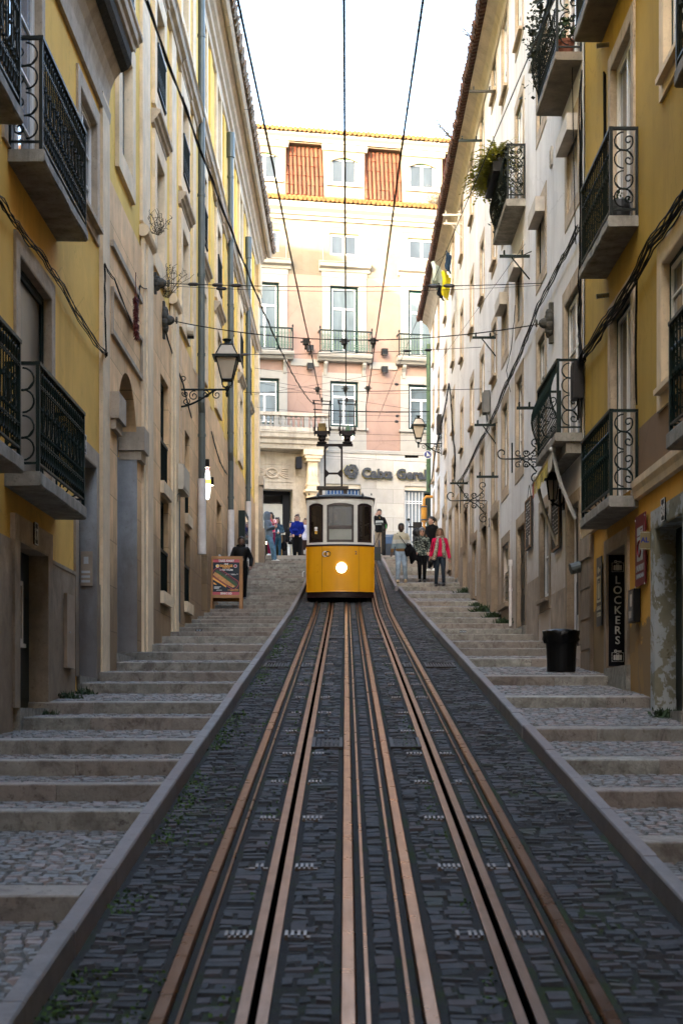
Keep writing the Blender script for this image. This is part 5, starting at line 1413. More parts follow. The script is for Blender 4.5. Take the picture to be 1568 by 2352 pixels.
# ---------------------------------------------------------------- wall lanterns
def lantern(T, u, wd, z, h, label, s=1.0):
    """z: lantern foot; arm from the wall (w=0) to w=wd at z"""
    root = thing('wall_lantern', label, 'street lamp', T(u, 0, z-.3), 'ornate street lanterns')
    a = MB(T)
    a.tube([(u, .0, z), (u, wd, z)], .022*s, 8)
    a.tube([(u, wd*(1-math.cos(t)*1)*.0+wd*(.02+.72*k/10), z-.36*s*(1-(k/10)**1.6)) for k, t in enumerate([0]*11)], .022*s, 6)
    for (cx, cz, r, a0, sg) in ((.78, -.11, .10, 1.6, 1), (.55, -.10, .09, 2.2, -1), (.30, -.13, .11, 1.2, 1), (.14, -.25, .08, .8, -1), (.12, -.09, .07, 2.5, 1), (.43, -.2, .05, 0, 1)):
        a.tube([(u, wd*cx+x*s, z+cz*s+y*s) for x, y in cscroll((0, 0), r, a0, 1.4, 16, .2, sg)], .012*s, 5)
    a.tube([(u, .02, z-.45*s), (u, .02, z+.34*s)], .016*s, 6)
    a.tube([(u, .02+x*s, z+.24*s+y*s) for x, y in cscroll((.05, 0), .07, 3.1, 1.3, 12, .3)], .011*s, 5)
    a.lathe((u, wd, z-.16*s), [(.008, 0), (.028*s, .03*s), (.036*s, .08*s), (.024*s, .12*s), (.05*s, .16*s), (.05*s, .2*s), (.02*s, .24*s)], 10)
    a.build('bracket', m_iron, root)
    zb = z+.2*s; zt = zb+.36*s*h
    def fr(w, z_): return [(u+sx*w, wd+sy*w, z_) for sx, sy in ((-1, -1), (1, -1), (1, 1), (-1, 1))]
    f = MB(T); wb, wt = .11*s, .225*s
    B_, T_ = fr(wb, zb), fr(wt, zt)
    for k in range(4):
        f.tube([B_[k], T_[k]], .016*s, 5); f.tube([B_[k], B_[(k+1) % 4]], .014*s, 5)
        f.tube([(u, wd, z+.02*s), (u+(B_[k][0]-u)*.9, wd+(B_[k][1]-wd)*.9, zb-.12*s), B_[k]], .011*s, 5)
    e0, e1 = fr(wt*1.28, zt-.02*s), fr(wt*1.28, zt+.03*s)
    r0, r1 = fr(wt*.98, zt+.05*s), fr(wt*.52, zt+.27*s)
    for p, q in ((e0, e1), (e1, r0)):
        for k in range(4): f.quad(p[k], p[(k+1) % 4], q[(k+1) % 4], q[k])
    f.polyg(e0[::-1]); f.polyg(r1)
    for k in range(4):
        f.tube([r0[k], r1[k]], .014*s, 5); f.tube([r1[k], r1[(k+1) % 4]], .014*s, 5); f.ell((r1[k][0], r1[k][1], r1[k][2]+.04*s), (.014*s, .014*s, .03*s), 6, 4)
    f.lathe((u, wd, zt+.27*s), [(.11*s, 0), (.1*s, .02*s), (.06*s, .05*s), (.06*s, .08*s), (.1*s, .11*s), (.1*s, .125*s), (.03*s, .14*s)], 10)
    f.build('lantern_frame', m_iron, root)
    g = MB(T); i0, i1 = fr(wb*.93, zb), fr(wt*.93, zt-.02*s); 
    for k in range(4): g.quad(i0[k], i0[(k+1) % 4], i1[(k+1) % 4], i1[k])
    s0, s1 = fr(wt*.94, zt+.055*s), fr(wt*.5, zt+.262*s)
    for k in range(4): g.quad(s0[k], s0[(k+1) % 4], s1[(k+1) % 4], s1[k])
    g.build('lantern_glass', m_lampglass, root, fix=False)
lantern(TL, 30.3, .92, CZ+(1640-894.6)*30.3/FP, 1.28, 'ornate iron lantern on a scrolled bracket over the stone clad wall, the larger one', .92)
lantern(TR, 53.2, .80, CZ+(1640-1019)*53.2/FP, 1.28, 'ornate iron lantern on a scrolled bracket near the green pole, the smaller and farther one', .9)

# ---------------------------------------------------------------- downpipes
def pipe(T, u, w, z0, z1, r, label, white=0, cap=False, jog=None, mat=None):
    f = MB(T)
    pts = [(u, w, z0), (u, w, z1)] if not jog else [(u+.12, w, z0), (u+.12, w, jog-.2), (u, w, jog), (u, w, z1)]
    f.tube(pts, r, 12)
    z = z0+.8
    while z < z1: f.tube([(u+(.12 if jog and z < jog-.1 else 0), w, z), (u+(.12 if jog and z < jog-.1 else 0), w, z+.06)], r*1.18, 12); z += 1.7
    if cap: f.tube([(u, w, z1-.6), (u, w, z1+.05)], r*1.45, 12)
    ob = f.build('downpipe', mat or m_pipe, smooth=False)
    if white:
        g = MB(T); uu = u+(.12 if jog else 0); g.tube([(uu, w, z0-.01), (uu, w, white)], r*1.22, 12); g.build('white_lower_sleeve', m_pipe_w, ob)
    tag(ob, label, 'downpipe', 'downpipes of the stone clad tenement')
pipe(TL, 33.4, .13, 5.4, 18.0, .075, 'grey downpipe next to the lit vertical sign, running up to the eaves', 7.0, jog=8.6)
pipe(TL, 41.6, .13, 5.2, 17.35, .075, 'grey downpipe with dark head ending below the eaves, its white foot behind the signboard', 7.4, True, 8.9)
pipe(TL, 48.9, .13, 6.5, 16.8, .075, 'grey downpipe with dark head closest to the street corner with the plaza', 8.6, True)
pipe(TL, 29.3, .07, 3.7, 6.1, .045, 'thin grey conduit pipe rising to the beige box on the stone wall')
pipe(TL, 29.65, .05, 3.7, 6.0, .035, 'thinner of the two conduit pipes under the beige box on the stone wall')
u, z = onL(421, 1068)
f = MB(TL); f.box(29.1, 30.2, .04, .2, 6.15, 6.62); bx = f.build('junction_box', m_beige); f = MB(TL); f.box(29.15, 30.15, .2, .21, 6.2, 6.57); f.build('lid', m_beige, bx)
f = MB(TL); f.tube([(29.2, .09, 6.15), (29.2, .09, 6.08), (29.0, .09, 6.02), (29.0, .09, 5.9)], .018, 5); f.build('cable_tail', m_cable, bx)
tag(bx, 'beige electrical box on the travertine wall below the large lantern', 'electrical box')
f = MB(TL); f.tube([(30.3, .02, 6.62), (30.3, .02, 9.0)], .014, 5); tag(f.build('conduit_strip', m_frame_w), 'thin white conduit strip climbing from the beige box to the large lantern', 'conduit')
f = MB(TL); f.tube([(31.2, .02, 9.62), (31.2, .2, 9.6)], .13, 12); ob = f.build('alarm_siren', m_beige); g = MB(TL); g.tube([(31.2, .02, 9.5), (31.2, .19, 9.5)], .06, 8); g.build('strobe', m_black, ob); tag(ob, 'cream alarm siren on the tenement wall above the large lantern', 'alarm')
# green pole at the far corner
f = MB(TW); gx, gy = 3.36, 60.3
f.tube([(gx, gy, 7.7), (gx, gy, 16.2)], .10, 12)
for z in (10, 11.5, 13, 14.3, 15.4, 15.9): f.tube([(gx, gy, z), (gx, gy, z+.05)], .115, 12)
f.tube([(gx+.2, gy-.05, 7.7), (gx+.2, gy-.05, 11.6)], .06, 8)
ob = f.build('green_pole', m_pipe_g); tag(ob, 'tall green pole at the corner of the white house, loaded with wires', 'pole')
f = MB(TW); f.box(gx-.2, gx+.2, gy-.35, gy-.12, 9.4, 10.4); f.prism([(gx-.2, gy-.35, 10.4), (gx+.2, gy-.35, 10.4), (gx+.2, gy-.12, 10.5), (gx-.2, gy-.12, 10.5)], (0, 0, -.1)); f.build('switch_box', m_irong, ob)
# round dog sign
p = at(982, 1044, 55.4)
def TS(a, c, z): return (p.x+a*.52, p.y+c, p.z+z*.52)
f = MB(TS); f.prism([(.29*math.cos(2*math.pi*k/28), 0, .29*math.sin(2*math.pi*k/28)) for k in range(28)], (0, .02, 0)); so = f.build('round_dog_sign', m_white)
f = MB(TS); f.prism([(.215*math.cos(2*math.pi*k/28), -.004, .215*math.sin(2*math.pi*k/28)) for k in range(28)], (0, .003, 0)); f.build('blue_disc', m_blue, so)
f = MB(TS); f.tube([(.235*math.cos(2*math.pi*k/28), -.004, .235*math.sin(2*math.pi*k/28)) for k in range(28)], .006, 4, closed=True); f.build('blue_ring', m_blue, so)
f = MB(TS)
for pts, r in (([(-.11, -.14), (-.06, -.12), (-.05, -.02), (-.03, .06), (-.06, .14)], .014), ([(-.02, -.12), (-.01, -.03), (.05, -.02), (.1, -.03), (.1, -.12)], .017), ([(-.01, -.03), (-.0, .05), (.02, .07)], .022), ([(.05, -.03), (.055, -.12)], .013), ([(.1, -.03), (.13, -.1)], .012)):
    f.tube([(x, -.006, z) for x, z in pts], r, 5)
f.build('dog_pictogram', m_white, so)
f = MB(TS); f.tube([(.0, .012, .29), (.0, .012, .42), (.35, .03, .42)], .012, 5); f.build('hanger', m_iron, so)
tag(so, 'round white and blue sign with a dog pictogram beside the green pole', 'sign')
# yellow gas riser
f = MB(TW); q = at(975, 1180, 57.2)
f.tube([(q.x+.3, q.y, q.z+.62), (q.x+.05, q.y, q.z+.62), (q.x-.03, q.y, q.z+.54), (q.x-.03, q.y, q.z-.55)], .05, 8); f.tube([(q.x-.03, q.y, q.z+.3), (q.x-.03, q.y, q.z-.3)], .11, 12); f.tube([(q.x-.03, q.y, q.z-.5), (q.x+.05, q.y, q.z-.58), (q.x+.3, q.y, q.z-.6)], .05, 8)
ob = f.build('gas_riser', m_gas); f = MB(TW); f.tube([(q.x-.03, q.y, q.z+.27), (q.x-.03, q.y, q.z+.22)], .114, 12); f.tube([(q.x-.03, q.y, q.z-.2), (q.x-.03, q.y, q.z-.26)], .114, 12); f.build('band', m_gas_b, ob)
tag(ob, 'yellow pipe with a thick cylinder fixed at the corner of the white house', 'gas pipe')

# ---------------------------------------------------------------- wires
def wire(pts, r, label, mat=None, name='overhead_wire', cat='wire', sag=0.0, n=24, group=None, extras=None):
    P = [Vector(p) for p in pts]
    out = []
    for a, b_ in zip(P, P[1:]):
        for k in range(n): 
            t = k/n; v = a.lerp(b_, t); v.z -= sag*4*t*(1-t); out.append(v)
    out.append(P[-1])
    f = MB(TW); f.tube(out, r, 5); ob = f.build(name, mat or m_wire); tag(ob, label, cat, group)
    if extras:
        e = MB(TW)
        for t, rr, ln in extras:
            v = P[0].lerp(P[-1], t); v.z -= sag*4*t*(1-t); d = (P[-1]-P[0]).normalized()
            e.tube([v-d*ln, v-d*ln*.6, v+d*ln*.6, v+d*ln], [rr*.5, rr, rr, rr*.5], 8)
        e.build('insulator', m_porc, ob)
    return ob
tx = lambda x, y: Vector((x, y, 10.05-.1172*(41.2-y) if y < 41.2 else 10.05+.1*(y-41.2)))
for (x0, x1, w) in ((-.68, -.50, 'hung over the kerb side of the tram, meeting the nearer trolley'), (-.03, .12, 'running straight above the tram headlamp to its other trolley'), (.43, .64, 'above the empty track, passing beside the trolley frames')):
    pts = [tx(x0, -4), tx(x0+(x1-x0)*.4, 14), tx(x0+(x1-x0)*.7, 27), tx(x1, 41.0)]
    if x0 > .3: pts += [Vector((.9, 57, 12.2))]
    wire(pts, .0105, 'dark contact wire '+w, sag=.05)
a, c = at(335, 0, 9.5), at(720, 928, 41)
f = MB(TW); pts = []
for k in range(91):
    t = k/90; v = a.lerp(c, t); v = at(335+385*0, 0, 9.5).lerp(c, t); v.z -= .72*4*t*(1-t)*.55
    for q in (0,): pts.append(v)
ext = a+(a-c)*.25
f.tube([ext]+pts, .008, 6)
f.tube([p+Vector((.012*math.cos(k*1.1), 0, .012*math.sin(k*1.1))) for k, p in enumerate(pts)], .006, 4)
tag(f.build('twisted_cable', m_cable), 'thick black twisted cable sagging from above the ochre house down to the trolleys', 'cable')
wire([at(1290, -40, 11), at(1215, 125, 13.5), at(963, 720, 33), at(868, 962, 50)], .006, 'thin feeder wire descending past the balcony with plants toward the green street lamp')
wire([at(1205, 560, 24), at(940, 925, 52)], .004, 'very thin slanting wire strung along the white house')
def span(y0, x0p, y0p, x1p, y1p, sag, r, label, extras=(), dR=None):
    uL, zL = onL(x0p, y0p); uR, zR = onR(x1p, y1p)
    return wire([TL(uL, .12, zL), TR(uR, .12, zR)], r, label, sag=sag, n=30, extras=[(t, .03, .09) for t in extras])
span(26, 355, 650, 1262, 650, .06, .007, 'upper cross street span wire with brown insulators, from the pilaster cap to the white house', (.085, .15, .72, .76, .2))
span(26, 355, 655, 1255, 655, .10, .004, 'thin companion of the upper span wire, just beneath it', (.16,))
span(27, 374, 735, 1266, 742, .31, .009, 'thick span wire between the two corroded rosettes that carries the contact wires')
span(36, 474, 814, 1116, 797, .05, .007, 'span wire behind the large lantern head, ending between white house windows', (.12, .8, .72))
span(36, 553, 901, 1118, 893, .02, .008, 'span wire level with the large lantern bracket carrying hangers for the contact wires')
for k, (x0, y0, d0, x1, y1, d1, sg) in enumerate([(585, 845, 54, 985, 888, 59, .06), (585, 905, 54, 985, 836, 59, .05), (590, 868, 55, 985, 900, 60, .25), (590, 960, 56, 985, 968, 60, .04), (590, 985, 57, 985, 1000, 60, .05), (598, 1035, 60, 985, 1062, 60, .02), (590, 935, 54, 985, 955, 60, .1), (600, 880, 55, 985, 945, 60, .05), (590, 1005, 57, 985, 1010, 60, .08)]):
    wire([at(x0, y0, d0), at(x1, y1, d1)], .006, ['wire rising gently across the plaza to the green pole', 'wire falling from the green pole toward the stone tenement corner', 'sagging wire across the first floor windows of the bank', 'straight wire in front of the stone balustrade', 'lower straight wire passing the balustrade foot', 'low wire crossing above the bank lettering', 'sagging wire behind the trolley frames', 'oblique wire from the tenement corner to the pole top', 'wire grazing the portal balcony edge'][k], sag=sg, extras=[(.8, .05, .08)] if k in (0, 3, 6) else None)
ob = wire([at(720, 940, 58), at(985, 945, 60)], .022, 'thick bundled black cable between the trolley and the green pole', sag=.05, mat=m_cable)
wire([at(560, 250, 40), at(1030, 240, 44)], .006, 'thin wire crossing the open sky above the bank roof', sag=.12)
# hangers where contact wires meet span wires
for (x, y, z, lab) in ((-.62, 27.2, 8.40, 'kerb side'), (.05, 27.2, 8.41, 'middle'), (.55, 27.2, 8.42, 'empty track side'), (-.55, 36.1, 9.43, 'kerb side far'), (.09, 36.1, 9.44, 'middle far'), (.61, 36.1, 9.45, 'empty track far')):
    f = MB(TW); f.box(x-.05, x+.05, y-.05, y+.05, z-.02, z+.07); f.tube([(x, y, z-.1), (x, y, z-.02)], .02, 6); f.tube([(x-.09, y, z+.03), (x+.09, y, z+.03)], .014, 5); ob = f.build('wire_hanger', m_anchor)
    tag(ob, 'small metal hanger clamping the '+lab+' contact wire to its span wire', 'wire hanger', 'contact wire hangers')
def rosette(T, u, z, label, r=.26):
    f = MB(T); f.lathe((u, .0, z), [(.02, -.01), (.02, 0)], 6)
    for k in range(9):
        an = 2*math.pi*k/9; f.ell((u+r*.55*math.cos(an)*.7, .07, z+r*.6*math.sin(an)), (.07*r/.26, .06, .09*r/.26), 7, 5)
    f.ell((u, .12, z), (.08, .12, .09), 8, 6); f.box(u-.05, u+.05, 0, .07, z-r*1.25, z+r*1.25)
    f.tube([(u+.05*math.cos(a_), .27+.0*a_, z+.05*math.sin(a_)) for a_ in [2*math.pi*k/8 for k in range(8)]], .016, 5, closed=True)
    tag(f.build('wall_rosette', m_anchor), label, 'wall anchor', 'cast iron wire anchors')
uu, zz = onL(370, 735); rosette(TL, uu, zz, 'corroded cast iron wire anchor on the travertine beside the chili string')
uu, zz = onR(1270, 742); rosette(TR, uu, zz, 'greenish cast iron wire anchor on the white house beside the belly balcony')
uu, zz = onL(350, 650); rosette(TL, uu, zz, 'smaller corroded wire anchor near the pilaster cap with dry weeds', .14)
# ---------------------------------------------------------------- cables hugging the walls
def wallcable(side, px, r, label, strands=1, off=.05, jit=.02, sub=6, name='wall_cable', props=None):
    on, T = (onR, TR) if side == 'R' else (onL, TL)
    P = [on(x, y, off) for x, y in px]
    f = MB(T)
    for s in range(strands):
        pts = []
        ph = R.uniform(0, 6)
        for (a, c), (b_, d) in zip(P, P[1:]):
            for k in range(sub):
                t = k/sub
                pts.append((a+(b_-a)*t+R.uniform(-jit, jit), off+R.uniform(-jit, jit)*.6+.01*s, c+(d-c)*t-.03*math.sin(math.pi*t)+R.uniform(-jit, jit)+(s-strands/2)*r*1.3))
        pts.append((P[-1][0], off, P[-1][1]))
        f.tube(pts, r, 5)
    return tag(f.build(name, m_cable), label, 'cable')
wallcable('R', [(1640, 370), (1568, 465), (1500, 560), (1450, 660), (1395, 740), (1345, 815), (1336, 830)], .009, 'bundle of black cables slanting across the mustard house below its upper balcony', 8, .045, .014)
wallcable('R', [(1338, 825), (1332, 760), (1334, 650), (1336, 500), (1336, 160)], .010, 'vertical black cables climbing the joint between mustard and white houses', 4, .05, .02)
wallcable('R', [(1330, 520), (1290, 600), (1238, 700), (1205, 790), (1165, 880), (1130, 965), (1105, 1010), (1066, 1092), (1050, 1110)], .008, 'long black cable bundle sweeping down the middle of the white house', 5, .045, .016)
wallcable('R', [(1052, 1112), (1044, 1100), (1046, 1050), (1040, 980), (1036, 910), (1032, 880), (1022, 940), (1010, 990), (1000, 1040), (992, 1100), (985, 1120)], .009, 'looped black cable bundle on the far part of the white house down to the corner', 4, .045, .016)
wallcable('R', [(1316, 30), (1314, 200), (1318, 420), (1322, 560)], .007, 'thin black cord hanging down past the rolled shutters of the white house', 1, .1, .006)
wallcable('R', [(1183, 700), (1173, 800), (1162, 850), (1172, 900)], .007, 'thin loose black cord below a rolled shutter of the white house', 1, .05, .01)
wallcable('R', [(1463, 640), (1460, 800), (1462, 930)], .009, 'pair of thin black cords dropping beside the lower mustard balcony', 2, .04, .003)
wallcable('R', [(1390, 165), (1391, 400), (1392, 560)], .012, 'three black cords running down the mustard wall beside the upper balcony door', 3, .04, .003)
wallcable('L', [(-60, 390), (0, 460), (40, 520), (90, 580), (140, 655), (200, 760), (246, 818)], .006, 'bundle of black cables slanting down the ochre house to its pale quoin', 5, .045, .014)
wallcable('L', [(243, 820), (240, 700), (240, 605), (262, 640), (310, 760), (320, 655), (345, 660)], .007, 'black cables looping around the framed panels above the arched door', 2, .07, .008)
wallcable('L', [(378, 750), (395, 810), (420, 880), (440, 960)], .009, 'thin wires trailing from the corroded anchor to the large lantern', 2, .05, .006)
wallcable('L', [(485, 990), (505, 1060), (522, 1090)], .009, 'thin black wire draped between two downpipes above the lit sign', 2, .05, .008)
def cabox(px, py, w, h, label, mat=m_black):
    u, z = onR(px, py); f = MB(TR); f.box(u-w/2, u+w/2, .02, .16, z-h/2, z+h/2); f.box(u-w/2+.03, u+w/2-.03, .1605, .172, z-h/2+.03, z+h/2-.03)
    for k in range(6): f.tube([(u-w/3+k*w/8, .08, z-h/2), (u-w/3+k*w/8+R.uniform(-.1, .1), .06, z-h/2-R.uniform(.15, .4))], .007, 4)
    tag(f.build('cable_box', mat), label, 'cable box')
cabox(1340, 875, .28, .52, 'black cable splice box with dangling wires beside the belly balcony of the white house', plain('rusty_black_box', (.008, .004, .003), .6, .5, 4))
cabox(1125, 925, .4, .5, 'pale grey cable splice box on the white house along the thick cable sweep', plain('grey_cable_box', (.12, .12, .115), .6))
cabox(1014, 975, .5, .62, 'black cable splice box on the far part of the white house above the round sign')
# clothes line brackets of the white house
for (x0, x1, y, strut, lab) in ((1078, 1139, 209, 0, 'topmost, rusty brown and close under the eaves'), (1053, 1107, 322, 0, 'dark green, level with the planted balcony rail'), (1016, 1065, 493, 0, 'grey, one floor below the eaves'), (1018, 1062, 513, 1, 'grey with a strut, just above the hanging laundry'), (1147, 1216, 588, 1, 'green with a strut, under the planted balcony'), (1084, 1139, 775, 1, 'green with two hooks by the thick span wire'), (1186, 1225, 937, 0, 'green, nearest the belly balcony'), (1089, 1139, 976, 1, 'green with a strut, beside the pale splice box'), (1094, 1144, 1095, 0, 'green, over the sloping doorways'), (1033, 1074, 1110, 1, 'green with a strut, the lowest and farthest')):
    u, z = onR(x1, y); L = (x1-x0)*u/FP
    f = MB(TR); f.box(u-.02, u+.02, 0, L, z-.025, z+.025)
    for k in (.25, .85): f.tube([(u, L*k, z+.025), (u, L*k, z+.09)], .02, 6); f.tube([(u-.03, L*k, z+.09), (u+.03, L*k, z+.09)], .018, 6)
    if strut: f.tube([(u, .0, z-.42), (u, L*.6, z-.02)], .014, 5); f.tube([(u-.3, 0, z), (u, L*.3, z)], .01, 4)
    tag(f.build('clothesline_bracket', m_irong if y not in (209, 493, 513) else (m_anchor if y == 209 else m_frame_old)), 'clothes line bracket on the white house: '+lab, 'bracket', 'clothes line brackets of the white house')
# wrought iron sign brackets
def scroll_bracket(px0, px1, py, label, S=1.0):
    u, z = onR(px1, py); L = (px1-px0)*u/FP
    f = MB(TR); r = .013
    f.tube([(u, 0, z), (u, L*.9, z)], r, 5)
    for k in (.3, .55):
        for sg in (1, -1):
            for d in (1, -1): f.tube([(u, L*k+d*x, z+sg*y) for x, y in [(0, 0), (.05*S, .05*S)]+cscroll((.09*S, .13*S), .075*S, -2.4, 1.1, 12, .3)], r*.8, 5)
    f.tube([(u, L*.88, z+.35*S), (u, L*.88, z-.3*S)], r, 5)
    f.tube([(u, L*.9+x, z+y) for x, y in [(-.2, .02), (0, 0), (.18*S, .0)]+cscroll((.2*S, .12*S), .12*S, -1.6, .9, 12, .3)], r, 5)
    f.tube([(u, x, z+y) for x, y in [(.6*L, 0), (.35*L, -.08*S), (.08*L, -.28*S)]+cscroll((.1*L, -.42*S), .12*S, 1.5, 1.1, 12, .3, -1)], r, 5)
    f.tube([(u, x, z+y) for x, y in [(.6*L, 0), (.3*L, .1*S), (.1*L, .24*S)]+cscroll((.12*L, .36*S), .1*S, -1.5, 1.1, 12, .3)], r, 5)
    tag(f.build('scroll_bracket', m_iron), label, 'sign bracket')
scroll_bracket(1049, 1117, 1150, 'black scrolled wrought iron sign bracket without a sign over the middle doorways')
scroll_bracket(1167, 1238, 1054, 'dark green scrolled iron bracket close under the belly balcony', .8)
# awning
f = MB(TR); a0, a1 = 22.65, 25.05
f.quad((a0, .04, 5.86), (a1, .04, 5.76), (a1, .36, 5.62), (a0, .36, 5.76)); f.quad((a0, .04, 5.85), (a1, .04, 5.75), (a1, .36, 5.61), (a0, .36, 5.75))
aw = f.build('awning', m_awn, fix=False)
v = MB(TR); n = 24
for k in range(n):
    u, u2 = a0+(a1-a0)*k/n, a0+(a1-a0)*(k+1)/n
    zt, zt2 = 5.76-.14*k/n, 5.76-.14*(k+1)/n
    d1 = .2+.05*abs(math.sin(k*math.pi/4)); d2 = .2+.05*abs(math.sin((k+1)*math.pi/4))
    v.cur = 0 if 4 < k < 21 else (1 if k <= 4 else 2)
    v.quad((u, .365, zt), (u2, .365, zt2), (u2, .368+.01*math.sin(k), zt2-d2), (u, .368, zt-d1))
v.build('valance', [m_awn_y, m_frame_old, plain('valance_red_edge', (.45, .1, .07), .8)], aw, fix=False)
for (u, z0, zc, nm) in ((a0, 4.79, 5.78, 0), (24.55, 4.6, 5.66, 1)):
    q = MB(TR); 
    P = [(u, .36, zc), (u, .30, zc-.28), (u, .24, zc-.5), (u, .03, z0)]
    q.tube(P, .028, 4); q.ell((u, .36, zc+.01), (.05, .05, .05), 8, 6); q.build('awning_arm', m_alu if nm == 0 else m_frame_old, aw)
q = MB(TR); q.tube([(a0-.02, .06, 5.88), (a1, .06, 5.78)], .06, 10); q.tube([(a0, .36, 5.77), (a1, .36, 5.63)], .02, 6); q.build('awning_tube', m_alu, aw)
tag(aw, 'faded narrow awning with yellow valance over the shop door by the bin', 'awning')
# menu boards and little lantern
for (u, z0, z1, lab) in ((28.25, 4.95, 5.85, 'framed chalk menu board farther from the awning, tied with cords'), (24.65, 4.55, 5.45, 'framed chalk menu board behind the awning arm')):
    f = MB(TR); f.box(u-.42, u+.42, .02, .05, z0, z1); ob = f.build('menu_board', m_board if 0 else plain('chalk_board', (.02, .018, .016), .7))
    f = MB(TR); f.ring(u-.39, u+.39, z0+.03, z1-.03, .03, .0505, .062); f.build('board_frame', plain('board_frame_wood', (.20, .11, .05), .6), ob)
    f = MB(TR)
    for k in range(11):
        z = z1-.1-k*.06
        x = u+.34
        while x > u-.3:
            w = R.uniform(.03, .1)
            if R.random() < .7: f.box(x-w, x, .0505, .0525, z, z+.018)
            x -= w+.025
    f.build('chalk_lines', plain('chalk', (.45, .45, .43), .9), ob)
    f = MB(TR); f.box(u-.38, u-.12, .0505, .0535, z0+.05, z0+.22); f.build('price_card', m_frame_old, ob)
    f = MB(TR); f.tube([(u-.3, .03, z1), (u, .03, z1+.25), (u+.3, .03, z1)], .006, 4); f.build('cord', m_cable, ob)
    tag(ob, lab, 'menu board')
u, w, z = 24.0, .18, 5.25
f = MB(TR); f.lathe((u, w, z), [(.01, -.1), (.03, -.07), (.015, -.04), (.05, 0)], 8); f.lathe((u, w, z+.3), [(.14, 0), (.12, .03), (.07, .1), (.02, .13), (.012, .2)], 8)
for k in range(6):
    an = 2*math.pi*k/6; f.tube([(u+.06*math.cos(an), w+.06*math.sin(an), z), (u+.1*math.cos(an), w+.1*math.sin(an), z+.3)], .008, 4)
f.tube([(u, w, z-.05), (u, w*.4, z-.1), (u, 0, z-.02)], .02, 6); f.box(u-.05, u+.05, 0, .03, z-.15, z+.1)
ob = f.build('carriage_lantern', m_black); f = MB(TR); f.lathe((u, w, z), [(.055, .005), (.094, .29)], 6); f.build('lantern_glass', m_lampglass, ob, fix=False)
tag(ob, 'small black carriage lantern hanging under the awning', 'lantern')
u = 22.0; f = MB(TR); f.tube([(u, .02, 4.05), (u-.02, .2, 4.0)], .08, 12); f.box(u-.04, u+.04, .0, .05, 3.98, 4.1); ob = f.build('wall_spotlight', m_pipe); tag(ob, 'round metal wall spotlight under the lower mustard balcony', 'spotlight')

# ---------------------------------------------------------------- shop signs on the mustard house
def key_icon(fn, mb, x, z, s):
    def F(a, c): return fn(x+a*s, z+c*s)
    mb.tube([F(-.3+.13*math.cos(t), .13*math.sin(t)) for t in [2*math.pi*k/14 for k in range(14)]], .062*s, 5, closed=True)
def flat(mb, pts, fn, t=.004):
    p = [fn(*q) for q in pts]; e = fn(0, 0, t); o_ = fn(0, 0)
    mb.prism(p, (e[0]-o_[0], e[1]-o_[1], e[2]-o_[2]))
def rect(x0, x1, z0, z1): return [(x0, z0), (x1, z0), (x1, z1), (x0, z1)]
def key(mb, fn, x, z, s):
    n = 18
    for k in range(n):
        a, c = 2*math.pi*k/n, 2*math.pi*(k+1)/n
        flat(mb, [(x+s*(-.28+.2*math.cos(a)), z+s*.2*math.sin(a)), (x+s*(-.28+.2*math.cos(c)), z+s*.2*math.sin(c)), (x+s*(-.28+.08*math.cos(c)), z+s*.08*math.sin(c)), (x+s*(-.28+.08*math.cos(a)), z+s*.08*math.sin(a))], fn)
    flat(mb, rect(x-.09*s, x+.5*s, z-.06*s, z+.06*s), fn)
    for q in (.12, .28, .42): flat(mb, rect(x+q*s, x+(q+.08)*s, z-.14*s, z-.061*s), fn)
def suitcase(mb, fn, x, z, s):
    flat(mb, rect(x-.22*s, x+.22*s, z-.3*s, z+.3*s), fn); flat(mb, rect(x-.45*s, x-.26*s, z-.28*s, z+.28*s), fn); flat(mb, rect(x+.26*s, x+.45*s, z-.28*s, z+.28*s), fn)
    flat(mb, rect(x-.14*s, x-.09*s, z+.301*s, z+.4*s), fn); flat(mb, rect(x+.09*s, x+.14*s, z+.301*s, z+.4*s), fn); flat(mb, rect(x-.14*s, x+.14*s, z+.401*s, z+.45*s), fn)
def framebox(mb, fn, x, z, a, b_, t):
    flat(mb, rect(x-a, x+a, z+b_-t, z+b_), fn); flat(mb, rect(x-a, x+a, z-b_, z-b_+t), fn); flat(mb, rect(x-a, x-a+t, z-b_+t, z+b_-t), fn); flat(mb, rect(x+a-t, x+a, z-b_+t, z+b_-t), fn)
# tall panel on the far reveal of the shop door, facing down the street
yv = 20.03; xw = XR(20.05)
f = MB(TW); f.box(xw-.0, xw+.255, yv-.012, yv+.004, 2.58, 4.0); lk = f.build('lockers_sign', m_navy)
f = MB(TW); fn = lambda x, z, t=0: (xw+.115+x, yv-.0125-t, z)
for i, ch in enumerate('LOCKERS'):
    put_text(f, ch, .142, lambda x, y, t: fn(x, 4.0-1.42*(.223+.0903*i)-.05+y, t+.001), .002, .002)
f.build('letters', m_white, lk)
f = MB(TW)
key(f, fn, 0, 3.918, .095); suitcase(f, fn, .0, 3.838, .115); framebox(f, fn, 0, 3.843, .075, .058, .004); key(f, fn, 0, 2.772, .095); suitcase(f, fn, 0, 2.69, .115); framebox(f, fn, 0, 2.695, .075, .058, .004); f.build('luggage_icon', m_white, lk)
tag(lk, 'tall black panel reading LOCKERS with white luggage icons in the shop doorway', 'sign')
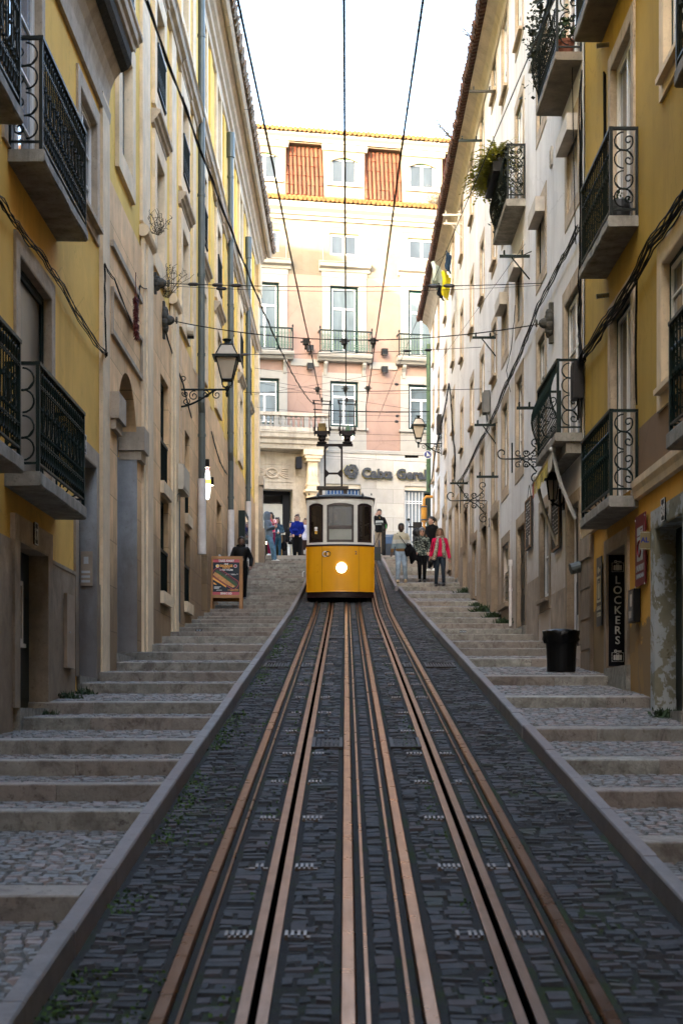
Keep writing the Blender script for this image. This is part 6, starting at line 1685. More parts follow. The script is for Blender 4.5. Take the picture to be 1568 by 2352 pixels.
# wall plates
fnR = lambda u, w: (lambda x, z, t=0: (u-x, w+t, z))
f = MB(TR); u = 20.5; f.box(u-.2, u+.2, .033, .045, 3.12, 4.02); s1 = f.build('luggage_plate', plain('plate_black_brown', (.012, .011, .010), .45))
f = MB(TR); fn = fnR(u, .0455); key(f, fn, .02, 3.85, .22); framebox(f, fn, 0, 3.6, .16, .17, .03); flat(f, rect(-.07, .07, 3.48, 3.68), fn); flat(f, rect(-.03, .03, 3.69, 3.71), fn)
put_text(f, 'LUGGAGE', .075, lambda x, y, t: fn(x, 3.33+y, t+.001), .001, .002); put_text(f, 'LOCKERS', .075, lambda x, y, t: fn(x, 3.245+y, t+.001), .001, .002); put_text(f, 'bounce', .03, lambda x, y, t: fn(x, 3.165+y, t+.001), .001) if 0 else None
f.build('print', plain('plate_cream_print', (.50, .44, .30), .5), s1); tag(s1, 'dark wall plate reading LUGGAGE LOCKERS beside the shop doorway', 'sign')
f = MB(TR); u = 17.69; f.box(u-.3, u+.3, .03, .042, 3.42, 4.22); s2 = f.build('laundry_plate', m_signr)
f = MB(TR); fn = fnR(u, .0425); flat(f, rect(-.16, .16, 3.99, 4.08), fn); flat(f, rect(-.16, .16, 3.70, 3.975), fn)
put_text(f, 'LAUNDRY', .105, lambda x, y, t: fn(x, 3.585+y, t+.001), .001, .002, .95); put_text(f, 'LAVANDARIA', .075, lambda x, y, t: fn(x, 3.505+y, t+.001), .001, .0, .95); f.build('print', m_signw, s2)
f = MB(TR); f.tube([(u-x, .0485, 3.835+z) for x, z in [(.09*math.cos(t), .09*math.sin(t)) for t in [2*math.pi*k/18 for k in range(18)]]], .014, 4, closed=True); f.box(u-.13, u-.05, .0465, .049, 4.04, 4.055); f.build('drum_ring', m_signr, s2)
f = MB(TR)
for x in (-.28, .28):
    for z in (3.42, 4.18): f.ell((u+x, .044, z), (.012, .008, .012), 6, 4)
f.build('fixing_screw', m_alu, s2); tag(s2, 'red wall plate reading LAUNDRY and LAVANDARIA with washing machine icon', 'sign')
q = at(1488, 1222, 17.25)
f = MB(TW); f.box(3.285, XR(17.25)-.01, 17.245, 17.255, 3.78, 3.98); s3 = f.build('lodging_plate', plain('clear_plate', (.22, .17, .08), .3, .2))
f = MB(TW); put_text(f, 'AL', .075, lambda x, y, t: (3.335+x, 17.2445-t, 3.86+y), .001, .003); f.build('letters', m_blue, s3); f = MB(TW)
for z in (3.79, 3.97): f.tube([(3.28, 17.25, z), (XR(17.2), 17.25, z)], .006, 5)
f.build('plate_holder', m_alu, s3); tag(s3, 'small clear projecting plate lettered AL next to the peeling door frame', 'sign')
f = MB(TR); u = 18.01; f.box(u-.17, u+.17, .01, .085, 3.02, 3.40); mb_ = f.build('mailbox', m_black); f = MB(TR); f.box(u-.15, u+.15, .086, .093, 3.04, 3.38); f.build('mailbox_door', plain('mailbox_grey', (.02, .02, .02), .35), mb_)
f = MB(TR); f.box(u-.1, u+.02, .0935, .096, 3.2, 3.34); f.box(u-.06, u+.08, .0935, .096, 3.07, 3.15); f.build('sticker', m_frame_old, mb_); tag(mb_, 'black metal letter box fixed below the red laundry plate', 'mailbox')
number_plate(TR, 16.35, 4.10, '30', 'dark blue house number tile on the peeling lintel by the signs', .045, .16)
number_plate(TR, 35.9, 6.35, '1', 'faint dark number tile on the granite lintel in the middle of the white house', .03, .14)

# ---------------------------------------------------------------- stickers and scribble on the step risers
def riser_text(d, x, dz, w, h, txt, bgm, fgm, label, cat, size):
    zt = ktop(d)+dz
    f = MB(TW)
    if bgm:
        f.box(x-w/2, x+w/2, d-.009, d-.0055, zt-h/2, zt+h/2); ob = f.build('sticker', bgm); g = MB(TW)
        put_text(g, txt, size, lambda a, c, t: (x+a, d-.0105-t, zt-size*.35+c), .0008, .002); g.build('lettering', fgm, ob)
    else:
        for q, ch in enumerate(txt):
            put_text(f, ch, size*R.uniform(.85, 1.15), lambda a, c, t: (x-w/2+w*(q+.5)/len(txt)+a, d-.0065-t, zt-size*.35+c+R.uniform(0, .0001)+[.0, -.012, .008, .004, .016, .006, -.012, -.02][q % 8]), .0006, -.002, .9)
        ob = f.build('scribble', fgm)
    tag(ob, label, cat)
riser_text(17.33, 3.08, -.062, .30, .06, 'DrtiPem', None, m_groove, 'black scribbled graffiti on the stair riser below the bin', 'graffiti', .075)
riser_text(29.3, 2.27, -.05, .12, .04, 'ACRGA', m_navy, m_signw, 'small dark sticker on a stair riser of the flight with the bin', 'sticker', .036)
riser_text(29.8, -2.71, -.06, .12, .035, 'FC SP', m_navy, m_signw, 'small dark sticker on a stair riser below the signboard', 'sticker', .034)
# ---------------------------------------------------------------- bin
bx_, by_ = 2.93, 20.9
bz = ztread('R', 20.9)
f = MB(TW); f.lathe((bx_, by_, bz), [(.185, 0), (.19, .01), (.20, .3), (.215, .5), (.22, .52)], 24); bn = f.build('rubbish_bin', m_black, smooth=False)
f = MB(TW); pr = []
n = 40
rows = []
for (r, h, a) in ((.225, .39, .014), (.24, .43, .016), (.232, .48, .012), (.25, .545, .01), (.238, .555, .006), (.205, .54, .004)):
    rows.append([(bx_+(r+a*math.sin(k*2.3+h*40)+a*.7*math.sin(k*5.1))*math.cos(2*math.pi*k/n), by_+(r+a*math.sin(k*2.3+h*40))*math.sin(2*math.pi*k/n), bz+h+a*.8*math.sin(k*1.7)) for k in range(n)])
for r0, r1 in zip(rows, rows[1:]):
    for k in range(n): f.quad(r0[k], r0[(k+1) % n], r1[(k+1) % n], r1[k])
f.build('bin_liner', m_bag, bn, smooth=True, weld=True)
f = MB(TW); f.lathe((bx_, by_, bz+.53), [(.22, 0), (.215, .02), (.12, .045), (.02, .05)], 24); f.build('bin_contents', m_bag, bn)
tag(bn, 'black round rubbish bin with a folded black liner on the steps', 'bin')

# ---------------------------------------------------------------- A board
ay = 36.75; az = ztread('L', 36.75)
ar = math.radians(4)
W_, H_ = .385, 1.26
ax = -2.71
def TA(x, d, z, lean=.16):
    yy = d+lean*z
    return (ax+x*math.cos(ar)-yy*math.sin(ar)*.2, ay+yy+x*math.sin(ar), az+z)
f = MB(TA); t = .075
f.box(-W_, -W_+t, 0, .035, 0, H_-t); f.box(W_-t, W_, 0, .035, 0, H_-t); f.box(-W_, W_, 0, .035, H_-t, H_); f.box(-W_+t, W_-t, 0, .035, .26, .26+t)
ab = f.build('signboard', m_wood)
def TB(x, d, z): return TA(x, d+.42, z, -.16)
f = MB(TB)
f.box(-W_, -W_+t, 0, .035, 0, H_-t); f.box(W_-t, W_, 0, .035, 0, H_-t); f.box(-W_+t, W_-t, 0, .035, .2, .26+t); f.box(-W_+t, W_-t, .01, .02, .34, H_-t); f.build('rear_leaf', m_wood, ab)
f = MB(TA); x0, x1, z0, z1 = -W_+t, W_-t, .26+t, H_-t
f.box(x0, x1, .012, .02, z0, z1); po = f.build('poster', m_board, ab)
def fnA(x, z, t_=0): return (x, .0115-t_, z)
hh = z1-z0
def PZ(v): return z1-hh*v       # v: fraction from the top
f = MB(TA); flat(f, rect(x0, x1, PZ(.085), PZ(.0)), fnA, .001); flat(f, rect(x0, x1, PZ(1), PZ(.918)), fnA, .001)
cx_, cz_ = -.015, PZ(.545)
an = -.60
def hot(p, L, Wd): 
    x, y = p; ca, sa = math.cos(an), math.sin(an); return (cx_+(x*L*ca-y*Wd*sa), cz_+(x*L*sa+y*Wd*ca))
def capsule(L, Wd, n=16):
    out = []
    for k in range(n+1): th = -math.pi/2+math.pi*k/n; out.append((1+.28*math.cos(th), math.sin(th)))
    for k in range(n+1): th = math.pi/2+math.pi*k/n; out.append((-1+.28*math.cos(th), math.sin(th)))
    return [hot(p, L, Wd) for p in out]
f.tube([fnA(x, z, .002) for x, z in capsule(.265, .118)], .008, 5, closed=True); f.build('red_print', m_red, po)
f = MB(TA); flat(f, capsule(.25, .10), fnA, .001); f.build('sausage_backing', plain('poster_dark_brown', (.05, .02, .02), .6), po)  # printed dark brown shape behind the bun and herbs
f = MB(TA); flat(f, [hot(p, 1, 1) for p in [(-.29, -.09), (-.2, -.105), (.1, -.1), (.27, -.075), (.29, -.02), (.1, -.005), (-.2, .0), (-.3, -.01)]], fnA, .0018); f.build('bun_picture', m_bread, po)
f = MB(TA); flat(f, [hot(p, 1, 1) for p in [(-.30, .0), (-.2, .0), (.1, -.01), (.29, -.02), (.31, .04), (.2, .055), (-.1, .05), (-.28, .06)]], fnA, .0024); f.build('herb_picture', m_greens, po)
f = MB(TA)
put_text(f, 'TAKE AWAY', .075, lambda x, y, t_: fnA(x, PZ(.072)+y, .0015+t_), .0008, .0025, .86)
put_text(f, 'OUR', .045, lambda x, y, t_: fnA(x, PZ(.15)+y, .001+t_), .0008, .002); put_text(f, 'THAN YOURS', .052, lambda x, y, t_: fnA(x, PZ(.318)+y, .001+t_), .0008, .0025, .95); put_text(f, 'GRAB 2 GO', .065, lambda x, y, t_: fnA(x, PZ(.985)+y, .0015+t_), .0008, .002, .8)
f.tube([fnA(*p, .003) for p in [(-.02, PZ(.445)), (.02, PZ(.42)), (.07, PZ(.412)), (.11, PZ(.415))]], .003, 4)
for (a, b_, v) in ((.115, .2, .42), (.24, .285, .42), (.115, .235, .44), (-.28, -.12, .78), (-.28, -.15, .805), (-.28, -.165, .83), (-.225, -.1, .875)): flat(f, rect(a, b_, PZ(v), PZ(v-.012)), fnA, .001)
f.build('white_print', m_white, po)
f = MB(TA); put_text(f, 'SAUSAGE', .078, lambda x, y, t_: fnA(x, PZ(.215)+y, .001+t_), .0008, .003, .92); put_text(f, 'IS BETTER', .042, lambda x, y, t_: fnA(x, PZ(.262)+y, .001+t_), .0008, .0015, .95)
for (a, b_, v) in ((.12, .29, .845), (.04, .29, .868), (.1, .29, .892)): flat(f, rect(a, b_, PZ(v), PZ(v-.009)), fnA, .001)
flat(f, [hot(p, 1, 1) for p in [(-.33, -.19), (-.27, -.135), (.12, -.135), (.13, -.165), (-.05, -.17)]], fnA, .001); flat(f, [(-.305, PZ(.655)), (-.27, PZ(.66)), (-.21, PZ(.72)), (-.28, PZ(.71))], fnA, .001)
f.build('amber_print', m_amber, po)
f = MB(TA); 
for (x, m) in ((-.205, 0), (.215, 1)): f.tube([fnA(x+.036*math.cos(a_), PZ(.19)+.036*math.sin(a_), .002) for a_ in [2*math.pi*k/16 for k in range(16)]], .006, 4, closed=True)
f.build('sauce_ring', m_white, po)
for (x, m) in ((-.205, m_mustard), (.215, m_red)):
    f = MB(TA); flat(f, [(x+.034*math.cos(a_), PZ(.19)+.034*math.sin(a_)) for a_ in [2*math.pi*k/16 for k in range(16)]], fnA, .0012); f.build('sauce_dot', m, po)
tag(ab, 'wooden A frame signboard with sausage poster standing on the stairs', 'signboard')
# lit vertical sign and cylinder lights
f = MB(TL); u = 35.15; f.box(u-.06, u+.06, .03, .05, 6.72, 7.46); ls = f.build('lit_sign', m_irong)
f = MB(TL); f.lathe((u, .10, 6.78), [(.02, 0), (.04, .03), (.06, .15), (.065, .36), (.055, .55), (.035, .64), (.03, .68)], 12); f.build('sign_body', m_sign_on, ls)
f = MB(TL); f.lathe((u, .10, 7.13), [(.067, 0), (.067, .1)], 12); f.build('sign_band', m_sign_y, ls); f = MB(TL); f.ell((u, .10, 7.46), (.04, .04, .04), 8, 6); f.build('sign_top', m_sign_rd, ls)
tag(ls, 'glowing white vertical sign with yellow band beside the doorway near the signboard', 'sign')
for (uu, w_, z, lab) in ((35.2, .09, 7.6, 'black cylinder wall light above the glowing sign'), (35.75, .14, 7.28, 'black cylinder wall light beyond the glowing sign')):
    f = MB(TL); f.tube([(uu, w_, z-.09), (uu, w_, z+.09)], .05, 14); f.box(uu-.02, uu+.02, 0, w_-.04, z-.03, z+.03); ob = f.build('wall_light', m_black); f = MB(TL); f.tube([(uu, w_, z-.093), (uu, w_, z-.096)], .042, 14); f.build('bulb', m_lamp_on, ob); tag(ob, lab, 'wall light', 'cylinder wall lights')
f = MB(TL); f.box(46.0, 47.6, .03, .22, 6.2, 7.95); sh_ = f.build('shop_cabinet', m_irong); f = MB(TL); f.box(46.15, 47.45, .2205, .226, 6.4, 7.8); f.build('pane', m_glass, sh_); tag(sh_, 'dark green glazed display case on the wall behind the man with the phone', 'display case')
f = MB(TL); f.box(39.6, 39.89, -.02, .02, 5.65, 6.0); f.box(39.62, 39.87, .02, .03, 5.7, 5.95); tag(f.build('entry_panel', m_alu), 'small pale entry phone panel in the recess before the signboard', 'intercom')
# hanging street lamp over the plaza
q = at(799, 985, 61); f = MB(TW)
f.lathe((q.x, q.y, q.z-.3), [(.26, 0), (.27, .03), (.22, .14), (.08, .2), (.1, .24), (.09, .4), (.05, .44)], 16); f.tube([(q.x, q.y, q.z+.12), (q.x, q.y, q.z+.75)], .012, 5)
ob = f.build('hanging_lamp', m_pipe_g); f = MB(TW); f.ell((q.x, q.y, q.z-.34), (.235, .235, .1), 14, 8); f.build('bulb', m_lamp_on, ob); tag(ob, 'lit green hanging street lamp in front of the bank window', 'street lamp')
f = MB(TW); q = at(948, 1075, 58); wire([q+Vector((-.9, 0, .5)), q+Vector((.6, 0, .45))], .006, 'short wire with a switch plate under the smaller lantern'); f.box(q.x-.3, q.x+.2, q.y-.02, q.y+.02, q.z+.38, q.z+.47); tag(f.build('wire_switch', m_groove), 'rusty switch plate clamped on the wire under the smaller lantern', 'switch')

# ---------------------------------------------------------------- railing at the top of the track, car and scooter on the plaza
f = MB(TW); ry = 57.3; x0, x1 = 1.15, 1.52
for x in (x0, x1-.02, x1+.06): f.tube([(x, ry, 7.7), (x, ry, 8.95)], .022 if x < 1.4 else .035, 6)
for z in (7.85, 8.92): f.tube([(x0-.5, ry, z), (x1, ry, z)], .02, 6)
f.tube([(x0, ry, 8.0), (x1, ry, 8.9)], .012, 5)
tag(f.build('safety_railing', m_black), 'black tubular safety railing at the head of the track beside the tram', 'railing')
f = MB(TW); cy, cx = 63.0, 1.9
f.sweep([(-.85, 7.95), (-.9, 8.25), (-.85, 8.55), (-.62, 9.0), (.62, 9.0), (.85, 8.55), (.9, 8.25), (.85, 7.95)], [cy-2.0, cy-1.6, cy+1.6, cy+2.0], lambda u, a, c: (cx+a*1.0+.0, u, c if abs(u-cy) < 1.8 else min(c, 8.6)))
cr = f.build('parked_car', plain('car_blue', (.002, .012, .03), .35, .1, 2, 0, 0, .3, .3))
f = MB(TW); f.prism([(cx-.72, cy-1.85, 8.6), (cx+.72, cy-1.85, 8.6), (cx+.58, cy-1.63, 8.97), (cx-.58, cy-1.63, 8.97)], (0, -.03, .0)); f.build('windscreen', m_glass, cr)
for s in (-1, 1):
    for yy in (cy-1.3, cy+1.3): f = MB(TW); f.tube([(cx+s*.88-.08, yy, 8.05), (cx+s*.88+.08, yy, 8.05)], .3, 16); f.build('wheel', m_black, cr)
tag(cr, 'dark blue car on the plaza, mostly hidden behind the stair top', 'car')
sx_, sy_ = 2.84, 58.6
f = MB(TW); f.tube([(sx_, sy_, 8.0), (sx_, sy_+.1, 8.6), (sx_, sy_+.2, 8.95)], [.16, .2, .1], 8); f.tube([(sx_-.33, sy_+.1, 8.98), (sx_+.33, sy_+.1, 8.98)], .03, 6); f.ell((sx_, sy_, 8.75), (.2, .14, .2)); f.ell((sx_, sy_+.9, 8.5), (.17, .5, .12)); f.box(sx_-.12, sx_+.12, sy_+.2, sy_+.9, 8.05, 8.2); f.box(sx_-.17, sx_+.17, sy_+.02, sy_+.05, 8.9, 9.15)
sc_ = f.build('parked_scooter', m_black)
for yy in (sy_-.05, sy_+1.2): f = MB(TW); f.tube([(sx_-.05, yy, 7.98), (sx_+.05, yy, 7.98)], .24, 14); f.build('wheel', m_black, sc_)
for s in (-1, 1): f = MB(TW); f.tube([(sx_+s*.25, sy_+.1, 8.98), (sx_+s*.34, sy_+.02, 9.2)], .01, 4); f.ell((sx_+s*.34, sy_, 9.24), (.07, .02, .05)); f.build('mirror', m_black, sc_)
tag(sc_, 'dark scooter parked behind the woman in camouflage jacket', 'scooter')
# ---------------------------------------------------------------- plants, laundry, small hung things
def fern(c, n, L, mb, up=.6):
    for _ in range(n):
        d = Vector((R.uniform(-1, 1), R.uniform(-1, 1), R.uniform(-.1, 1)*up)).normalized()
        p = Vector(c)+Vector((R.uniform(-.08, .08), R.uniform(-.3, .3), 0)); l = L*R.uniform(.6, 1.2)
        pts = []
        for k in range(8):
            t = k/7; pts.append(p+d*l*t+Vector((0, 0, -.35*l*t*t)))
        for a, b_ in zip(pts, pts[1:]):
            v = (b_-a).normalized(); s = v.cross(Vector((0, 0, 1)))
            if s.length < .1: continue
            s.normalize(); w = .045*R.uniform(.6, 1.1)
            for sg in (-1, 1):
                i = len(mb.v); q = a+(v*.6+s*sg).normalized()*w
                mb.v += [tuple(a), tuple(a+v*.02+s*sg*.012), tuple(q), tuple(b_)]; mb.face((i, i+1, i+2, i+3))
f = MB(TR); f.prism([(29.5, .36, 12.2), (31.1, .36, 12.2), (31.1, .56, 12.2), (29.5, .56, 12.2)], (0, .0, .28)); f.box(29.48, 31.12, .35, .57, 12.48, 12.52)
pb = f.build('planter_box', m_black)
f = MB(TW)
for k in range(5): fern(TR(29.6+k*.36, .46, 12.52), 110, .46, f, 1.0)
for k in range(5): fern(TR(29.6+k*.36, .62, 12.4), 60, .42, f, .6)
f.build('fern_foliage', m_leaf_y, pb, fix=False); tag(pb, 'black planter boxes with bushy yellow green fern hung outside the balcony rail', 'planter')
f = MB(TW)
for k in range(26): leaves(f, TR(29.1+R.uniform(0, 2.3), .37, 11.6+R.uniform(0, .9)), 9, (.05, .1, .1), .08)
for k in range(16): leaves(f, TR(29.08, R.uniform(.03, .34), 11.6+R.uniform(0, .9)), 5, (.04, .03, .08), .08)
tag(f.build('ivy_plant', m_leaf_d, fix=False), 'dark climbing plant woven through the planted balcony railing', 'plant')
f = MB(TW)
for k in range(46): 
    u = R.uniform(22.7, 24.4); leaves(f, TR(u, .42+R.uniform(-.03, .08), 12.62-R.uniform(0, 1.0)*max(0, (u-22.9)/1.5)), 10, (.05, .07, .08), .07, narrow=.7)
tag(f.build('hanging_ivy', m_leaf_d, fix=False), 'trailing ivy spilling over the top balcony of the white house', 'plant')
f = MB(TR); f.lathe((22.45, .2, 11.36), [(.09, 0), (.12, .2), (.13, .21), (.13, .25)], 12); pt = f.build('plant_pot', m_pot); f = MB(TW); leaves(f, TR(22.45, .2, 11.8), 90, (.07, .07, .14), .1); f.build('plant_leaves', m_leaf, pt, fix=False); tag(pt, 'terracotta pot with leafy plant on the top balcony of the white house', 'potted plant')
f = MB(TR); f.lathe((18.3, .17, 7.71), [(.07, 0), (.12, .06), (.135, .16), (.12, .24), (.1, .25)], 16); pt = f.build('plant_pot', m_potd); f = MB(TW); leaves(f, TR(18.3, .17, 7.98), 40, (.05, .05, .02), .06); f.build('plant_leaves', m_leaf, pt, fix=False); tag(pt, 'round slate grey pot with low green plant on the mustard balcony', 'potted plant')
def weed(c, n, s, label, mat=None):
    f = MB(TW)
    for _ in range(n):
        p = Vector(c); d = Vector((R.uniform(-1, .6), R.uniform(-.6, .6), R.uniform(.2, 1))).normalized()
        pts = [p]
        for k in range(5):
            d = (d+Vector((R.uniform(-.5, .5), R.uniform(-.5, .5), R.uniform(-.3, .4)))).normalized(); pts.append(pts[-1]+d*s*.22)
            q = pts[-1]; f.tube([q, q+Vector((R.uniform(-1, 1), R.uniform(-1, 1), R.uniform(-.2, 1))).normalized()*s*.2], .004, 3)
            if R.random() < .5: leaves(f, q, 2, (.02, .02, .02), .04)
        f.tube(pts, .005, 3)
    tag(f.build('roof_weed', mat or m_dry, fix=False), label, 'weed', 'weeds along the eaves')
for (px, py, d, s, n, lab) in ((1062, 60, 33.0, .6, 26, 'dry twiggy weed on the white house eaves, highest up in view'), (1050, 150, 35.3, .5, 18, 'pale dry weed on the eaves of the white house below the highest one'), (1026, 390, 41.5, .75, 34, 'large tangled dry weed on the eaves beside the stacked red tiles'), (1013, 545, 47, .4, 14, 'small dry weed on the eaves over the hanging laundry'), (998, 760/1, 0, 0, 0, '')):
    if n:
        y = d; weed((XR(y)-.5, y, 17.22), n, s, lab)
weed(TF(3.9, .5, 24.2), 34, .7, 'bare brown shrub growing on the lower tiled ledge of the bank', m_dry)
weed(TF(4.4, .35, 27.0), 22, .5, 'dry tuft growing on the top cornice of the bank', m_dry)
weed(TL(25.3, .2, 9.7), 14, .35, 'thin dry weed sprouting on the pilaster cap near the wire anchors', m_dry)
weed(TL(27.6, .1, 9.3), 20, .5, 'spiky dry weed on the travertine ledge beside the wire anchors', m_dry)
def tuft(x, y, z, n, s, label):
    f = MB(TW)
    for _ in range(n):
        d = Vector((R.uniform(-1, 1), R.uniform(-1, 1), R.uniform(.5, 1.6))).normalized(); p = Vector((x+R.gauss(0, s*.5), y+R.gauss(0, s*.4), z))
        w = Vector((R.uniform(-1, 1), R.uniform(-1, 1), 0)).normalized()*s*.09; l = s*R.uniform(.4, 1.1)
        i = len(f.v); f.v += [tuple(p-w), tuple(p+w), tuple(p+d*l*.6+w*.8+Vector((0, 0, -.02))), tuple(p+d*l)]; f.face((i, i+1, i+2, i+3))
    leaves(f, (x, y, z+s*.25), n//2, (s*.4, s*.3, s*.15), s*.35, narrow=.6)
    tag(f.build('weed_tuft', m_leaf, fix=False), label, 'weed', 'green weeds at the foot of the walls')
for (side, y, n, s, lab) in (('R', 33.6, 90, .2, 'bushy green weed at the wall foot by the louvred opening'), ('R', 36.2, 110, .24, 'bushy green weed at the wall foot between two granite doorways'), ('R', 42.2, 80, .2, 'green weed at the wall foot just below the woman in pink'), ('R', 31.2, 60, .18, 'green weed at the wall foot beside the thin white pipe'), ('R', 38.6, 60, .16, 'low green weed at the wall foot near the small window with a sloped sill'), ('R', 15.9, 120, .14, 'green weeds by the step of the peeling door frame'), ('L', 17.6, 70, .12, 'dark moss and weeds at the plinth corner of the ochre house'), ('L', 18.7, 70, .12, 'dark weeds at the foot of the tall street door'), ('L', 16.4, 40, .08, 'weeds growing beside the low dark door step')):
    x = XR(y)-.12 if side == 'R' else XL(y)+.14
    tuft(x, y, ztread(side, y), n, s, lab)
# moss strip along the kerb of the road: green ground cover in the joints
f = MB(TW)
for _ in range(2600):
    y = 5.5+R.random()**1.5*30; x = kl(y)+.03+abs(R.gauss(0, .10)) if R.random() < .72 else R.choice([A_-.1, S1-.12, S2-.12])+sh(y)+R.gauss(0, .03)
    if math.sin(y*1.3)+math.sin(y*3.1+1) < -.2: continue
    leaves(f, (x, y, zr(y)+.012), 3, (.018, .03, .004), .022, narrow=.8)
f.build('moss', plain('moss_green', (.05, .095, .016), .95, .4, 20), fix=False, kind='stuff')
f = MB(TR); f.tube([(31.0, .07, 3.7), (31.0, .07, 5.0)], .03, 8); f.tube([(31.0, .07, 4.9), (31.0, .07, 5.02)], .045, 8); f.tube([(31.0, .07, 4.4), (31.0, .07, 4.46)], .042, 8); tag(f.build('standpipe', m_pipe_w), 'thin white water pipe on the wall beside the green street door', 'pipe')
# chili string
u, z0 = onL(290, 680); z1 = onL(298, 788)[1]
f = MB(TL); f.tube([(u, .14, z0+.35), (u, .14, z0)], .006, 4)
for _ in range(240):
    t = R.random(); z = z0+(z1-z0)*t; an = R.uniform(0, 6.28); rr = .055
    c = Vector((u+.2*t*.3, .14, z)); d = Vector((math.cos(an), math.sin(an)*.8, -.7))
    f.tube([tuple(c), tuple(c+d*.06)], [.013, .004], 4)
tag(f.build('chili_string', m_chili), 'string of dried red chilies hanging on the travertine above the arched door', 'chili string')
# laundry
def garment(px, py, w, h, mat, label, dd=46.0, sl=True):
    p = at(px, py, dd); f = MB(TW); nx, nz = 8, 10
    def W(i, k, o_):
        x = w*(i/nx-.5)*(1+.1*math.sin(k*.9)); z = -h*k/nz; y = .04*math.sin(i*1.7+k*.6)+.02*math.sin(i*3.1)
        return (p.x+x*.35+y*.8, p.y+x+o_, p.z+z)
    for o_ in (0, .02):
        for i in range(nx):
            for k in range(nz): f.quad(W(i, k, o_), W(i+1, k, o_), W(i+1, k+1, o_), W(i, k+1, o_))
    if sl:
        for s in (0, nx): f.tube([W(s, 1, 0), tuple(Vector(W(s, 3, 0))+Vector((.02, (-.12 if s == 0 else .12), -.1))), tuple(Vector(W(s, 5, 0))+Vector((.02, (-.16 if s == 0 else .16), -.25)))], [.06, .055, .05], 6)
    tag(f.build('laundry', mat, fix=False), label, 'laundry', 'laundry on the line')
garment(1006, 610, 1.1, .75, cloth('mint_white_cotton', (.40, .46, .40)), 'pale mint shirt hanging on the line below the eaves', 46.5)
garment(1022, 625, .55, .75, cloth('yellow_cotton', (.42, .36, .012)), 'bright yellow shirt hanging on the line', 46.0)
garment(1012, 655, .6, .38, cloth('navy_cotton', (.01, .015, .03)), 'dark navy garment hanging lowest on the line', 46.3, False)
garment(1029, 580, .5, .55, cloth('blue_cotton', (.02, .045, .085)), 'blue towel hanging nearest the wall on the line', 46.0, False)
f = MB(TW); a = at(994, 607, 47.2); f.tube([a, at(1034, 575, 45.0)], .006, 4); tag(f.build('clothes_line', m_wire), 'clothes line carrying the yellow and mint laundry', 'line')
# ---------------------------------------------------------------- people: one remeshed body each, clothes as children
def remesh(mb, vox, name, mat, parent, smooth_it=2, loc=None):
    me = bpy.data.meshes.new('t'); me.from_pydata([tuple(v) for v in mb.v], [], mb.f)
    bm = bmesh.new(); bm.from_mesh(me); bmesh.ops.recalc_face_normals(bm, faces=bm.faces); bm.to_mesh(me); bm.free()
    o_ = bpy.data.objects.new('t', me); COL.objects.link(o_)
    m = o_.modifiers.new('r', 'REMESH'); m.mode = 'VOXEL'; m.voxel_size = vox; m.use_smooth_shade = True
    s = o_.modifiers.new('s', 'SMOOTH'); s.factor = .5; s.iterations = smooth_it
    bpy.context.view_layer.update()
    dg = bpy.context.evaluated_depsgraph_get()
    nm = bpy.data.meshes.new_from_object(o_.evaluated_get(dg)); nm.name = name
    bpy.data.objects.remove(o_); bpy.data.meshes.remove(me)
    nm.materials.clear(); nm.materials.append(mat)
    nm.polygons.foreach_set('use_smooth', [True]*len(nm.polygons))
    n = bpy.data.objects.new(name, nm)
    L = WL[parent.name] if parent is not None else Vector(loc)
    nm.transform(Matrix.Translation(-L)); 
    return link(n, L, parent)
def limb(mb, pts, rs, n=10):
    P = [Vector(p) for p in pts]
    # rounded ends
    d0 = (P[0]-P[1]).normalized(); d1 = (P[-1]-P[-2]).normalized()
    pp = [P[0]+d0*rs[0]*.9, P[0]+d0*rs[0]*.5]+P+[P[-1]+d1*rs[-1]*.5, P[-1]+d1*rs[-1]*.9]
    rr = [rs[0]*.3, rs[0]*.85]+list(rs)+[rs[-1]*.85, rs[-1]*.3]
    mb.tube(pp, rr, n)
def rings(mb, rg, n=14):
    """stack of horizontal ellipses (cx,cy,z,a,b)"""
    b = []
    for (cx, cy, z, a, c) in rg:
        b.append(len(mb.v))
        for j in range(n): an = 2*math.pi*j/n; mb.v.append(mb.T(cx+a*math.cos(an), cy+c*math.sin(an), z))
    for k in range(len(rg)-1):
        for j in range(n): mb.face((b[k]+j, b[k]+(j+1) % n, b[k+1]+(j+1) % n, b[k+1]+j))
    mb.face([b[0]+j for j in range(n)][::-1]); mb.face([b[-1]+j for j in range(n)])
DEF = dict(pel=(0, 0, .93), ch=(0, 0, 1.27), nk=(0, 0, 1.45), hd=(0, .02, 1.585), shL=(-.16, -.01, 1.385), shR=(.16, -.01, 1.385), elL=(-.215, -.03, 1.13), elR=(.215, -.03, 1.13), wrL=(-.225, .05, .89), wrR=(.225, .05, .89),
           hpL=(-.085, 0, .90), hpR=(.085, 0, .90), knL=(-.095, .03, .50), knR=(.095, .03, .50), anL=(-.095, -.02, .085), anR=(.095, -.02, .085))
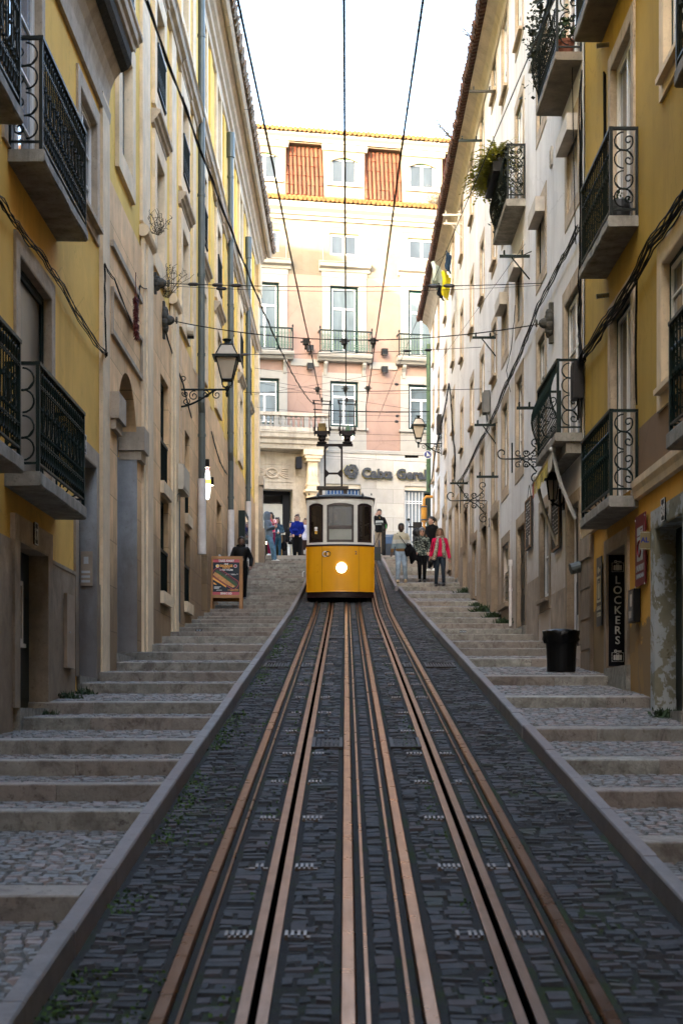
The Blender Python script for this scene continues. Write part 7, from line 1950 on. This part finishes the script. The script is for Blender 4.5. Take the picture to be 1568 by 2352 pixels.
def person(label, x, y, z, H, face=180, female=False, skin=None, pose=None, top=None, bottom=None, shoes=None, hair=None, topstyle='sweater', legw=1.0, hood=False, extras=None, topwide=1.0, toplen=.86, sleeve=1.0, curl=.5, beard=None, lean=0.0, yaw=0.0):
    skin = skin or m_skin
    root = thing('person', label, 'person', (x, y, z), 'people on the staircase and plaza')
    J = dict(DEF); J.update(pose or {})
    s = H/1.72; fa = math.radians(face); ca, sa = math.cos(fa), math.sin(fa)
    def T(a, b_, c):
        a = -(a+lean*c)
        # facing 180 means looking down the street toward the camera: local +y points to -Y
        return (x+s*(a*ca-b_*sa), y+s*(a*sa+b_*ca), z+s*c)
    V = lambda k: Vector(J[k])
    hx, hy, hz = J['hd']
    def torso(mb, g, zlo=.86, f=1.0):
        px, py, pz = J['pel']; cx, cy, cz = J['ch']; nx_, ny_, nz_ = J['nk']
        w = (.145 if not female else .15); sh_ = .172 if not female else .152
        def C(zz):
            t = (zz-pz)/(nz_-pz); return (px+(nx_-px)*t, py+(ny_-py)*t)
        R_ = []
        for zz, a, c in ((zlo, w, .105), (.95, w*(1.0), .11), (1.04, w*(.92 if not female else .85), .10), (1.15, w*.98, .105), (1.26, w*1.1, .115), (1.34, sh_*.98, .11), (1.40, sh_*.88, .095), (1.44, sh_*.55, .075), (1.465, .07, .06)):
            if zz < zlo: continue
            q = C(zz); R_.append((q[0], q[1], zz, a*f+g, c*f+g))
        rings(mb, R_)
    HAND = lambda mb, w, e: hand(mb, V(w), (V(w)-V(e)).normalized(), 1 if w == 'wrR' else -1)
    def hand(mb, p, d, sd):
        side = d.cross(Vector((0, 1, 0)))
        if side.length < .2: side = Vector((1, 0, 0))
        side.normalize(); nrm = side.cross(d).normalized()
        limb(mb, [p, p+d*.04, p+d*.085], [.026, .036, .03], 8)
        for k in range(4):
            o_ = side*(k-1.5)*.018; L = (.06, .072, .068, .052)[k]
            q = p+d*.085+o_; cu = nrm*curl*.4
            limb(mb, [q, q+(d+cu*.5).normalized()*L*.5, q+(d+cu*.5).normalized()*L*.5+(d+cu*1.6).normalized()*L*.5], [.0105, .0098, .0085], 6)
        limb(mb, [p+d*.025+side*.022*-sd, p+d*.06-side*.05*sd+nrm*.012, p+d*.085-side*.052*sd+nrm*.02], [.014, .0115, .0095], 6)
    # body
    b = MB(T)
    torso(b, 0)
    limb(b, [J['nk'], (hx*.6+J['nk'][0]*.4, hy*.5, hz-.09)], [.058, .055])
    yw = math.radians(yaw)
    def Hh(a, c, zz):
        a, c, zz = a*1.08, c*1.08, zz*1.08
        return (hx+a*math.cos(yw)-c*math.sin(yw), hy+a*math.sin(yw)+c*math.cos(yw), hz+zz)
    bs = b.T; b.T = lambda a, c, zz: T(*Hh(a, c, zz))
    rings(b, [(0, .045, -.118, .018, .022), (0, .035, -.105, .040, .05), (0, .025, -.075, .056, .072), (0, .012, -.04, .066, .086), (0, .004, 0, .072, .095), (0, 0, .04, .074, .097), (0, -.004, .08, .066, .088), (0, -.006, .108, .046, .062), (0, -.006, .124, .018, .026)], 16)
    b.ell((0, .10, -.028), (.013, .02, .022), 8, 6); b.ell((0, .09, .0), (.009, .012, .03), 8, 6)
    b.ell((0, .082, -.07), (.026, .014, .010), 8, 6); b.ell((0, .085, .028), (.05, .012, .012), 8, 6)
    for sg in (-1, 1): b.ell((sg*.074, -.008, -.012), (.012, .02, .032), 8, 6)
    b.T = bs
    for q in 'LR':
        limb(b, [J['sh'+q], J['el'+q], J['wr'+q]], [.05, .038, .026])
        HAND(b, 'wr'+q, 'el'+q)
        limb(b, [J['hp'+q], J['kn'+q], J['an'+q]], [.08, .052, .038])
        a = V('an'+q); limb(b, [a+Vector((0, -.03, -.045)), a+Vector((0, .10, -.055))], [.035, .032])
    remesh(b, .0105*s, 'body', skin, root, 1)
    # face
    f = MB(lambda a, c, zz: T(*Hh(a, c, zz)))
    for sg in (-1, 1): f.ell((sg*.028, .088, .006), (.011, .008, .007), 8, 5)
    f.build('eyes', m_black, root)
    f = MB(lambda a, c, zz: T(*Hh(a, c, zz)))
    f.ell((0, .094, -.07), (.022, .006, .006), 8, 5); f.build('lips', plain('lip_tone', (.30, .10, .08) if skin is not m_skin_d else (.07, .03, .025), .5), root)
    f = MB(lambda a, c, zz: T(*Hh(a, c, zz)))
    for sg in (-1, 1): f.box(sg*.03-.016, sg*.03+.016, .090, .097, .024, .031)
    f.build('eyebrows', hair or m_black, root)
    if beard:
        f = MB(lambda a, c, zz: T(*Hh(a, c, zz))); rings(f, [(0, .042, -.125, .02, .026), (0, .036, -.105, .045, .057), (0, .024, -.078, .06, .074), (0, .012, -.058, .066, .072), (0, .0, -.03, .066, .04)], 14); f.ell((0, .093, -.05), (.03, .01, .007)); f.build('beard', beard, root, smooth=True)
    # trousers
    if bottom:
        b = MB(T); px, py, pz = J['pel']
        rings(b, [(px, py, .80, .13, .105), (px, py, .86, .158 if not female else .165, .122), (px, py, .93, .158, .118), (px, py, 1.02, .148, .112)])
        for q in 'LR':
            k1 = V('kn'+q); h1 = V('hp'+q); a1 = V('an'+q)
            limb(b, [h1, h1.lerp(k1, .5), k1, k1.lerp(a1, .5), a1+Vector((0, 0, .02))], [.092*legw**.3, .08*legw**.6, .062*legw, .055*legw, .047*legw])
        remesh(b, .013*s, 'trousers', bottom, root, 3)
    if shoes:
        for q in 'LR':
            b = MB(T); a = V('an'+q); limb(b, [a+Vector((0, -.035, -.03)), a+Vector((0, .05, -.035)), a+Vector((0, .145, -.052))], [.045, .046, .034]); limb(b, [a+Vector((0, -.02, -.02)), a+Vector((0, -.02, .035))], [.042, .043])
            b.box(a.x-.042, a.x+.042, a.y-.07, a.y+.17, a.z-.085, a.z-.06)
            remesh(b, .011*s, 'shoe', shoes, root, 1)
    # top
    if top:
        b = MB(T); g = .022*topwide
        torso(b, g, toplen, 1.0+.06*(topwide-1))
        limb(b, [J['nk'], (J['nk'][0], J['nk'][1]+.005, J['nk'][2]+.03)], [.066, .062])
        for q in 'LR':
            e = V('wr'+q) if sleeve == 1 else V('sh'+q).lerp(V('el'+q), sleeve)
            k = V('el'+q) if sleeve == 1 else V('sh'+q).lerp(V('el'+q), sleeve*.5)
            if sleeve == 1: e = e-(e-V('el'+q))*.06
            limb(b, [J['sh'+q], k, e], [.058*topwide**.7, .05*topwide, .043*topwide])
        if hood:
            hb = [(hx*.5, -.03, 1.43, .10, .11), (hx*.8, -.02, 1.47, .115, .12)]
            rings(b, hb)
        remesh(b, .013*s, topstyle, top, root, 3)
    if hair:
        f = MB(lambda a, c, zz: T(*Hh(a, c, zz)))
        (hairfn or shorthair)(f) if False else None
    if extras: extras(root, T, lambda a, c, zz: T(*Hh(a, c, zz)), J, s)
    return root
def hair_mesh(root, TH_, mat, style, s):
    f = MB(TH_)
    rings(f, [(0, -.03, -.03 if style == 'short' else -.05, .078, .072), (0, -.022, .02, .084, .086), (0, -.012, .06, .083, .102), (0, -.004, .095, .073, .098), (0, -.004, .125, .05, .068), (0, -.004, .138, .02, .03)], 16)
    if style in ('long', 'curly', 'bob'):
        L = {'long': -.26, 'curly': -.16, 'bob': -.10}[style]
        for sg in (-1, 1):
            pts = [(sg*.06, .0, .08), (sg*.085, -.005, 0), (sg*.09, -.01, -.08), (sg*.095, .0, L)]
            limb(f, pts, [.03, .03, .034, .03], 8)
        limb(f, [(0, -.07, .05), (0, -.095, -.05), (0, -.09, L+.02)], [.06, .07, .06], 10)
        limb(f, [(-.05, -.07, .0), (-.06, -.07, L+.02)], [.05, .05], 8); limb(f, [(.05, -.07, .0), (.06, -.07, L+.02)], [.05, .05], 8)
    if style in ('curly', 'tousled', 'curlybob'):
        n = 70 if style != 'tousled' else 46
        for _ in range(n):
            th = R.uniform(0, 2*math.pi); zz = R.uniform(-.12 if style != 'tousled' else .03, .13)
            if zz < .06 and math.sin(th) > .15: continue
            rr = .085 if zz < .08 else .06
            f.ell((rr*math.cos(th), rr*math.sin(th)*1.1-.012, zz), (.026, .026, .024), 6, 5)
    o_ = remesh(f, .011*s, 'hair', mat, root, 1)
    return o_
h_black = plain('hair_black', (.002, .0018, .0018), .5, .3, 30); h_brown = plain('hair_dark_brown', (.008, .0045, .003), .5, .3, 30); h_auburn = plain('hair_auburn', (.04, .015, .007), .5, .3, 30); h_blond = plain('hair_dark_blond', (.10, .058, .028), .5, .3, 30)
c_black = cloth('black_cloth', (.0016, .0016, .0022)); c_navy = cloth('navy_jeans', (.005, .010, .019)); c_light = cloth('light_jeans', (.24, .31, .38), .3); c_khaki = cloth('khaki_cloth', (.24, .19, .14)); c_white = cloth('white_trousers', (.68, .68, .68), .1)
c_grey = cloth('grey_hoodie', (.10, .125, .155)); c_den = cloth('denim_blue', (.018, .06, .105), .4); c_denl = cloth('washed_denim', (.085, .16, .23), .5); c_blue = cloth('royal_blue_fleece', (.003, .013, .16), .15); c_pink = cloth('hot_pink_knit', (.46, .006, .055), .12); c_mag = cloth('magenta_cloth', (.13, .004, .035))
s_black = plain('shoe_black', (.012, .012, .013), .5); s_tan = plain('shoe_tan', (.42, .30, .17), .7); s_white = plain('shoe_white', (.6, .6, .58), .5)
# striped jumper: bands follow the garment's height (object space)
def banded(name, zs, cols):
    k = N(name); tc = k.n('ShaderNodeTexCoord'); sx = k.n('ShaderNodeSeparateXYZ'); k.l(tc.outputs['Object'], sx.inputs[0])
    r = k.n('ShaderNodeValToRGB'); r.color_ramp.interpolation = 'CONSTANT'
    m = k.n('ShaderNodeMath', operation='MULTIPLY'); k.l(sx.outputs[2], m.inputs[0]); m.inputs[1].default_value = .5; k.l(m.outputs[0], r.inputs[0])
    e = r.color_ramp.elements; e[0].position = 0; e[0].color = (*cols[0], 1); e[1].position = zs[0]/2; e[1].color = (*cols[1], 1)
    for z, c in zip(zs[1:], cols[2:]): q = e.new(z/2); q.color = (*c, 1)
    return k.done(r.outputs[0], .95, k.bump(k.noise(60, 3), .4, .01), 0, .2)
c_strip = banded('striped_jumper', [.98, 1.13, 1.235], [(.13, .07, .025), (.15, .20, .22), (.42, .42, .39), (.38, .35, .26)])
k = N('camouflage'); c = k.mix(k.ramp(k.noise(16, 3, .6, sc=(1, 1, 1.7), dist=1.0), .52, .53), (.003, .005, .005), (.25, .28, .23)); c = k.mix(k.ramp(k.noise(13, 2, .5, sc=(1, 1, 1.5)), .57, .58), c, (.012, .024, .02)); c_camo = k.done(c, .9)
k = N('plaid_denim'); c = k.mix(k.ramp(k.noise(18, 2), .5, .52), (.01, .03, .055), (.035, .09, .13)); c_plaid = k.done(c, .9)
k = N('striped_top'); sx = k.n('ShaderNodeSeparateXYZ'); k.l(k.pos(), sx.inputs[0]); m_ = k.n('ShaderNodeMath', operation='MULTIPLY'); k.l(sx.outputs[2], m_.inputs[0]); m_.inputs[1].default_value = 190; q_ = k.n('ShaderNodeMath', operation='SINE'); k.l(m_.outputs[0], q_.inputs[0]); c_stripe = k.done(k.mix(k.ramp(q_.outputs[0], .45, .55), (.02, .02, .03), (.6, .6, .6)), .9)
k = N('snake_scarf'); c_scarf = k.done(k.mix(k.ramp(k.noise(34, 4, .7, dist=1.2), .42, .58), (.07, .045, .03), (.42, .36, .29)), .9)
k = N('ripped_jeans'); c_rip = k.done(k.mix(k.ramp(k.noise(6.5, 3, .5), .66, .69), (.005, .012, .022), (.30, .30, .28)), .9)
k = N('magenta_print'); c_print = k.done(k.mix(k.ramp(k.noise(20, 2), .5, .53), (.50, .02, .10), (.7, .6, .6)), .9)
def bag(root, T, c, r, mat, strap=None, name='bag'):
    f = MB(T); f.ell(c, r, 10, 8); o_ = f.build(name, mat, root, smooth=True)
    if strap: f = MB(T); f.tube(strap, .010, 5); f.build('strap', mat, o_)
def P_(**k): return k
# 1 man in striped jumper
def ex(root, T, TH_, J, s):
    hair_mesh(root, TH_, h_black, 'short', s)
    f = MB(T)
    limb(f, [(.20, .16, 1.06), (.3, .14, .9), (.34, .1, .72), (.30, .1, .58)], [.07, .13, .12, .05], 9); limb(f, [(.24, .2, 1.06), (.16, .2, .92), (.17, .17, .78)], [.06, .09, .05], 9); limb(f, [(.36, .12, .84), (.46, .1, .68), (.5, .1, .56)], [.06, .05, .02], 8)
    remesh(f, .016, 'jacket', c_black, root, 2)
    f = MB(T); f.tube([(-.12, .06, 1.44), (-.02, .145, 1.3), (.12, .15, 1.1), (.22, .14, .98)], .012, 5); f.build('strap', m_black, root)
person('man in striped cream and blue jumper and pale jeans with black jacket over his arm', 1.72, 45.25, ztread('R', 45.25), 1.72, 180, False, m_skin_d,
       P_(elL=(-.22, .0, 1.12), wrL=(-.27, .08, .88), elR=(.24, -.03, 1.15), wrR=(.20, .2, 1.10), knL=(-.09, .10, .52), anL=(-.10, .06, .085), knR=(.10, .06, .50), anR=(.13, -.10, .11)), c_strip, c_light, s_tan, h_black, 'jumper', 1.2, extras=ex, topwide=1.12, toplen=.9)
# 2 woman in camouflage
def ex(root, T, TH_, J, s):
    hair_mesh(root, TH_, h_brown, 'long', s)
    f = MB(TH_); rings(f, [(0, -.012, .03, .09, .105), (0, -.012, .07, .092, .108), (0, -.012, .12, .075, .09), (0, -.012, .155, .03, .04)], 16); f.build('beanie', cloth('grey_beanie', (.16, .17, .18)), root, smooth=True)
    f = MB(TH_)
    for sg in (-1, 1): f.tube([(sg*.03+.02*math.cos(a), .1, .004+.017*math.sin(a)) for a in [2*math.pi*k/12 for k in range(12)]], .003, 4, closed=True)
    f.build('glasses', m_black, root)
    f = MB(T); f.tube([(-.10, .1, 1.43), (.05, .155, 1.25), (.22, .1, 1.05)], .014, 5); f.build('strap', m_black, root)
person('woman in camouflage jacket, grey beanie and glasses walking down the stairs in black leggings', 2.36, 46.0, ztread('R', 46), 1.60, 180, True, m_skin, P_(knL=(-.08, .10, .50), anL=(-.07, .02, .10), knR=(.08, .05, .50), anR=(.08, -.06, .085), elL=(-.22, -.03, 1.13), wrL=(-.2, .1, .95), elR=(.22, -.03, 1.13), wrR=(.2, .1, .95)), c_camo, c_black, s_black, h_brown, 'jacket', 1.05, extras=ex, topwide=1.2, toplen=.84)
# 3 woman in pink
def ex(root, T, TH_, J, s):
    hair_mesh(root, TH_, h_blond, 'long', s)
    f = MB(T)
    f.tube([(.085*math.cos(a), .01+.085*math.sin(a), 1.46+.015*math.sin(2*a)) for a in [2*math.pi*k/14 for k in range(14)]], .034, 8, closed=True)
    limb(f, [(-.06, .09, 1.42), (-.10, .15, 1.2), (-.13, .165, 1.0), (-.17, .15, .8)], [.04, .055, .06, .05], 8); limb(f, [(.06, .09, 1.42), (.11, .15, 1.22), (.10, .165, 1.0), (.12, .155, .88)], [.035, .05, .055, .045], 8)
    remesh(f, .012, 'scarf', c_scarf, root, 2)
    bag(root, T, (-.27, .02, .70), (.07, .11, .14), m_black, [(-.17, .03, 1.43), (-.24, .05, 1.1), (-.27, .03, .82)], 'handbag')
person('woman in hot pink knit top with patterned scarf and ripped jeans stepping down the stairs', 2.78, 44.35, ztread('R', 44.35), 1.66, 180, True, m_skin_m, P_(elL=(-.22, -.03, 1.13), wrL=(-.27, .03, .90), elR=(.23, -.02, 1.13), wrR=(.28, .05, .84), knL=(-.09, .02, .5), anL=(-.11, -.04, .085), knR=(.09, .13, .52), anR=(.11, .08, .11)), c_pink, c_rip, s_black, h_blond, 'knit_top', 1.08, extras=ex, topwide=1.15, toplen=.88)
# 4 man in black tee beyond them
def ex(root, T, TH_, J, s):
    hair_mesh(root, TH_, h_black, 'tousled', s)
    f = MB(TH_)
    for sg in (-1, 1): f.tube([(sg*.03+.02*math.cos(a), .1, .004+.017*math.sin(a)) for a in [2*math.pi*k/12 for k in range(12)]], .003, 4, closed=True)
    f.build('glasses', m_alu, root); f = MB(TH_); f.ell((.08, .01, -.03), (.01, .012, .014)); f.build('earbud', m_white, root)
person('young man in black t-shirt and glasses with dark tousled hair standing against the wall', 2.97, 51.6, ztread('R', 51.6), 1.80, 150, False, m_skin, P_(), c_black, c_navy, s_white, h_black, 'tshirt', 1.0, extras=ex, sleeve=.75, topwide=1.1, yaw=25)
# 5 man with phone at the railing
def ex(root, T, TH_, J, s):
    hair_mesh(root, TH_, h_black, 'short', s)
    f = MB(T); f.box(-.095, -.083, .0, .075, 1.5, 1.62); f.build('phone', plain('phone_red', (.2, .01, .01), .4), root)
    f = MB(T); f.box(-.14, .13, .135, .152, 1.14, 1.29); pn = f.build('chest_print', m_signw, root)
    f = MB(T); put_text(f, 'ON', .12, lambda a, c, t: (.05-a*-1-.11, .1535+t, 1.165+c), .001, .003) if 0 else None
    put_text(f, 'ONFIRE', .085, lambda a, c, t: (a, .1535+t, 1.185+c), .001, .002, .85); f.build('lettering', m_navy, pn)
    f = MB(T); f.tube([(.22, .2, 1.0), (.22, .2, 1.14)], .033, 10); f.build('drink_can', plain('can_green', (.03, .35, .05), .3), root)
    f = MB(T); f.tube([(.0, .12, 1.44), (.02, .14, 1.36)], .006, 4); f.build('necklace', m_brass, root)
# letters on a garment that faces the camera run from its left to its right
person('bearded man phoning in black sweatshirt with white chest print and a green can', 1.40, 58.1, 7.8, 1.76, 180, False, m_skin, P_(elL=(-.27, .08, 1.17), wrL=(-.13, .1, 1.46), elR=(.25, .02, 1.15), wrR=(.23, .17, 1.0)), c_black, c_khaki, s_white, h_black, 'sweatshirt', 1.25, extras=ex, beard=h_black, topwide=1.15)
# 6 man behind the signboard
def ex(root, T, TH_, J, s):
    hair_mesh(root, TH_, h_black, 'short', s)
    f = MB(T); f.box(-.02, .055, .26, .28, 1.06, 1.18); f.build('phone', m_black, root)
    f = MB(T); f.tube([(.09*math.cos(a), -.01+.08*math.sin(a), 1.47) for a in [2*math.pi*k/14 for k in range(14)]], .035, 8, closed=True); f.build('collar', c_black, root, smooth=True)
person('bearded man in black jacket and trousers looking at his phone beside the signboard', -2.60, 40.6, ztread('L', 40.6), 1.66, 190, False, plain('skin_brown', (.12, .06, .036), .55), P_(hd=(0, .05, 1.575), elL=(-.27, .0, 1.12), wrL=(-.06, .22, 1.08), elR=(.28, -.02, 1.12), wrR=(.25, .10, .92)), cloth('black_puffer', (.0016, .0016, .002), .2, .6), c_black, s_black, h_black, 'jacket', 1.1, extras=ex, topwide=1.25, beard=h_black, hood=True)
# 7 hooded man leaning on the corner
def ex(root, T, TH_, J, s):
    f = MB(TH_); rings(f, [(0, -.01, -.17, .09, .10), (0, -.02, -.10, .098, .112), (0, -.022, -.02, .104, .118), (0, -.02, .06, .104, .118), (0, -.02, .12, .075, .09), (0, -.02, .155, .03, .04)], 16); f.build('hood', c_grey, root, smooth=True)
    f = MB(T); f.box(.02, .1, .28, .3, 1.22, 1.36); f.build('phone', m_black, root)
person('man in grey hoodie with hood up and baggy washed jeans leaning on the building corner', -2.62, 55.6, ztread('L', 55.6), 1.76, 262, False, m_skin, P_(pel=(0, .06, .93), hd=(0, .0, 1.6), hpL=(-.085, .05, .9), hpR=(.085, .05, .9), knL=(-.09, .2, .5), anL=(-.09, .28, .085), knR=(.09, .16, .5), anR=(.09, .2, .085), elL=(-.24, .05, 1.14), wrL=(-.06, .22, 1.22), elR=(.24, .05, 1.14), wrR=(.08, .22, 1.2)), c_grey, c_denl, s_white, None, 'hoodie', 1.5, extras=ex, topwide=1.4)
# 8 person in magenta, mostly hidden behind the hooded man
def ex(root, T, TH_, J, s): hair_mesh(root, TH_, h_brown, 'bob', s)
person('person in magenta top and trousers half hidden behind the man in grey hoodie', -2.58, 57.6, 7.78, 1.60, 150, True, m_skin, P_(elR=(.27, .1, 1.2), wrR=(.22, .2, 1.34)), c_print, c_mag, s_white, h_brown, 'blouse', 1.1, extras=ex, topwide=1.15)
# 9 girl in denim with bottle
def ex(root, T, TH_, J, s):
    hair_mesh(root, TH_, h_brown, 'curly', s)
    f = MB(T); f.lathe((.06, .22, 1.02), [(.03, 0), (.032, .02), (.032, .15), (.012, .18), (.012, .2)], 10); f.build('water_bottle', glassy('bottle_clear', (.5, .55, .6), .1, .6), root)
    bag(root, T, (.28, -.05, .55), (.14, .07, .2), c_black, [(.16, 0, 1.40), (.25, 0, 1.0), (.28, -.04, .72)], 'tote_bag')
person('woman with long dark curly hair in denim shirt and jeans holding a water bottle', -2.40, 58.6, 7.75, 1.56, 178, True, m_skin, P_(elR=(.24, .0, 1.13), wrR=(.10, .2, 1.08)), c_plaid, c_den, s_white, h_brown, 'denim_shirt', 1.0, extras=ex, topwide=1.2, yaw=12)
# 10 woman in blazer and white trousers
def ex(root, T, TH_, J, s):
    hair_mesh(root, TH_, h_brown, 'long', s)
    f = MB(TH_)
    for sg in (-1, 1): f.ell((sg*.035, .05, .118), (.028, .02, .014))
    f.build('sunglasses', m_signw, root)
    f = MB(T); rings(f, [(.0, .095, .9, .05, .06), (.0, .1, 1.2, .05, .06), (0, .06, 1.42, .04, .05)], 10); f.build('inner_top', c_stripe, root)
    bag(root, T, (.08, .17, .92), (.1, .04, .07), m_navy, [(-.15, .05, 1.42), (0, .16, 1.15), (.08, .17, .96)], 'belt_bag')
person('smiling woman in black blazer, striped top and white trousers with sunglasses on her hair', -1.92, 60.2, 7.75, 1.60, 172, True, m_skin, P_(elR=(.25, .05, 1.14), wrR=(.08, .18, 1.1)), c_black, c_white, s_white, h_brown, 'blazer', 1.0, extras=ex, topwide=1.2, toplen=.78)
# 11 woman in blue
def ex(root, T, TH_, J, s):
    hair_mesh(root, TH_, h_auburn, 'curlybob', s)
    bag(root, T, (-.06, .17, 1.10), (.12, .04, .07), c_blue, [(.12, .08, 1.42), (.06, .15, 1.25), (.0, .17, 1.13)], 'shoulder_bag')
person('woman in royal blue sweater and wide black trousers with a small blue bag', -1.66, 58.8, 7.75, 1.70, 176, True, m_skin, P_(elL=(-.24, -.04, 1.14), wrL=(-.16, .09, .96), elR=(.24, -.04, 1.14), wrR=(.16, .09, .96)), c_blue, c_black, s_black, h_auburn, 'sweater', 1.55, extras=ex, topwide=1.15, toplen=.92)
# 12 woman partly hidden by the tram
def ex(root, T, TH_, J, s):
    hair_mesh(root, TH_, h_blond, 'bob', s)
    f = MB(TH_)
    for sg in (-1, 1): f.ell((sg*.035, .05, .12), (.028, .02, .014))
    f.build('sunglasses', m_black, root)
person('woman in white printed top and brown trousers partly hidden by the tram side', -1.36, 59.8, 7.75, 1.68, 180, True, m_skin, P_(), cloth('white_print_top', (.5, .5, .62), .3), cloth('brown_trousers', (.035, .02, .018)), s_black, h_blond, 'top', 1.3, extras=ex, sleeve=.3)
# driver behind the tram's front window
def ex(root, T, TH_, J, s): hair_mesh(root, TH_, h_auburn, 'short', s)
person('tram driver in dark uniform behind the front window of the yellow tram', -.17, 40.75, 5.72, 1.5, 180, False, m_skin_m, P_(), c_navy, c_navy, None, h_auburn, 'uniform', 1.0, extras=ex)
# ---------------------------------------------------------------- pieces that stand apart become parts of their own
def split_pieces(o, name=None):
    me = o.data; nv = len(me.vertices); par = list(range(nv))
    def find(a):
        while par[a] != a: par[a] = par[par[a]]; a = par[a]
        return a
    for e in me.edges:
        a, b_ = find(e.vertices[0]), find(e.vertices[1])
        if a != b_: par[b_] = a
    isl = {}
    for v in me.vertices: isl.setdefault(find(v.index), []).append(v.index)
    keys = list(isl); box = {}
    for k_ in keys:
        c = [me.vertices[i].co for i in isl[k_]]
        box[k_] = ([min(p[a] for p in c) for a in range(3)], [max(p[a] for p in c) for a in range(3)])
    gp = {k_: k_ for k_ in keys}
    def gf(a):
        while gp[a] != a: a = gp[a]
        return a
    for i, a in enumerate(keys):
        for b_ in keys[i+1:]:
            A, B = box[a], box[b_]
            sz = max(max(A[1][q]-A[0][q] for q in range(3)), max(B[1][q]-B[0][q] for q in range(3)))
            gap = math.sqrt(sum(max(0, B[0][q]-A[1][q], A[0][q]-B[1][q])**2 for q in range(3)))
            if gap <= max(.02, .5*sz):
                x, y = gf(a), gf(b_)
                if x != y: gp[y] = x
    groups = {}
    for k_ in keys: groups.setdefault(gf(k_), []).extend(isl[k_])
    if len(groups) < 2: return
    vg = {}
    for g_, vs_ in groups.items():
        for i in vs_: vg[i] = g_
    wl = WL[o.name]; smooth = me.polygons[0].use_smooth; nm = name or o.name.split('.')[0]; p = o.parent
    for g_, vs_ in groups.items():
        mp = {i: j for j, i in enumerate(vs_)}; mb = MB(TW)
        mb.v = [tuple(me.vertices[i].co+wl) for i in vs_]; mb.f = [tuple(mp[i] for i in q.vertices) for q in me.polygons if vg[q.vertices[0]] == g_]
        mb.mi = [0]*len(mb.f)
        mb.build(nm, me.materials[0], p, smooth=smooth, fix=False)
    bpy.data.objects.remove(o)
for o in list(SC.objects):
    if o.type == 'MESH' and o.parent is not None:
        st_ = o.name.split('.')[0]
        nn = {'buttons': 'button', 'floor_band': None, 'dormer_trim': None, 'brackets': 'bracket', 'lobby_lights': 'lobby_light', 'wiper': None, 'roof_rib': None, 'rivet': None, 'side_fitting': None, 'band': None, 'insulator': None, 'fixing_screw': None, 'sauce_ring': None, 'luggage_icon': None, 'eyes': 'eye', 'eyebrows': 'eyebrow', 'plate_holder': None, 'white_print': None, 'amber_print': None}
        if st_ in nn: split_pieces(o, nn[st_])
# ---------------------------------------------------------------- camera, sky, sun
cam = bpy.data.cameras.new('camera'); co_ = bpy.data.objects.new('camera', cam); COL.objects.link(co_)
co_.location = (0, 0, CZ); co_.rotation_euler = (math.pi/2, 0, 0)
cam.sensor_fit = 'HORIZONTAL'; cam.sensor_width = 24; cam.lens = 24*FP/1568
cam.shift_y = 464/1568; cam.clip_start = .1; cam.clip_end = 2000
cam.dof.use_dof = True; cam.dof.focus_distance = 44; cam.dof.aperture_fstop = 5.0
SC.camera = co_
EL, AZ = 15.0, 30.0      # the sun is low, behind the camera and over the stone tenement's side
world = bpy.data.worlds.new('World'); SC.world = world; world.use_nodes = True
nt = world.node_tree; bg = nt.nodes['Background']; sk = nt.nodes.new('ShaderNodeTexSky'); sk.sky_type = 'NISHITA'; sk.sun_disc = False
sk.sun_elevation = rad(EL); sk.sun_rotation = rad(180+AZ); sk.air_density = 1.0; sk.dust_density = 5.0; sk.ozone_density = 1.0
nt.links.new(sk.outputs[0], bg.inputs[0]); bg.inputs[1].default_value = .15
sl = bpy.data.lights.new('sun', 'SUN'); sl.energy = 2.0; sl.angle = rad(.6); sl.color = (1, .80, .56)
so_ = bpy.data.objects.new('sun', sl); COL.objects.link(so_)
dv = Vector((math.sin(rad(AZ))*math.cos(rad(EL)), math.cos(rad(AZ))*math.cos(rad(EL)), -math.sin(rad(EL))))
so_.rotation_euler = dv.to_track_quat('-Z', 'Y').to_euler(); so_.location = (-20, -20, 40)
vs = SC.view_settings; vs.view_transform = 'Standard'; vs.look = 'None'; vs.exposure = 4.1; vs.gamma = 1; vs.use_curve_mapping = False
cy = SC.cycles; cy.max_bounces = 8; cy.diffuse_bounces = 5; cy.glossy_bounces = 4; cy.transmission_bounces = 4; cy.caustics_reflective = False; cy.caustics_refractive = False
cy.use_denoising = True; cy.sample_clamp_indirect = 6
